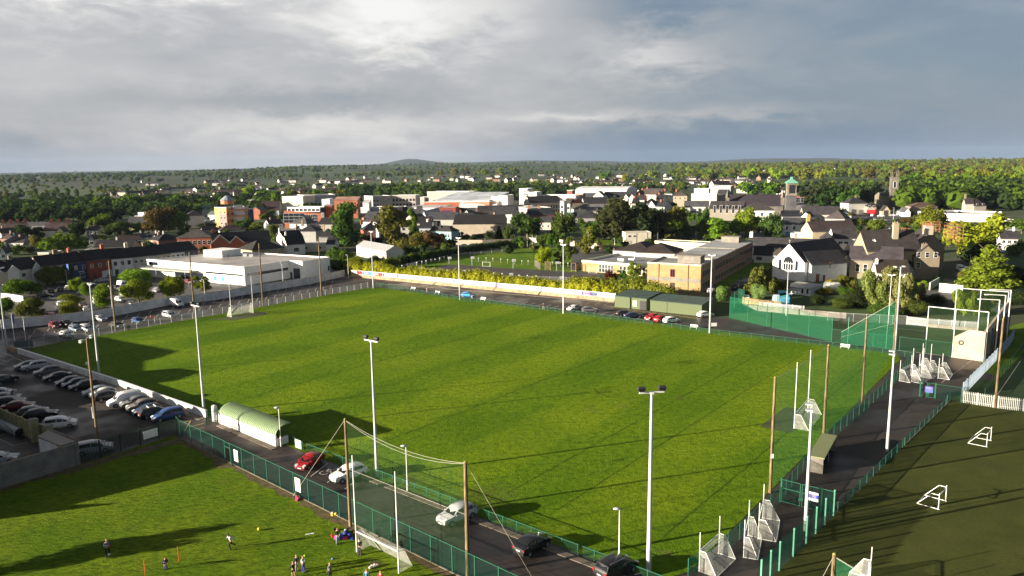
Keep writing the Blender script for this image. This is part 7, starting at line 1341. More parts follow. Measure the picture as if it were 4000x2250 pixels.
def fence(pts,h,step,panel,label,cat='fence',name='fence',post='green_metal',pr=.04,rail=True,group=None,tall=None,foot=0.0,pcol=None,railmat=None):
 o=empty(name,(pts[0].x,pts[0].y,0),0,label,cat,group);O=V3(pts[0],0);k=0;pts=[V3(p,0)for p in pts]
 key=(round(h,2),pr,post);pm=PM.get(key)
 if pm is None:pm=PM[key]=MB().box((0,0,h/2+.03),(pr*2,pr*2,h+.06)).box((0,0,h+.07),(pr*2.3,pr*2.3,.03)).mesh('post',[post])
 for a,b in zip(pts,pts[1:]):
  L=(b-a).length;n=max(1,round(L/step));rz=math.atan2((b-a).y,(b-a).x);s=L/n
  if panel=='palisade':key2=('pal',round(s,2),h,post)
  else:key2=('pan',round(s,2),h,panel,rail)
  me=PM.get(key2)
  if me is None:
   q=MB()
   if panel=='palisade':
    m_=int(s/(.22 if post=='pale_metal' else .17));pw_=.10 if post=='pale_metal' else .075
    for i in range(m_):q.box(((i+.5)*s/m_,-.03,h*.5),(pw_,.02,h*.97));q.add([((i+.5)*s/m_-.0375,-.03,h*.985),((i+.5)*s/m_+.0375,-.03,h*.985),((i+.5)*s/m_,-.03,h*1.04)],[(0,1,2)])
    q.box((s/2,0,h*.2),(s,.04,.06));q.box((s/2,0,h*.85),(s,.04,.06));me=q.mesh('panel',[post])
   else:
    q.quad((0,0,foot),(s,0,foot),(s,0,h),(0,0,h),mi=0)
    if rail:q.box((s/2,0,h),(s,.05,.05),mi=1)
    me=q.mesh('panel',[panel,railmat or post])
   PM[key2]=me
  for i in range(n+1):
   p=a+(b-a)*i/n
   if i<n or b is pts[-1]:w=ob('post',pm,o,pcol);w.location=p-O;w.rotation_euler=(0,0,rz)
   if i<n:w=ob('panel',me,o,pcol);w.location=p-O;w.rotation_euler=(0,0,rz)
 return o
gA,gB=F0+fd*((W('K',585,810)-F0).dot(fd)),F0+fd*((W('K',645,845)-F0).dot(fd))
fence([F0,gA],2.75,2.95,'wire_panel','tall green mesh fence from the railings to the open gate',group='tall green mesh fence of the near lane')
fence([gB,F0+fd*69],2.75,2.95,'wire_panel','tall green mesh fence running from the open gate to the bottom edge',group='tall green mesh fence of the near lane')
o=empty('gate',tuple(gB),math.atan2(fd.y,fd.x)-.35,'open green mesh gate in the tall near fence','gate');MB().quad((.05,0,.1),(1.2,0,.1),(1.2,0,2.0),(.05,0,2.0)).build('panel',['wire_panel'],o)
MB().box((.6,0,.1),(1.2,.06,.06)).box((.6,0,2.0),(1.2,.06,.06)).box((.03,0,1.05),(.06,.06,1.9)).box((1.2,0,1.05),(.06,.06,1.9)).build('gate_frame',['green_metal'],o)
o=empty('gateway',tuple(gA),math.atan2(fd.y,fd.x),'green overhead frame above the gate opening','gate frame');Lg=(gB-gA).length
MB().box((Lg/2,0,2.7),(Lg,.06,.06)).box((Lg/2,0,2.05),(Lg,.06,.06)).build('bar',['green_metal'],o);MB().quad((0,0,2.08),(Lg,0,2.08),(Lg,0,2.68),(0,0,2.68)).build('panel',['wire_panel'],o)
RA,RB=W('K',1612,692),uv(150.5,-.9)
fence([RA,RB],1.12,1.9,'rail_mesh','low green mesh rail between the near lane and the pitch',cat='rail',name='rail_fence',pr=.03,group='low rail round the pitch')
fence([W('K',1392,575),W('K',1560,672)],1.12,1.6,'rail_mesh','short low green rail between shelter and white board',cat='rail',name='rail_fence',pr=.03,group='low rail round the pitch')
fence([W('J',1000,858),W('J',2232,478)],2.5,2.75,'palisade','dark green steel railings between lawn and left car park',name='railings',post='dark_green_metal',pr=.04,group=None)
fence([W('J',2232,478),F0],2.7,1.6,'wire_panel','short green mesh corner piece beside the steel railings')
fence([W('K',345,355),W('K',520,330)],2.3,1.4,'palisade','dark steel gate beside the white pillar',cat='gate',name='gate')
def wall(pts,h,th,m,label,name='wall',cat='wall',cap=None,capm=None,pillars=0,group=None):
 o=empty(name,(pts[0].x,pts[0].y,0),0,label,cat,group);O=V3(pts[0],0);q=MB();c=MB();pl=0
 for a,b in zip(pts,pts[1:]):
  a,b=V3(a,0),V3(b,0);d=b-a;mm=(a+b)/2-O;rz=math.atan2(d.y,d.x)
  q.box((mm.x,mm.y,h/2),(d.length+.0,th,h),rz)
  if cap:c.box((mm.x,mm.y,h+cap/2+.002),(d.length,th+.08,cap),rz)
  if pillars:
   n=max(1,int(d.length/pillars))
   for i in range(n+1):p=a+d*i/n-O;MB().box((p.x,p.y,h/2+.05),(.42,th+.24,h+.1),rz).build('pillar',[m],o)
 q.build('wall_face',[m],o)
 if cap:c.build('coping',[capm or m],o)
 return o
wall([W('J',-900,1435),W('J',0,1158),W('J',985,862)],2.95,.22,'block_wall','grey concrete block wall with pillars beside the lawn',pillars=5.6,cap=.06,capm='concrete')
for k,(x,y)in enumerate(((150,790),(350,735),(730,640),(990,545))):
 g=W('J',x,y,3.0);o=MB().box((0,0,.15),(.9,.07,.07)).box((.1,0,.05),(.07,.07,.3)).build('bracket',['rust']);o.location=g;o.rotation_euler=(0,.5,-.5);tag(o,'rusty bracket on top of the grey block wall, %s from the left'%['first','second','third','fourth'][k],'bracket','rusty wall brackets')
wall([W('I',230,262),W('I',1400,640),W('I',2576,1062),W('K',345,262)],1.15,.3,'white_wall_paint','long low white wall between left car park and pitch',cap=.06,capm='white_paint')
wall([W('K',480,265),W('K',528,340)],1.3,.3,'white_paint','short white wall piece between pillar and shelter')
o=MB().cyl((0,0,0),(0,0,2.35),.42,.40,14).cyl((0,0,2.35),(0,0,2.5),.42,.2,14).build('gate_pillar',['white_paint'],smooth=50);o.location=W('K',455,305);tag(o,'round white gate pillar at the end of the shelter','pillar')
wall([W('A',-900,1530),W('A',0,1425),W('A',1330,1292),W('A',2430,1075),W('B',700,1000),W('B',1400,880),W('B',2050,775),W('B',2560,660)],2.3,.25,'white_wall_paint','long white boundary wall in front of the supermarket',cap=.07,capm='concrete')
wall([W('A',345,1040),W('A',130,1005),W('A',-40,990)],2.0,.3,'white_wall_paint','white end wall of a kiosk under the car park trees')
E0=W('I',372,192);E1=W('C',505,1192)
fence([E0,W('I',1280,25)if 0 else E0.lerp(E1,.3),E0.lerp(E1,.65),E1],1.7,2.9,'grey_chain_link','grey chain link rail behind the far left goal',cat='rail',name='rail_fence',post='galvanised',pr=.03)
fence([W('C',625,1168),W('C',1650,1345)],1.1,2.4,'rail_mesh','green rail at the far side, left stretch',cat='rail',name='rail_fence',pr=.03,group='low rail round the pitch')
C0=uv((W('S',2500,595)-P0_).dot(UX),94.6)
fence([W('C',1685,1350),W('C',1800,1375),W('S',620,338),W('S',1245,418),W('S',1985,520)],1.1,2.4,'rail_mesh','green rail at the far side, middle stretch',cat='rail',name='rail_fence',pr=.03,group='low rail round the pitch')
cor=[W('S',2080,530),W('S',2500,595),W('H',0,1150),W('H',540,1215),W('H',860,1262),W('H',985,1290)]
fence(cor,1.1,2.4,'rail_mesh','green rail at the far side, right stretch before the court',cat='rail',name='rail_fence',pr=.03,group='low rail round the pitch')
RR=[W('O',1190,170),W('O',1140,240),W('O',940,480),W('O',500,890),W('O',95,1215),W('Q',1145,612),W('Q',560,1165),W('Q',110,1460)]
fence(RR,1.75,2.5,'green_screen','green mesh fence between the pitch and the right lane',name='mesh_fence',pr=.035)
fence([W('Q',1755,768),W('Q',1445,1085),W('Q',1140,1392),W('Q',930,1610)],2.85,2.75,'green_screen','tall dense green fence with pale posts beside the turf ground',name='mesh_fence',post='pale_green',pr=.07,rail=False)
fence([W('Q',1802,722),W('O',1045,1285)],1.1,2.4,'green_screen','low dense green fence along the turf ground, near stretch',name='mesh_fence',pr=.035,group='low fence of the turf ground')
fence([W('O',1072,1258),W('O',1588,762)],1.1,2.4,'green_screen','low dense green fence along the turf ground, far stretch',name='mesh_fence',pr=.035,group='low fence of the turf ground')
fence([W('O',1605,725),W('O',1640,690)],1.3,1.5,'green_screen','short end piece of low green fence by the white palings',name='mesh_fence',pr=.035,group='low fence of the turf ground')
def gates(a,b,h,label,leaf=2):
 d=b-a;o=empty('double_gate',(a.x,a.y,0),math.atan2(d.y,d.x),label,'gate');L=d.length
 for x in(0,L):MB().box((x,0,h/2+.05),(.16,.16,h+.1)).build('gate_post',['green_metal'],o)
 for i in range(leaf):
  x0,x1=L*i/leaf+.1,L*(i+1)/leaf-.1;q=MB()
  for z in(.12,h*.62,h-.05):q.box(((x0+x1)/2,0,z),(x1-x0,.05,.06))
  for x in(x0,x1):q.box((x,0,h/2),(.07,.06,h-.1))
  lf=q.build('gate_leaf',['green_metal'],o);MB().quad((x0,0,.1),(x1,0,.1),(x1,0,h-.05),(x0,0,h-.05)).build('mesh_panel',['wire_panel'],lf)
 MB().box((L/2,-.08,h*.33),(.5,.05,.3)).build('latch',['green_metal'],o);return o,L
o,Lg=gates(W('Q',1158,610),W('Q',1612,728),2.7,'closed green double gate across the right lane')
def txt(s,size,parent,loc,rot,m,name='lettering',xs=1.0,al='CENTER'):
 cu=bpy.data.curves.new(name,'FONT');cu.body=s;cu.size=size;cu.align_x=al;cu.align_y='CENTER';cu.extrude=.012
 t_=bpy.data.objects.new(name,cu);COL.objects.link(t_);dg=bpy.context.evaluated_depsgraph_get();me=bpy.data.meshes.new_from_object(t_.evaluated_get(dg));bpy.data.objects.remove(t_)
 me.materials.clear();me.materials.append(M[m]if isinstance(m,str)else m);o_=ob(name,me,parent);o_.location=loc;o_.rotation_euler=rot;o_.scale=(xs,1,1);return o_
for nm,cc in(('ink_blue',(.02,.04,.22)),('ink_red',(.55,.02,.02)),('ink_black',(.03,.03,.03)),('ink_yellow',(.7,.5,.03)),('ink_white',(.75,.75,.73)),('ink_grey',(.2,.2,.2)),('ink_green',(.02,.2,.1))):mat(nm,cc,rough=.6)
def board(p,rz,w,h,z,label,col=(.75,.75,.73),name='sign_board',cat='sign',lines=()):
 o_=empty(name,(p.x,p.y,z),rz,label,cat);MB().box((0,0,h/2),(w,.03,h)).build('board',['plain'],o_,color=col)
 for s,sz,zz1,m in lines:txt(s,sz,o_,(0,-.02,zz1),(PI/2,0,0),m)
 return o_
rzg=o.rotation_euler[2];gp=W('Q',1158,610).lerp(W('Q',1612,728),.78)
b_=board(gp+Vector((.0,-.12,0)),rzg,1.15,1.0,1.1,'blue and white notice with yellow words on the closed double gate',(.05,.07,.35),lines=(('NOTICE',.15,.66,'ink_yellow'),('NO DOGS',.13,.5,'ink_yellow')))
MB().box((0,-.02,.88),(1.15,.02,.22)).build('white_band',['white_paint'],b_);MB().box((0,-.02,.16),(1.15,.02,.3)).build('white_band',['ink_white'],b_)
fence([W('Q',1612,728),W('Q',1755,768)],2.7,2.2,'wire_panel','short green mesh piece closing the lane beside the double gate')
o,Lg=gates(W('O',1262,640),W('O',1455,668),2.5,'green gate with a notice at the far end of the right lane',2)
fence([W('O',1455,668),W('O',1780,718)],2.4,2.4,'wire_panel','green mesh fence between the far lane gate and the white palings')
gp=W('O',1262,640).lerp(W('O',1455,668),.5);board(gp+Vector((0,-.14,0)),o.rotation_euler[2],1.3,1.0,.9,'blue and white notice on the far lane gate',(.10,.12,.4),lines=(('NOTICE',.2,.7,'ink_yellow'),))
fence([W('O',1780,715),W('O',2190,780)],1.9,2.7,'palisade','white palings left of the brown pole',name='paling_fence',post='pale_metal',pr=.04,group='white palings of the turf ground')
fence([W('O',2240,788),W('X',2640,1042)],1.9,2.7,'palisade','white palings right of the brown pole',name='paling_fence',post='pale_metal',pr=.04,group='white palings of the turf ground')
fence([W('O',1800,640),W('O',2160,260),W('O',2380,20),W('H',2425,1000)],2.3,2.7,'palisade','blue grey steel palings behind the handball wall',name='paling_fence',post='blue_grey_metal',pr=.04)
fence([W('O',2080,640),W('O',2576,30)],1.2,3,'rail_mesh','low green fence of the side turf at the right edge',name='mesh_fence',pr=.03)
fence([W('H',-190,1052),W('H',40,1082),W('H',400,1128),W('H',780,1172),W('H',1540,1272)],2.8,4.4,'rail_mesh','green netted fence in front of the walled court',name='net_fence',pr=.05)
fence([W('H',-190,1052),W('E',2205,1440),W('E',2330,1300),W('F',20,1330)],5.2,5.5,'green_net','tall green net round the left end of the walled court',name='net_fence',pr=.05)
for k,(x,y,ty)in enumerate(((38,1080,690),(590,1145,745),(1155,1215,1000))):
 g=W('H',x,y);o_=MB().cyl((0,0,0),(0,0,HT(g,'H',x+12,ty)),.06,.05,8).build('fence_pole',['pale_green']);o_.location=g;tag(o_,['tall green pole at the left of the court net','tall green pole beside the far corner floodlight','dark tall pole in the middle of the court net'][k],'pole')
fence([W('H',-250,745),W('H',880,800)],2.0,3,'grey_chain_link','grey mesh along the scrub behind the court',name='mesh_fence',post='galvanised',pr=.03)
fence([W('H',890,800),W('H',1160,830),W('H',1910,885)],1.9,2.8,'palisade','grey palings behind the walled court',name='paling_fence',post='galvanised',pr=.04)
wall([W('H',1190,838),W('H',1900,900)],.8,.3,'concrete','low concrete wall under the grey palings')
wall([W('F',20,1320),W('F',870,1400),W('F',1490,1449)],1.4,.25,'concrete','old concrete wall behind the dark turf court')
fence([W('F',240,1330),W('F',880,1395)],2.2,2.6,'palisade','white palings above the old concrete wall',name='paling_fence',post='galvanised',pr=.04)
fence([W('F',0,1235),W('F',130,1262),W('F',330,1285),W('F',550,1310)],1.8,2.4,'timber','pale timber fence beside the blue container',name='timber_fence',post='timber',pr=.06)
fence([W('E',1480,1105),W('E',1700,1125),W('E',1925,1160)],1.5,2.2,'timber','pale timber fence behind the storage shed',name='timber_fence',post='timber',pr=.06)
ha,hb=W('O',1675,150),W('O',2062,202);hc=W('H',2305,600,8);hh=HT(ha,'H',1562,975);hh2=HT(hb,'H',2005,908)
alley=empty('handball_wall',(ha.x,ha.y,0),xf(ha,hb)[1],'big cream handball wall with a small black ring painted on it','handball wall');La_=(hb-ha).length
q=MB();pts=[(0,0),(La_,0),(La_,hh2),(La_*.5,hh2+.15),(0,hh)];q.add([(x,0,z)for x,z in pts]+[(x,.5,z)for x,z in pts],[(0,1,2,3,4),(9,8,7,6,5)]+[(i+5,(i+1)%5+5,(i+1)%5,i)for i in range(5)])
q.build('front_wall',['cream_concrete'],alley)
dfar=(W('O',2380,20)-hb);dl=34.0;q=MB()
q.add([(La_-.4,.5,0),(La_,.5,0),(La_,dl,0),(La_-.4,dl,0),(La_-.4,.5,hh2),(La_,.5,hh2),(La_,dl,hh2+1.6),(La_-.4,dl,hh2+1.6)],[(0,1,5,4),(1,2,6,5),(2,3,7,6),(3,0,4,7),(4,5,6,7)]);q.build('side_wall',['cream_concrete'],alley)
for i in range(7):MB().box((La_+.2,3+i*4.6,hh2*.45),(.4,.4,hh2*.9)).build('buttress',['block_wall'],alley)
MB().box((La_*.46,-.012,hh2*.47),(La_*.9,.02,.06)).build('painted_line',['ink_grey'],alley)
n_=20;q=MB();rv=[(1.25+.48*r_*math.cos(2*PI*i/n_),-.015,hh2*.55+.48*r_*math.sin(2*PI*i/n_))for r_ in(1,.5)for i in range(n_)];q.add(rv,[(i,(i+1)%n_,(i+1)%n_+n_,i+n_)for i in range(n_)]);q.build('ring',['ink_black'],alley)
def frame(pts,h0,label,mesh=True):
 o_=empty('steel_frame',(pts[0].x,pts[0].y,0),0,label,'frame','steel net frames of the handball wall');O=V3(pts[0],0)
 for i,(p,h)in enumerate(zip(pts,h0)):MB().cyl(V3(p,0)-O,V3(p,h)-O,.075,.07,8).build('post',['white_paint'],o_)
 MB().path([V3(p,h)-O for p,h in zip(pts,h0)],.07,8).build('top_bar',['white_paint'],o_)
 if mesh:
  q=MB()
  for(a,ha_),(b,hb_)in zip(zip(pts,h0),list(zip(pts,h0))[1:]):A,B2=V3(a,0)-O,V3(b,0)-O;q.quad(A,B2,B2+Vector((0,0,hb_)),A+Vector((0,0,ha_)))
  q.build('netting',['thin_green_net'],o_)
 return o_
fa,fb,fc=W('H',1155,1215),W('H',1540,1275),W('H',2005,1330);frame([fa,fb,fc],[HT(fa,'H',1185,540),HT(fb,'H',1582,580),HT(fc,'H',2012,618)],'nearer white steel frame over the handball wall')
ga_,gb_,gc_=W('H',1560,875),W('H',1905,905),W('H',2300,935);frame([ga_,gb_,gc_],[HT(ga_,'H',1583,272),HT(gb_,'H',1940,302),HT(gc_,'H',2335,330)],'farther and taller white steel frame behind the handball wall')
for k,(bx,by,tx,ty)in enumerate(((2150,1280,2178,445),(2238,1180,2258,378),(2315,1090,2342,305))):
 g=W('H',bx,by);h=HT(g,'H',tx,ty);o_=empty('light_mast',(g.x,g.y,0),0,['nearest','middle','farthest'][k]+' angled light mast behind the handball wall','light mast','angled light masts');MB().cyl((0,0,0),(0,0,h),.09,.08,8).build('post',['white_paint'],o_);MB().cyl((0,0,h),(-4.0 if k==2 else-3.4,.6,h+.15),.07,.06,8).box((-3.4,.6,h+.1),(.7,.3,.15)).build('arm',['white_paint'],o_)
w0,w1=W('C',250,1030),W('S',1640,304);dW=(w1-w0).normalized();nW=Vector((dW.y,-dW.x,0));LW=(w1-w0).length
bank=MB()
nn_=40
for i in range(nn_):
 a=w0+dW*(LW*i/nn_);b=w0+dW*(LW*(i+1)/nn_);za,zb2=[1.0+.25*noise.noise((j*.7,0,0))for j in(i,i+1)]
 A0,B0=a+nW*.3,b+nW*.3;bank.quad((A0.x,A0.y,.02),(B0.x,B0.y,.02),(b.x-nW.x*.5,b.y-nW.y*.5,zb2),(a.x-nW.x*.5,a.y-nW.y*.5,za))
tag(bank.build('stone_bank',['stone_bank'],smooth=180),kind='structure')
aw=empty('advertising_wall',(w0.x-nW.x*.7,w0.y-nW.y*.7,0),math.atan2(dW.y,dW.x),'long white advertising wall below the yellow green hedge','wall');MB().box((LW/2,0,1.55),(LW,.25,1.45)).build('wall_face',['white_paint'],aw)
def seg(sx0,sx1,v,col,text='',tm='ink_white',sz=.55,name='banner',zo=0):
 a=along(w0,dW,v,sx0);b=along(w0,dW,v,sx1);x0=(a-w0).dot(dW);x1=(b-w0).dot(dW);b_=MB().box(((x0+x1)/2,-.14,1.6),(x1-x0,.04,1.1)).build(name,['plain'],aw,color=col)
 if text:
  for i,l in enumerate(text.split('|')):txt(l,sz*.85,b_,((x0+x1)/2,-.18,1.6+.25*(len(text.split('|'))-1)-.5*i),(PI/2,0,0),tm)
seg(335,410,'C',(.35,.02,.04));seg(255,332,'C',(.6,.6,.6));seg(414,520,'C',(.02,.10,.40),'BACON','ink_white',.8);seg(520,545,'C',(.03,.35,.50));seg(585,650,'C',(.55,.03,.03),'JACK','ink_white',.9);seg(650,700,'C',(.45,.02,.03));seg(705,730,'C',(.5,.05,.05))
seg(900,930,'C',(.12,.14,.05));seg(1070,1225,'C',(.66,.54,.42));seg(1590,1710,'C',(.35,.62,.64));seg(1712,1745,'C',(.12,.45,.5));seg(2140,2290,'C',(.68,.68,.62),'TYRE CENTRE','ink_yellow',.5);seg(2300,2420,'C',(.18,.17,.32),'Clock tower','ink_white',.6)
seg(1330,1422,'S',(.12,.05,.18),"Christian's|Pharmacy",'ink_white',.55);seg(1422,1475,'S',(.02,.04,.12),'Open 7 Days|Late Opening','ink_white',.3);seg(1480,1630,'S',(.74,.74,.73),'VALLEY CAFE','ink_black',.95)
for sx in(1106,1600):pass
def hp(v,x,y,z=0):return W(v,x,y,z)
ho=-nW*3.0;hedge_pts=[w0+ho*.8+dW*(-2),w0+ho+dW*LW*.25,w0+ho*1.05+dW*LW*.5,w0+ho*1.1+dW*LW*.75,w0+ho*1.2+dW*LW*.98]
leafm('hedge_leaves',.2)
for nd in M['hedge_leaves'].node_tree.nodes:
 if nd.type=='TEX_NOISE':nd.inputs['Scale'].default_value*=.08
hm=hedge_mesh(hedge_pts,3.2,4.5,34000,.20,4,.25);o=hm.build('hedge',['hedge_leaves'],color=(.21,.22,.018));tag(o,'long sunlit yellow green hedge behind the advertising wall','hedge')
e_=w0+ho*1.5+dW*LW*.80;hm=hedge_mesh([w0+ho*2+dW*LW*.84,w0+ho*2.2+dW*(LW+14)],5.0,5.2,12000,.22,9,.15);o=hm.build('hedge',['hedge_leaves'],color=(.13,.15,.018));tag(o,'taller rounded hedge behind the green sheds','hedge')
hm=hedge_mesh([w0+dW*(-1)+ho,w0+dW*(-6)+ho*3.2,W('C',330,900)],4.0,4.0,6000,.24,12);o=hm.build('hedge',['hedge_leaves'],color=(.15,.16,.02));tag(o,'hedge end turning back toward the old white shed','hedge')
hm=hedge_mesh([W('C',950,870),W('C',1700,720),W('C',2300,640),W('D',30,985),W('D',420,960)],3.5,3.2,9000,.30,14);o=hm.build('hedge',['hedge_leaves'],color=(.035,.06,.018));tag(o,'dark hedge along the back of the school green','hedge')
hm=hedge_mesh([W('B',2420,560),W('B',2576,560),W('C',150,900)],4.5,4.5,5000,.3,15);o=hm.build('hedge',['hedge_leaves'],color=(.05,.085,.018));tag(o,'green hedge right of the supermarket end wall','hedge')
wall([W('C',1640,575),W('C',2150,575),W('C',2560,560),W('D',420,905),W('D',860,935),W('D',1400,1000)],2.4,.25,'cream_concrete','long pale boundary wall behind the school green',pillars=0)
wall([W('D',1400,1000),W('D',1660,1010)],2.0,.3,'stone_bank','grey stone wall piece below the grass bank')
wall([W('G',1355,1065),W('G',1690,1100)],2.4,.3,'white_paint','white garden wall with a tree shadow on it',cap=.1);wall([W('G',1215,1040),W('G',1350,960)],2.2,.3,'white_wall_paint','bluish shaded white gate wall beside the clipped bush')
fence([W('C',950,920),W('C',1650,765),W('C',2576,660)],1.2,6,'playground_mesh','thin mesh fence along the back of the school green',name='mesh_fence',post='galvanised',pr=.04)
fence([W('C',1215,1000),W('S',600,125),W('S',1200,140),W('S',1515,140)],2.2,5.0,'playground_mesh','grey mesh fence between playground and hedge',name='mesh_fence',post='galvanised',pr=.04)
s0,s1=W('K',527,345),W('K',1215,632);Ls,rzs=xf(s0,s1);sh=empty('spectator_shelter',tuple(s0),rzs,'long white spectator shelter with a curved green ribbed roof','shelter')
MB().box((Ls/2,.1,.82),(Ls,.2,1.64)).build('back_wall',['white_paint'],sh);MB().box((Ls-.08,1.1,.55),(.16,1.8,1.1)).build('end_wall',['white_paint'],sh);MB().box((.08,1.1,.8),(.16,1.8,1.6)).build('end_wall',['white_paint'],sh)
q=MB();n_=12
for i in range(n_):
 a0,a1=PI*.5*i/n_*1.25,PI*.5*(i+1)/n_*1.25;f=lambda a:(1.75-math.cos(a)*1.75,1.66+math.sin(a)*1.25 if a<PI/2 else 1.66+1.25-(a-PI/2)*.25)
 (y0,z0),(y1,z1)=f(a0),f(a1);q.slab([(-.25,y0-.05,z0),(Ls+.25,y0-.05,z0),(Ls+.25,y1-.05,z1),(-.25,y1-.05,z1)],.05)
rf=q.build('roof',['shelter_roof'],sh,color=(.13,.20,.10))
me=None
for i in range(36):
 x=Ls*(i+.5)/36;q=MB();P=[Vector((0,f(PI*.625*j/10)[0]-.05,f(PI*.625*j/10)[1]+.02))for j in range(11)]
 if me is None:me=q.path(P,.07,5).mesh('rib',['plain'])
 r_=ob('rib',me,rf,(.30,.38,.22));r_.location=(x,0,0)
for x in(.2,Ls*.33,Ls*.66,Ls-.2):MB().cyl((x,2.05,0),(x,2.05,2.8),.05).build('post',['green_metal'],sh)
MB().box((Ls/2,1.3,.45),(Ls-.5,.4,.08)).build('bench',['timber'],sh)
t0,t1=W('Q',1478,268),W('Q',1632,298);Lt_,rzt=xf(t0,t1);hsh=HT(t0,'Q',1480,92);sh=empty('lane_shelter',tuple(t0),rzt,'flat roofed grey shelter open to the right lane','shelter')
dp=8.5;MB().box((Lt_/2,.05,hsh/2),(Lt_,.1,hsh)).build('end_wall',['concrete'],sh);MB().box((Lt_/2,dp,hsh/2),(Lt_,.1,hsh)).build('end_wall',['concrete'],sh);MB().box((.05,dp/2,hsh/2),(.1,dp-.1,hsh)).build('back_wall',['concrete'],sh)
MB().box((Lt_/2,dp/2,hsh+.08),(Lt_+.3,dp+.4,.14)).build('roof',['plain'],sh,color=(.22,.24,.12));MB().cyl((Lt_-.1,dp/2,0),(Lt_-.1,dp/2,hsh),.04).build('post',['galvanised'],sh)
def tall_goal(pA,pB,topA,cross,label,netd=1.3,group='tall white goal posts'):
 L,rz=xf(pA,pB);o=empty('goal_posts',tuple(pA),rz,label,'goal',group)
 for x in(0,L):MB().cyl((x,0,0),(x,0,topA),.07,.05,10).build('upright',['white_paint'],o,smooth=50)
 MB().cyl((0,0,cross),(L,0,cross),.06,.06,8).build('crossbar',['white_paint'],o)
 nt=MB();d=netd;B=[(0,0,cross),(L,0,cross),(L,d*.4,cross),(0,d*.4,cross),(0,d,0),(L,d,0),(0,0,0),(L,0,0)]
 nt.quad(B[0],B[1],B[2],B[3]);k=8
 for i in range(k):
  x0,x1=L*i/k,L*(i+1)/k;g_=lambda x:-.35*math.sin(PI*x/L)
  nt.quad((x0,d*.4,cross+g_(x0)),(x1,d*.4,cross+g_(x1)),(x1,d,0),(x0,d,0))
 nt.add([B[0],B[3],B[4],B[6]],[(0,1,2,3)]);nt.add([B[1],B[2],B[5],B[7]],[(0,1,2,3)]);nt.build('net',['white_net'],o)
 fr=MB()
 for x in(0,L):fr.path([(x,0,cross),(x,d*.4,cross),(x,d,0)],.03,5)
 fr.build('net_support',['white_paint'],o);return o
pa,pb=W('B',935,1250),W('B',1250,1190);tall_goal(pa,pb,HT(pa,'B',908,690),HT(pa,'B',930,1112),'goal with tall white posts at the far left end',2.0)
sheet('goalmouth',[W('B',620,1290),W('B',1290,1165),W('B',1420,1180),W('B',1440,1215),W('B',950,1300),W('B',860,1285)],.06,'playworn')
pb,pa=W('s',3102,1675),W('s',3155,1612);tall_goal(pa,pb,HT(pb,'s',3110,1415),HT(pb,'s',3104,1618),'goal with tall white posts at the right end behind the green net',2.0)
sheet('goalmouth',[W('s',2968,1668),W('s',3068,1592),W('s',3180,1600),W('s',3190,1640),W('s',3085,1692)],.06,'playworn')
pa,pb=W('M',1452,948),W('M',2055,1255);tall_goal(pa,pb,HT(pa,'s',1384,1778),HT(pa,'M',1447,645),'near goal with a sagging white net below the fence',1.7)
def portable(base,rz,label,L=4.6,H=3.9,cr=2.1,d=1.7,netted=True,group='portable goals with nets',sc=1.0,name='portable_goal'):
 o=empty(name,(base.x,base.y,.03),rz,label,'goal',group,(sc,)*3);pr=.045
 for x in(-L/2,L/2):
  MB().cyl((x,0,0),(x,0,H),pr,pr*.8,8).build('upright',['white_paint'],o)
  MB().path([(x,0,cr),(x,d*.35,cr),(x,d,.05),(x,-.1,.05)],.035,6).build('side_frame',['white_paint'],o)
 MB().cyl((-L/2,0,cr),(L/2,0,cr),pr,pr,8).build('crossbar',['white_paint'],o);MB().cyl((-L/2,d,.05),(L/2,d,.05),.035,.035,6).build('rear_bar',['white_paint'],o)
 if netted:
  q=MB();q.quad((-L/2,0,cr),(L/2,0,cr),(L/2,d*.35,cr),(-L/2,d*.35,cr));k=6
  for i in range(k):
   x0,x1=-L/2+L*i/k,-L/2+L*(i+1)/k;s_=lambda x:.25*math.sin(PI*(x/L+.5));q.quad((x0,d*.35,cr-s_(x0)),(x1,d*.35,cr-s_(x1)),(x1,d,.05),(x0,d,.05))
  for x in(-L/2,L/2):q.add([(x,0,cr),(x,d*.35,cr),(x,d,.05),(x,0,.05)],[(0,1,2,3)])
  q.build('net',['white_net'],o)
 return o
def pgoal(v,a,b,label,tp=None,side=1,**k):
 A,B2=W(v,*a),W(v,*b);d=B2-A;m=(A+B2)/2;rz=math.atan2(d.y,d.x);h=HT(A,v,*tp)if tp else 3.9
 return portable(m,rz if side>0 else rz+PI,label,L=d.length,H=h,cr=min(2.1,h*(.55 if k.get('netted',True)else .88)),**k)
pgoal('Q',(235,1405),(457,1200),'portable netted goal nearest the bottom edge in the right lane',(240,958),-1)
pgoal('Q',(738,1245),(790,1000),'portable netted goal turned edge on between two others',(750,815),-1,d=1.3)
pgoal('Q',(905,1035),(955,800),'portable netted goal with the widest net in the right lane',(925,625),-1)
for a,b,t_,lb in(((1008,448),(1150,375),(1025,185),'portable goal, left one of the cluster at the far end of the lane'),((1250,380),(1300,300),(1258,105),'portable goal, second of the cluster'),((1285,400),(1390,330),(1275,40),'portable goal, third of the cluster with the tallest posts'),((1160,460),(1280,390),(1310,45),'portable goal lying close before the cluster'),((1495,415),(1540,350),(1505,160),'portable goal, rightmost of the cluster')):
 pgoal('O',a,b,lb,t_,-1,group='portable goals stored at the end of the lane')
pgoal('R',(1617,692),(1698,598),'small white goal frame on the turf, nearer one',(1630,510),1,netted=False,group='small goal frames on the turf',d=2.1);pgoal('O',(2103,1280),(2155,1200),'small white goal frame on the turf, farther one',(2115,1100),1,netted=False,group='small goal frames on the turf',d=2.1)
g=W('X',2185,1475);portable(g,math.radians(60),'portable goal cut off by the bottom edge beside the yellow topped pole',L=3,H=3.0,cr=1.7)
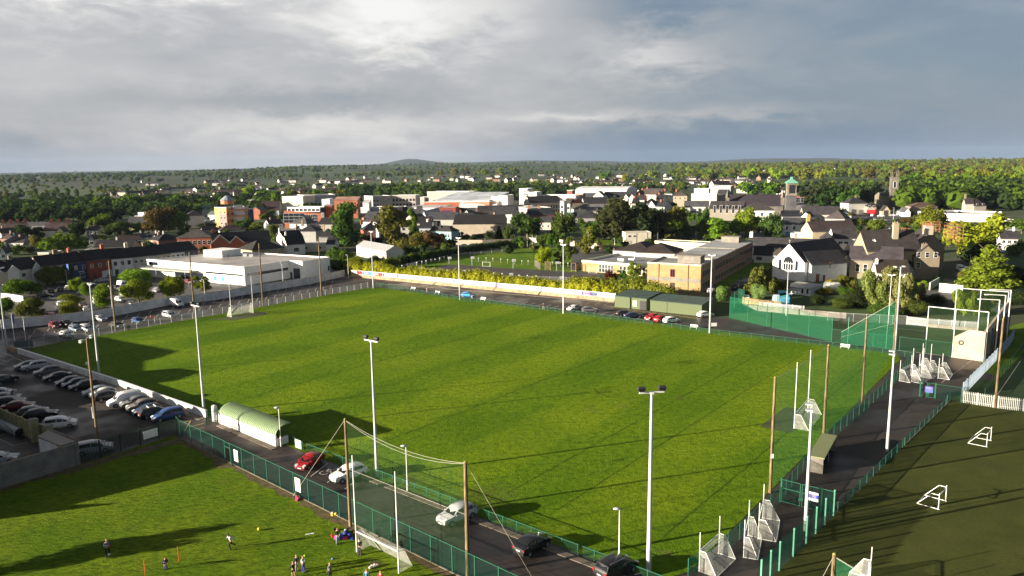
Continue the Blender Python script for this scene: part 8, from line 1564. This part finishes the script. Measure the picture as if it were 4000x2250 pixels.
for v,a,b,t_,lb in(('C',(2150,888),(2258,890),(2150,815),'small playground goal on the school green'),('D',(1285,1352),(1400,1355),(1285,1272),'small playground goal before the school wing')):pgoal(v,a,b,lb,t_,1,netted=False,group='playground goals',d=.6)
def bench(v,x,y,label,rz=TH):
 g=W(v,x,y);o=empty('bench',tuple(g),rz,label,'bench','white benches behind the far rail');MB().box((0,0,.45),(1.8,.4,.06)).build('seat',['white_paint'],o);MB().box((0,.22,.78),(1.8,.05,.35)).build('backrest',['white_paint'],o)
 for s in(-.75,.75):MB().box((s,0,.22),(.08,.4,.44)).build('leg',['galvanised'],o)
for v,x,y,lb in(('C',1500,1285,'white bench left of the bright blue car'),('S',437,292,'white bench right of the bright blue car'),('S',2365,550,'white bench right of the white hatchback'),('H',0,1150,'white bench before the netted court'),('C',1150,1228,'white bench near the far corner')):bench(v,x,y,lb)
board(F0+fd*((W('K',732,880)-F0).dot(fd))+fnrm*-.06,math.atan2(fd.y,fd.x),.95,1.5,.75,'white board on the fence just right of the open gate');board(F0+fd*((W('K',1520,1260)-F0).dot(fd))+fnrm*-.06,math.atan2(fd.y,fd.x),1.05,1.6,.75,'square white board on the tall near fence')
board(W('K',1503,655)+Vector((0,-.1,0)),TH,1.3,1.15,.15,'white board with two doors on the low rail');board(W('J',1912,610)+Vector((0,-.1,0)),(W('J',2232,478)-W('J',1000,858)).to_2d().angle_signed(Vector((1,0))),2.0,1.1,1.15,'wide white board behind the dark green railings')
board(W('E',1470,1060),TH,3.8,2.2,1.0,'white and pale blue school sign board below the school end wall',(.62,.64,.66),lines=(('SCHOOL',.7,1.2,'ink_black'),));board(W('A',1000,800),TH,1.5,3.4,4.0,'tall blue and red supermarket sign beside the car park trees',(.02,.06,.25),lines=(('ALDI',.5,.7,'ink_red'),))
board(W('S',2550,545),.1,1.3,.8,.5,'small white board at the foot of the court netting')
g=W('I',1113,556);o=empty('road_sign',tuple(g),0,'round white road sign on a thin pole behind the low wall','road sign');MB().cyl((0,0,0),(0,0,2.7),.03).build('pole',['galvanised'],o);MB().cyl((0,-.02,2.6),(0,.02,2.6),.33,.33,18).build('disc',['white_paint'],o)
for k,(x,y,tx,ty)in enumerate(((50,175,15,-80),(190,150,165,-100),(325,100,318,-30))):
 g=W('I',x,y);o=empty('flagpole',tuple(g),0,['white flagpole at the left edge','white flagpole with a hanging blue flag','white flagpole right of the corner floodlight'][k],'flagpole','white flagpoles');h=HT(g,'A',*[(15,1280),(155,1190),(332,1240)][k]);MB().cyl((0,0,0),(0,0,h),.07,.05,8).build('pole',['white_paint'],o)
 if k==1:MB().quad((0,0,h-.2),(.45,.1,h-.5),(.35,.1,h-2.4),(0,0,h-2.0)).build('flag',['cloth'],o,color=(.05,.12,.4))
wall([W('I',130,220),W('I',225,255)],.9,.9,'stone_bank','low painted stone block at the wall corner');board(W('I',300,190),.35,3.6,1.5,.1,'grey back of a board standing at the pitch corner',(.10,.13,.15))
def hoop(v,x,y,ty,label):
 g=W(v,x,y);h=HT(g,v,x,ty);o=empty('basketball_hoop',tuple(g),0,label,'basketball hoop','basketball hoops of the playground');MB().cyl((0,0,0),(0,0,h-.3),.07).build('pole',['galvanised'],o)
 MB().box((.3,-.3,h-.5),(1.4,.06,.95)).build('backboard',['galvanised'],o);MB().box((.3,-.35,h-.65),(.6,.03,.4)).build('target',['plain'],o,color=(.3,.3,.3))
 MB().path([(.3+.22*math.cos(a),-.6+.22*math.sin(a),h-.9)for a in[2*PI*i/8 for i in range(9)]],.02,4).build('ring',['rust'],o)
for v,x,y,ty,lb in(('C',1250,968,890,'basketball hoop at the left corner of the playground'),('C',2000,875,740,'basketball hoop at the back of the playground, left'),('C',1875,1012,932,'basketball hoop by the hedge beside the middle lamp'),('D',200,1280,1145,'basketball hoop at the back of the playground, middle'),('D',825,1320,1180,'basketball hoop at the back of the playground, right'),('D',885,1475,1392,'basketball hoop by the hedge behind the lamp pole'),('D',160,1430,1345,'basketball hoop by the hedge, middle one'),('C',1670,850,745,'basketball hoop behind the school green, left')):hoop(v,x,y,ty,lb)
ORD=['first','second','third','fourth','fifth','sixth','seventh','eighth','ninth','tenth','eleventh','twelfth','thirteenth','fourteenth']
mk=MB().cyl((0,0,0),(0,0,1.6),.04).mesh('post',['galvanised']);dk=MB().cyl((0,-.03,0),(0,.03,0),.2,.2,12).mesh('disc',['white_paint'])
mpos=[('C',x,y+42)for x,y in((995,890),(1070,875),(1138,860),(1208,845),(1280,830),(1340,818),(1410,802),(1470,795),(1535,778),(1600,765),(2092,780),(2202,778),(2300,785),(2412,793),(2510,802))]+[('D',x,y+45)for x,y in((222,1180),(325,1185),(415,1185),(532,1192),(762,1205),(878,1212),(986,1220))]+[('C',x,y+35)for x,y in((1320,940),(1427,945),(1535,955),(1643,962),(1750,970),(2085,992),(2197,1000),(2310,1010),(2433,1020))]+[('D',x,y+36)for x,y in((42,1385),(285,1408),(405,1412),(530,1420))]
for i,(v,x,y)in enumerate(mpos):
 g=W(v,x,y);o=empty('marker_post',tuple(g),0,'white disc on a short post, %s along the %s'%(ORD[i if i<10 else i-10 if i<22 else i-22],'back edge of the school green' if i<10 else 'back edge of the playground' if i<22 else 'hedge side of the playground'),'marker post','white discs round the playground');ob('post',mk,o);d=ob('disc',dk,o);d.location=(0,-.05,1.55)
for k,(a,b,t_)in enumerate((((660,1308),(735,1310),1185),((1035,1330),(1100,1332),1205))):
 A,B2=W('D',*a),W('D',*b);L,rz=xf(A,B2);h=HT(A,'D',a[0],t_);o=empty('climbing_frame',tuple(A),rz,['wooden climbing frame with rungs behind the playground','wooden playground arch left of the school wing'][k],'climbing frame')
 for x in(0,L):MB().box((x,0,h/2),(.18,.18,h)).build('post',['timber'],o)
 q=MB().box((L/2,0,h),(L,.14,.14))
 for i in range(6 if k==0 else 1):q.box((L/2,0,.5+i*h/7),(L,.08,.1))
 q.build('rung',['timber'],o)
fence([W('D',510,1250),W('D',590,1300)],2.4,3,'playground_mesh','timber framed mesh left of the climbing frame',name='mesh_fence',post='timber',pr=.09);fence([W('D',1100,1310),W('D',1180,1270)],1.8,3,'timber','low timber ramp rail beside the playground arch',name='timber_fence',post='timber',pr=.07)
for x,y,tx in((403,980,780),(475,935,795),(533,905,808)):
 g=W('D',x,y);MBo=MB().cyl((0,0,0),(0,0,HT(g,'D',x,tx)),.06,.04).build('flagpole',['white_paint']);MBo.location=g;tag(MBo,'thin white flagpole behind the school green, %s'%{403:'left',475:'middle',533:'right'}[x],'flagpole','thin flagpoles behind the green')
def container(v,a,b,top,label,col,dep,h=2.5):
 A,B2=W(v,*a),W(v,*b);L,rz=xf(A,B2);o=empty('container',tuple(A),rz,label,'container');MB().box((L/2,dep/2,h/2),(L,dep,h)).build('body',['ribbed_sheet'],o,color=col);MB().box((L/2,dep/2,h+.03),(L+.06,dep+.06,.06)).build('roof',['plain'],o,color=tuple(min(.6,c*2.2)for c in col))
 for s in(.25,.75):MB().box((L*s,-.04,h/2),(L*.46,.06,h*.9)).build('door',['plain'],o,color=col)
container('F',(542,1290),(672,1295),0,'blue shipping container with a weathered roof',(.04,.22,.33),12);container('F',(425,1240),(530,1260),0,'smaller grey blue container left of the blue one',(.16,.22,.25),5)
g0,g1__=W('F',1200,1045),W('F',1410,1050);L,rz=xf(g0,g1__);q=MB();n_=10
for i in range(n_):a0,a1=PI*i/n_,PI*(i+1)/n_;q.quad((0,2.2-math.cos(a0)*2.2,math.sin(a0)*2.2),(L,2.2-math.cos(a0)*2.2,math.sin(a0)*2.2),(L,2.2-math.cos(a1)*2.2,math.sin(a1)*2.2),(0,2.2-math.cos(a1)*2.2,math.sin(a1)*2.2))
o=empty('polytunnel',tuple(g0),rz,'pale polythene tunnel among the convent hedges','polytunnel');q.build('cover',['polythene'],o,smooth=180)
q=MB()
for i in range(4):q.path([(L*i/3,2.2-math.cos(PI*j/8)*2.24,math.sin(PI*j/8)*2.24)for j in range(9)],.04,5)
q.build('hoop',['galvanised'],o)
pA_,pB_=W('J',-120,330),W('J',255,500);pA_.z=pB_.z=.62
d_=(pB_-pA_).normalized();o=empty('pipe',tuple(pA_),0,'large silver corrugated pipe lying beside the concrete wall','pipe');q=MB().cyl((0,0,0),pB_-pA_,.62,.62,20,cap=False);q.build('tube',['galvanised'],o,smooth=60);MB().cyl((pB_-pA_)*.985,(pB_-pA_)*.99,.55,.55,18).build('inside',['black_plastic'],o);q=MB()
for i in range(10):c=(pB_-pA_)*(i+.3)/10;q.cyl(c,c+d_*.08,.66,.66,20)
q.build('band',['galvanised'],o)
fence([W('J',-100,300),W('J',180,525)],1.3,2.2,'grey_chain_link','broken thin railing beside the silver pipe',name='railing',post='galvanised',pr=.025)
mat('mossy_concrete',(.30,.27,.15),rough=.95,var=.35,scale=1.2,coords='World')
wall([W('J',-500,80),W('J',0,345),W('J',385,520)],2.6,.2,'mossy_concrete','old sunlit concrete wall with ribs in the left car park',pillars=2.4)
for(x,y,hh0,ww,lb)in((448,560,3.1,.9,'dark concrete gate pillar at the end of the ribbed wall'),(625,580,2.5,.9,'shorter concrete pillar beside the white people carrier')):
 g=W('J',x,y);o=empty('gate_pillar',tuple(g),-.7,lb,'pillar');MB().box((0,0,hh0/2),(ww,ww,hh0)).build('shaft',['mossy_concrete'],o);MB().box((0,0,hh0+.08),(ww+.2,ww+.2,.16)).build('cap',['concrete'],o)
wall([W('J',505,520),W('J',590,560)],2.2,.2,'mossy_concrete','mossy green wall stub between the two concrete pillars')
ba,bb=W('J',500,720),W('J',735,690);hB=2.7;P0h=W('J',480,510,hB);P1h=W('J',760,622,hB);P2h=W('J',965,560,hB);P3h=W('J',630,425,hB)
o=empty('block_hut',(P1h.x,P1h.y,0),0,'small white block hut with a flat dark roof behind the grey wall','hut');O=V3(P1h,0);q=MB().prism([((p-O).x,(p-O).y)for p in(P0h,P1h,P2h,P3h)][::1],0,hB-.05);w_=q.build('wall',['white_wall_paint'],o)
c=(P0h+P1h+P2h+P3h)/4;rp_=[c+(p-c)*1.05 for p in(P0h,P1h,P2h,P3h)];MB().prism([((p-O).x,(p-O).y)for p in rp_],hB-.04,hB+.12).build('roof',['flat_roof'],o,color=(.10,.08,.06));MB().path([rp_[2]-O+Vector((0,0,.2)),rp_[3]-O+Vector((0,0,.2))],.07,6).build('roof_edge',['concrete'],o)
g=W('G',2415,1018);o=empty('statue',tuple(g),0,'small white statue on a plinth in the shaded garden','statue');skin_obj('figure',[(0,0,.95,.22),(0,0,1.6,.20),(0,0,2.0,.15),(0,0,2.15,.06),(0,0,2.3,.11),(.12,.18,1.6,.07),(.12,-.18,1.6,.07),(0,0,.5,.24)],[(0,1),(1,2),(2,3),(3,4),(2,5),(2,6),(0,7)],'white_paint',o);MB().box((0,0,.15),(1.1,1.1,.3)).build('plinth',['white_wall_paint'],o)
def scaffold(v,a,b,z0,z1,dep,label,nx=5,nz=4):
 A,B2=W(v,*a,z0),W(v,*b,z0);A.z=B2.z=0;L,rz=xf(A,B2);o=empty('scaffolding',tuple(A),rz,label,'scaffolding')
 for i in range(nx+1):
  for y in(0,dep):MB().cyl((L*i/nx,y,z0-2),(L*i/nx,y,z1+R.uniform(0,1.2)),.06,.06,5).build('upright',['orange_paint'],o)
 for j in range(nz+1):
  z=z0+(z1-z0)*j/nz;q=MB()
  for y in(0,dep):q.cyl((-.3,y,z),(L+.3,y,z),.05,.05,5);q.cyl((-.3,y,z+1),(L+.3,y,z+1),.04,.04,5)
  q.build('ledger',['orange_paint'],o)
  if j:MB().box((L/2,dep/2,z+.05),(L,dep,.06)).build('deck',['timber'],o)
mat('orange_paint',(.36,.14,.08),rough=.6)
scaffold('G',(725,400),(850,420),7,12.5,2.0,'orange scaffolding round the stone chimney');scaffold('G',(1420,260),(1610,300),9.5,13.5,2.0,'orange scaffolding at the right end of the tall convent block',4,3);scaffold('G',(1120,230),(1360,235),13.0,16,2.5,'orange scaffolding round the red chimney pots',4,2)
g=W('G',1195,215,14);q=MB().box((g.x,g.y,14.8),(2.6,1.6,3));o=q.build('chimney_stack',['plain'],color=(.5,.45,.36));tag(o,'cream chimney stack with orange pots above the tall convent gable','chimney')
for i in range(5):MB().cyl((g.x-1+i*.5,g.y,16.3),(g.x-1+i*.5,g.y,17.1),.18,.14,8).build('chimney_pot',['orange_paint'],o)
def ball(g,r,col,label,group=None):q=MB();ico((0,0,r),(r,r,r),q);o_=q.build('ball',['plain'],color=col,smooth=180);s=o_.modifiers.new('s','SUBSURF');s.levels=s.render_levels=2;o_.location=(g.x,g.y,.055);return tag(o_,label,'ball',group)
def ball2(g,r,col,label,group=None):
 q=MB();nu,nv=10,6
 vs=[(r*math.sin(PI*j/nv)*math.cos(2*PI*i/nu),r*math.sin(PI*j/nv)*math.sin(2*PI*i/nu),r+r*math.cos(PI*j/nv))for j in range(nv+1)for i in range(nu)]
 q.add(vs,[(j*nu+i,(j+1)*nu+i,(j+1)*nu+(i+1)%nu,j*nu+(i+1)%nu)for j in range(nv)for i in range(nu)]);o_=q.build('ball',['plain'],color=col,smooth=180);o_.location=(g.x,g.y,.055);return tag(o_,label,'ball',group)
ball2(W('L',467,1003),.13,(.7,.7,.65),'white ball at the feet of the person with folded arms');ball2(W('M',42,640),.16,(.7,.6,.02),'yellow ball alone on the lawn');ball2(W('M',700,1015),.09,(.45,.7,.05),'small lime green ball beside the person in white')
for k,(x,y)in enumerate(((1640,1185),(1668,1160),(1690,1170),(1705,1145),(1742,1150),(1715,1160),(1655,1178))):ball2(W('M',x,y+8),.13,(.66,.6,.55),'dirty white ball in the heap before the near goal','heap of white balls')
def pole_marker(v,x,y,tx,ty,label):g=W(v,x,y);o_=empty('slalom_pole',(g.x,g.y,.05),0,label,'pole','orange slalom poles');MB().cyl((0,0,0),(0,0,HT(g,v,tx,ty)),.03,.025,8).build('pole',['ink_orange'],o_)
mat('ink_orange',(.75,.12,.02),rough=.5)
pole_marker('L',1467,1085,1446,870,'orange slalom pole right of the bending child');pole_marker('L',985,1300,965,1066,'orange slalom pole left of the bending child')
def heap(v,x,y,cols,w,label,cat='bag',name='kit_bag',h=.35,seed=1):
 g=W(v,x,y);r=random.Random(seed);o_=empty(name,(g.x,g.y,.055),r.uniform(0,3),label,cat);
 for i,c in enumerate(cols):
  q=MB();ico((r.uniform(-w,w)*.5,r.uniform(-w,w)*.3,h*.45),(w*r.uniform(.25,.4),w*r.uniform(.2,.32),h*r.uniform(.5,.8)),q);q.box((r.uniform(-w,w)*.4,r.uniform(-w,w)*.3,h*.2),(w*.4,w*.3,h*.3),r.uniform(0,3));q.build('fold',['cloth'],o_,color=c,smooth=60)
heap('M',620,200,[(.6,.02,.08),(.55,.05,.12)],.8,'pink red bag dropped at the foot of the fence',seed=2);heap('M',1145,420,[(.6,.45,.05),(.55,.5,.3),(.05,.06,.15)],.8,'yellow and dark bag against the fence',seed=3)
heap('M',1255,740,[(.02,.05,.35),(.02,.12,.5),(.03,.04,.2),(.5,.03,.2)],1.4,'heap of blue jackets and bags behind the person in jeans',cat='clothes',name='jacket_heap',h=.5,seed=4);heap('M',1372,745,[(.02,.03,.3),(.03,.03,.05)],.9,'dark blue bag beside the goal post',seed=5)
heap('M',1310,680,[(.6,.62,.64),(.05,.1,.1)],.8,'white and dark coat on the grass behind the blue heap',cat='clothes',name='coat',seed=6);heap('M',1115,725,[(.6,.03,.03)],.45,'small bright red bag left of the person in jeans',seed=7);heap('M',1060,1060,[(.12,.22,.38)],.55,'light blue jersey dropped on the lawn',cat='clothes',name='jersey',h=.15,seed=8);heap('M',1118,640,[(.02,.02,.03)],.5,'black bag behind the person in jeans',seed=9);heap('M',1420,695,[(.4,.02,.05)],.5,'dark pink bag against the goal post',seed=10)
for k,(x,y)in enumerate(((740,700),(806,688))):g=W('M',x,y);o=MB().box((0,0,.03),(.42,.18,.05)).build('paper_sheet',['white_paint']);o.location=(g.x,g.y,.055);o.rotation_euler=(0,0,.3);tag(o,'white %s lying on the lawn, %s one'%('strip',['left','right'][k]),'strip','white strips on the lawn')
def sign_on(root,s,size,x,z,m,xs=1.0):txt(s,size,root,(x,-.2,z),(PI/2,0,0),m,'shop_name',xs)
by_label={o['label']:o for o in COL.objects if 'label' in o}
def lab(s):return by_label[s]
o=lab('white lift tower with a big white shop name on dark grey');Lx=9;MB().box((6.8,-.08,14.5),(6.0,.1,4.0)).build('sign_panel',['plain'],o,color=(.12,.13,.14));sign_on(o,'M&S',2.8,6.8,14.5,'ink_white')
o=lab('red fronted store showing part of a big red shop name');sign_on(o,'TK',3.2,4.6,6.8,'ink_red');MB().box((4.2,-.06,6.8),(7.5,.08,3.2)).build('sign_panel',['plain'],o,color=(.35,.05,.02))
o=lab('red brick store front with blue letters');sign_on(o,'KEDGELEY',2.2,6,6.8,'ink_blue',.8)
o=lab('dark blue painted terraced shop with white sash windows');sign_on(o,'Furnishings',.5,6,3.1,'ink_white');o=lab('pale grey terraced shop next to the white public house');sign_on(o,'Insurance Brokers',.6,5,3.1,'ink_grey')
def shade_block(edge,L0,dirL,dep,label,name='house_row',trim=0):
 """an unseen row of buildings on the line L0 + s*dirL, skyline shaped to throw the shadow edge given on the ground"""
 ca,sa=math.cos(SUN_AZ),math.sin(SUN_AZ);pts=[]
 for e in edge:
  A=np.array([[ca,dirL.x],[sa,dirL.y]]);t_,s_=np.linalg.solve(A,[e.x-L0.x,e.y-L0.y]);pts.append((s_,max(.6,t_*math.tan(SUN_EL))))
 pts.sort();n2=Vector((-dirL.y,dirL.x,0));q=MB();k=len(pts);vs=[]
 for s_,z in pts:
  a=L0+dirL*s_;b=a-n2*dep*-1;vs+=[(a.x,a.y,0),(a.x,a.y,z),(b.x,b.y,z*.92),(b.x,b.y,0)]
 fs=[]
 for i in range(k-1):
  for j in range(3):fs.append((i*4+j,i*4+j+1,(i+1)*4+j+1,(i+1)*4+j))
 fs+=[(0,1,2,3),((k-1)*4+3,(k-1)*4+2,(k-1)*4+1,(k-1)*4)];q.add(vs,fs)
 return tag(q.build(name,['paint_wall'],color=(.5,.48,.42)),label,'building')
shade_block([W('X',-60,800),W('I',300,110),W('I',1000,130),W('I',2000,325),W('I',1500,405),W('I',2250,600),W('I',1900,560),W('I',1420,600),W('I',1260,720),W('I',1010,925)],Vector((-118,129,0)),UX,9,'unseen house row left of the view, shaped to cast the shadow edge')  # unseen block added for its shadow, roof heights solved from the shadow edge
shade_block([W('J',1100,190),W('J',1700,425),W('J',2150,560),W('s',845,1790),W('s',600,1868),W('s',217,2000),W('s',0,2010)],Vector((-82,90,0)),Vector((.30,-.954,0)),9,'unseen low yard buildings left of the view, shaped to cast the lawn shadow')  # second unseen block, shaped to shade the lower car park and lawn
g=Vector((-52.5,64.8,0));tree(g,5.0,5,'round','green','small tree just outside the lower left of the view',lod=1)
hz=MB().box((0,6800,148),(22000,14400,312));o=hz.build('haze',[]);mh=bpy.data.materials.new('haze');mh.use_nodes=True;q=NT(mh.node_tree);q.n.clear()
pv=q.new('ShaderNodeVolumePrincipled',{'Color':(.50,.65,.93,1),'Density':.000021,'Anisotropy':0});q.new('ShaderNodeOutputMaterial',{1:pv.outputs[0]});o.data.materials.append(mh);tag(o,kind='stuff')
o.visible_shadow=True
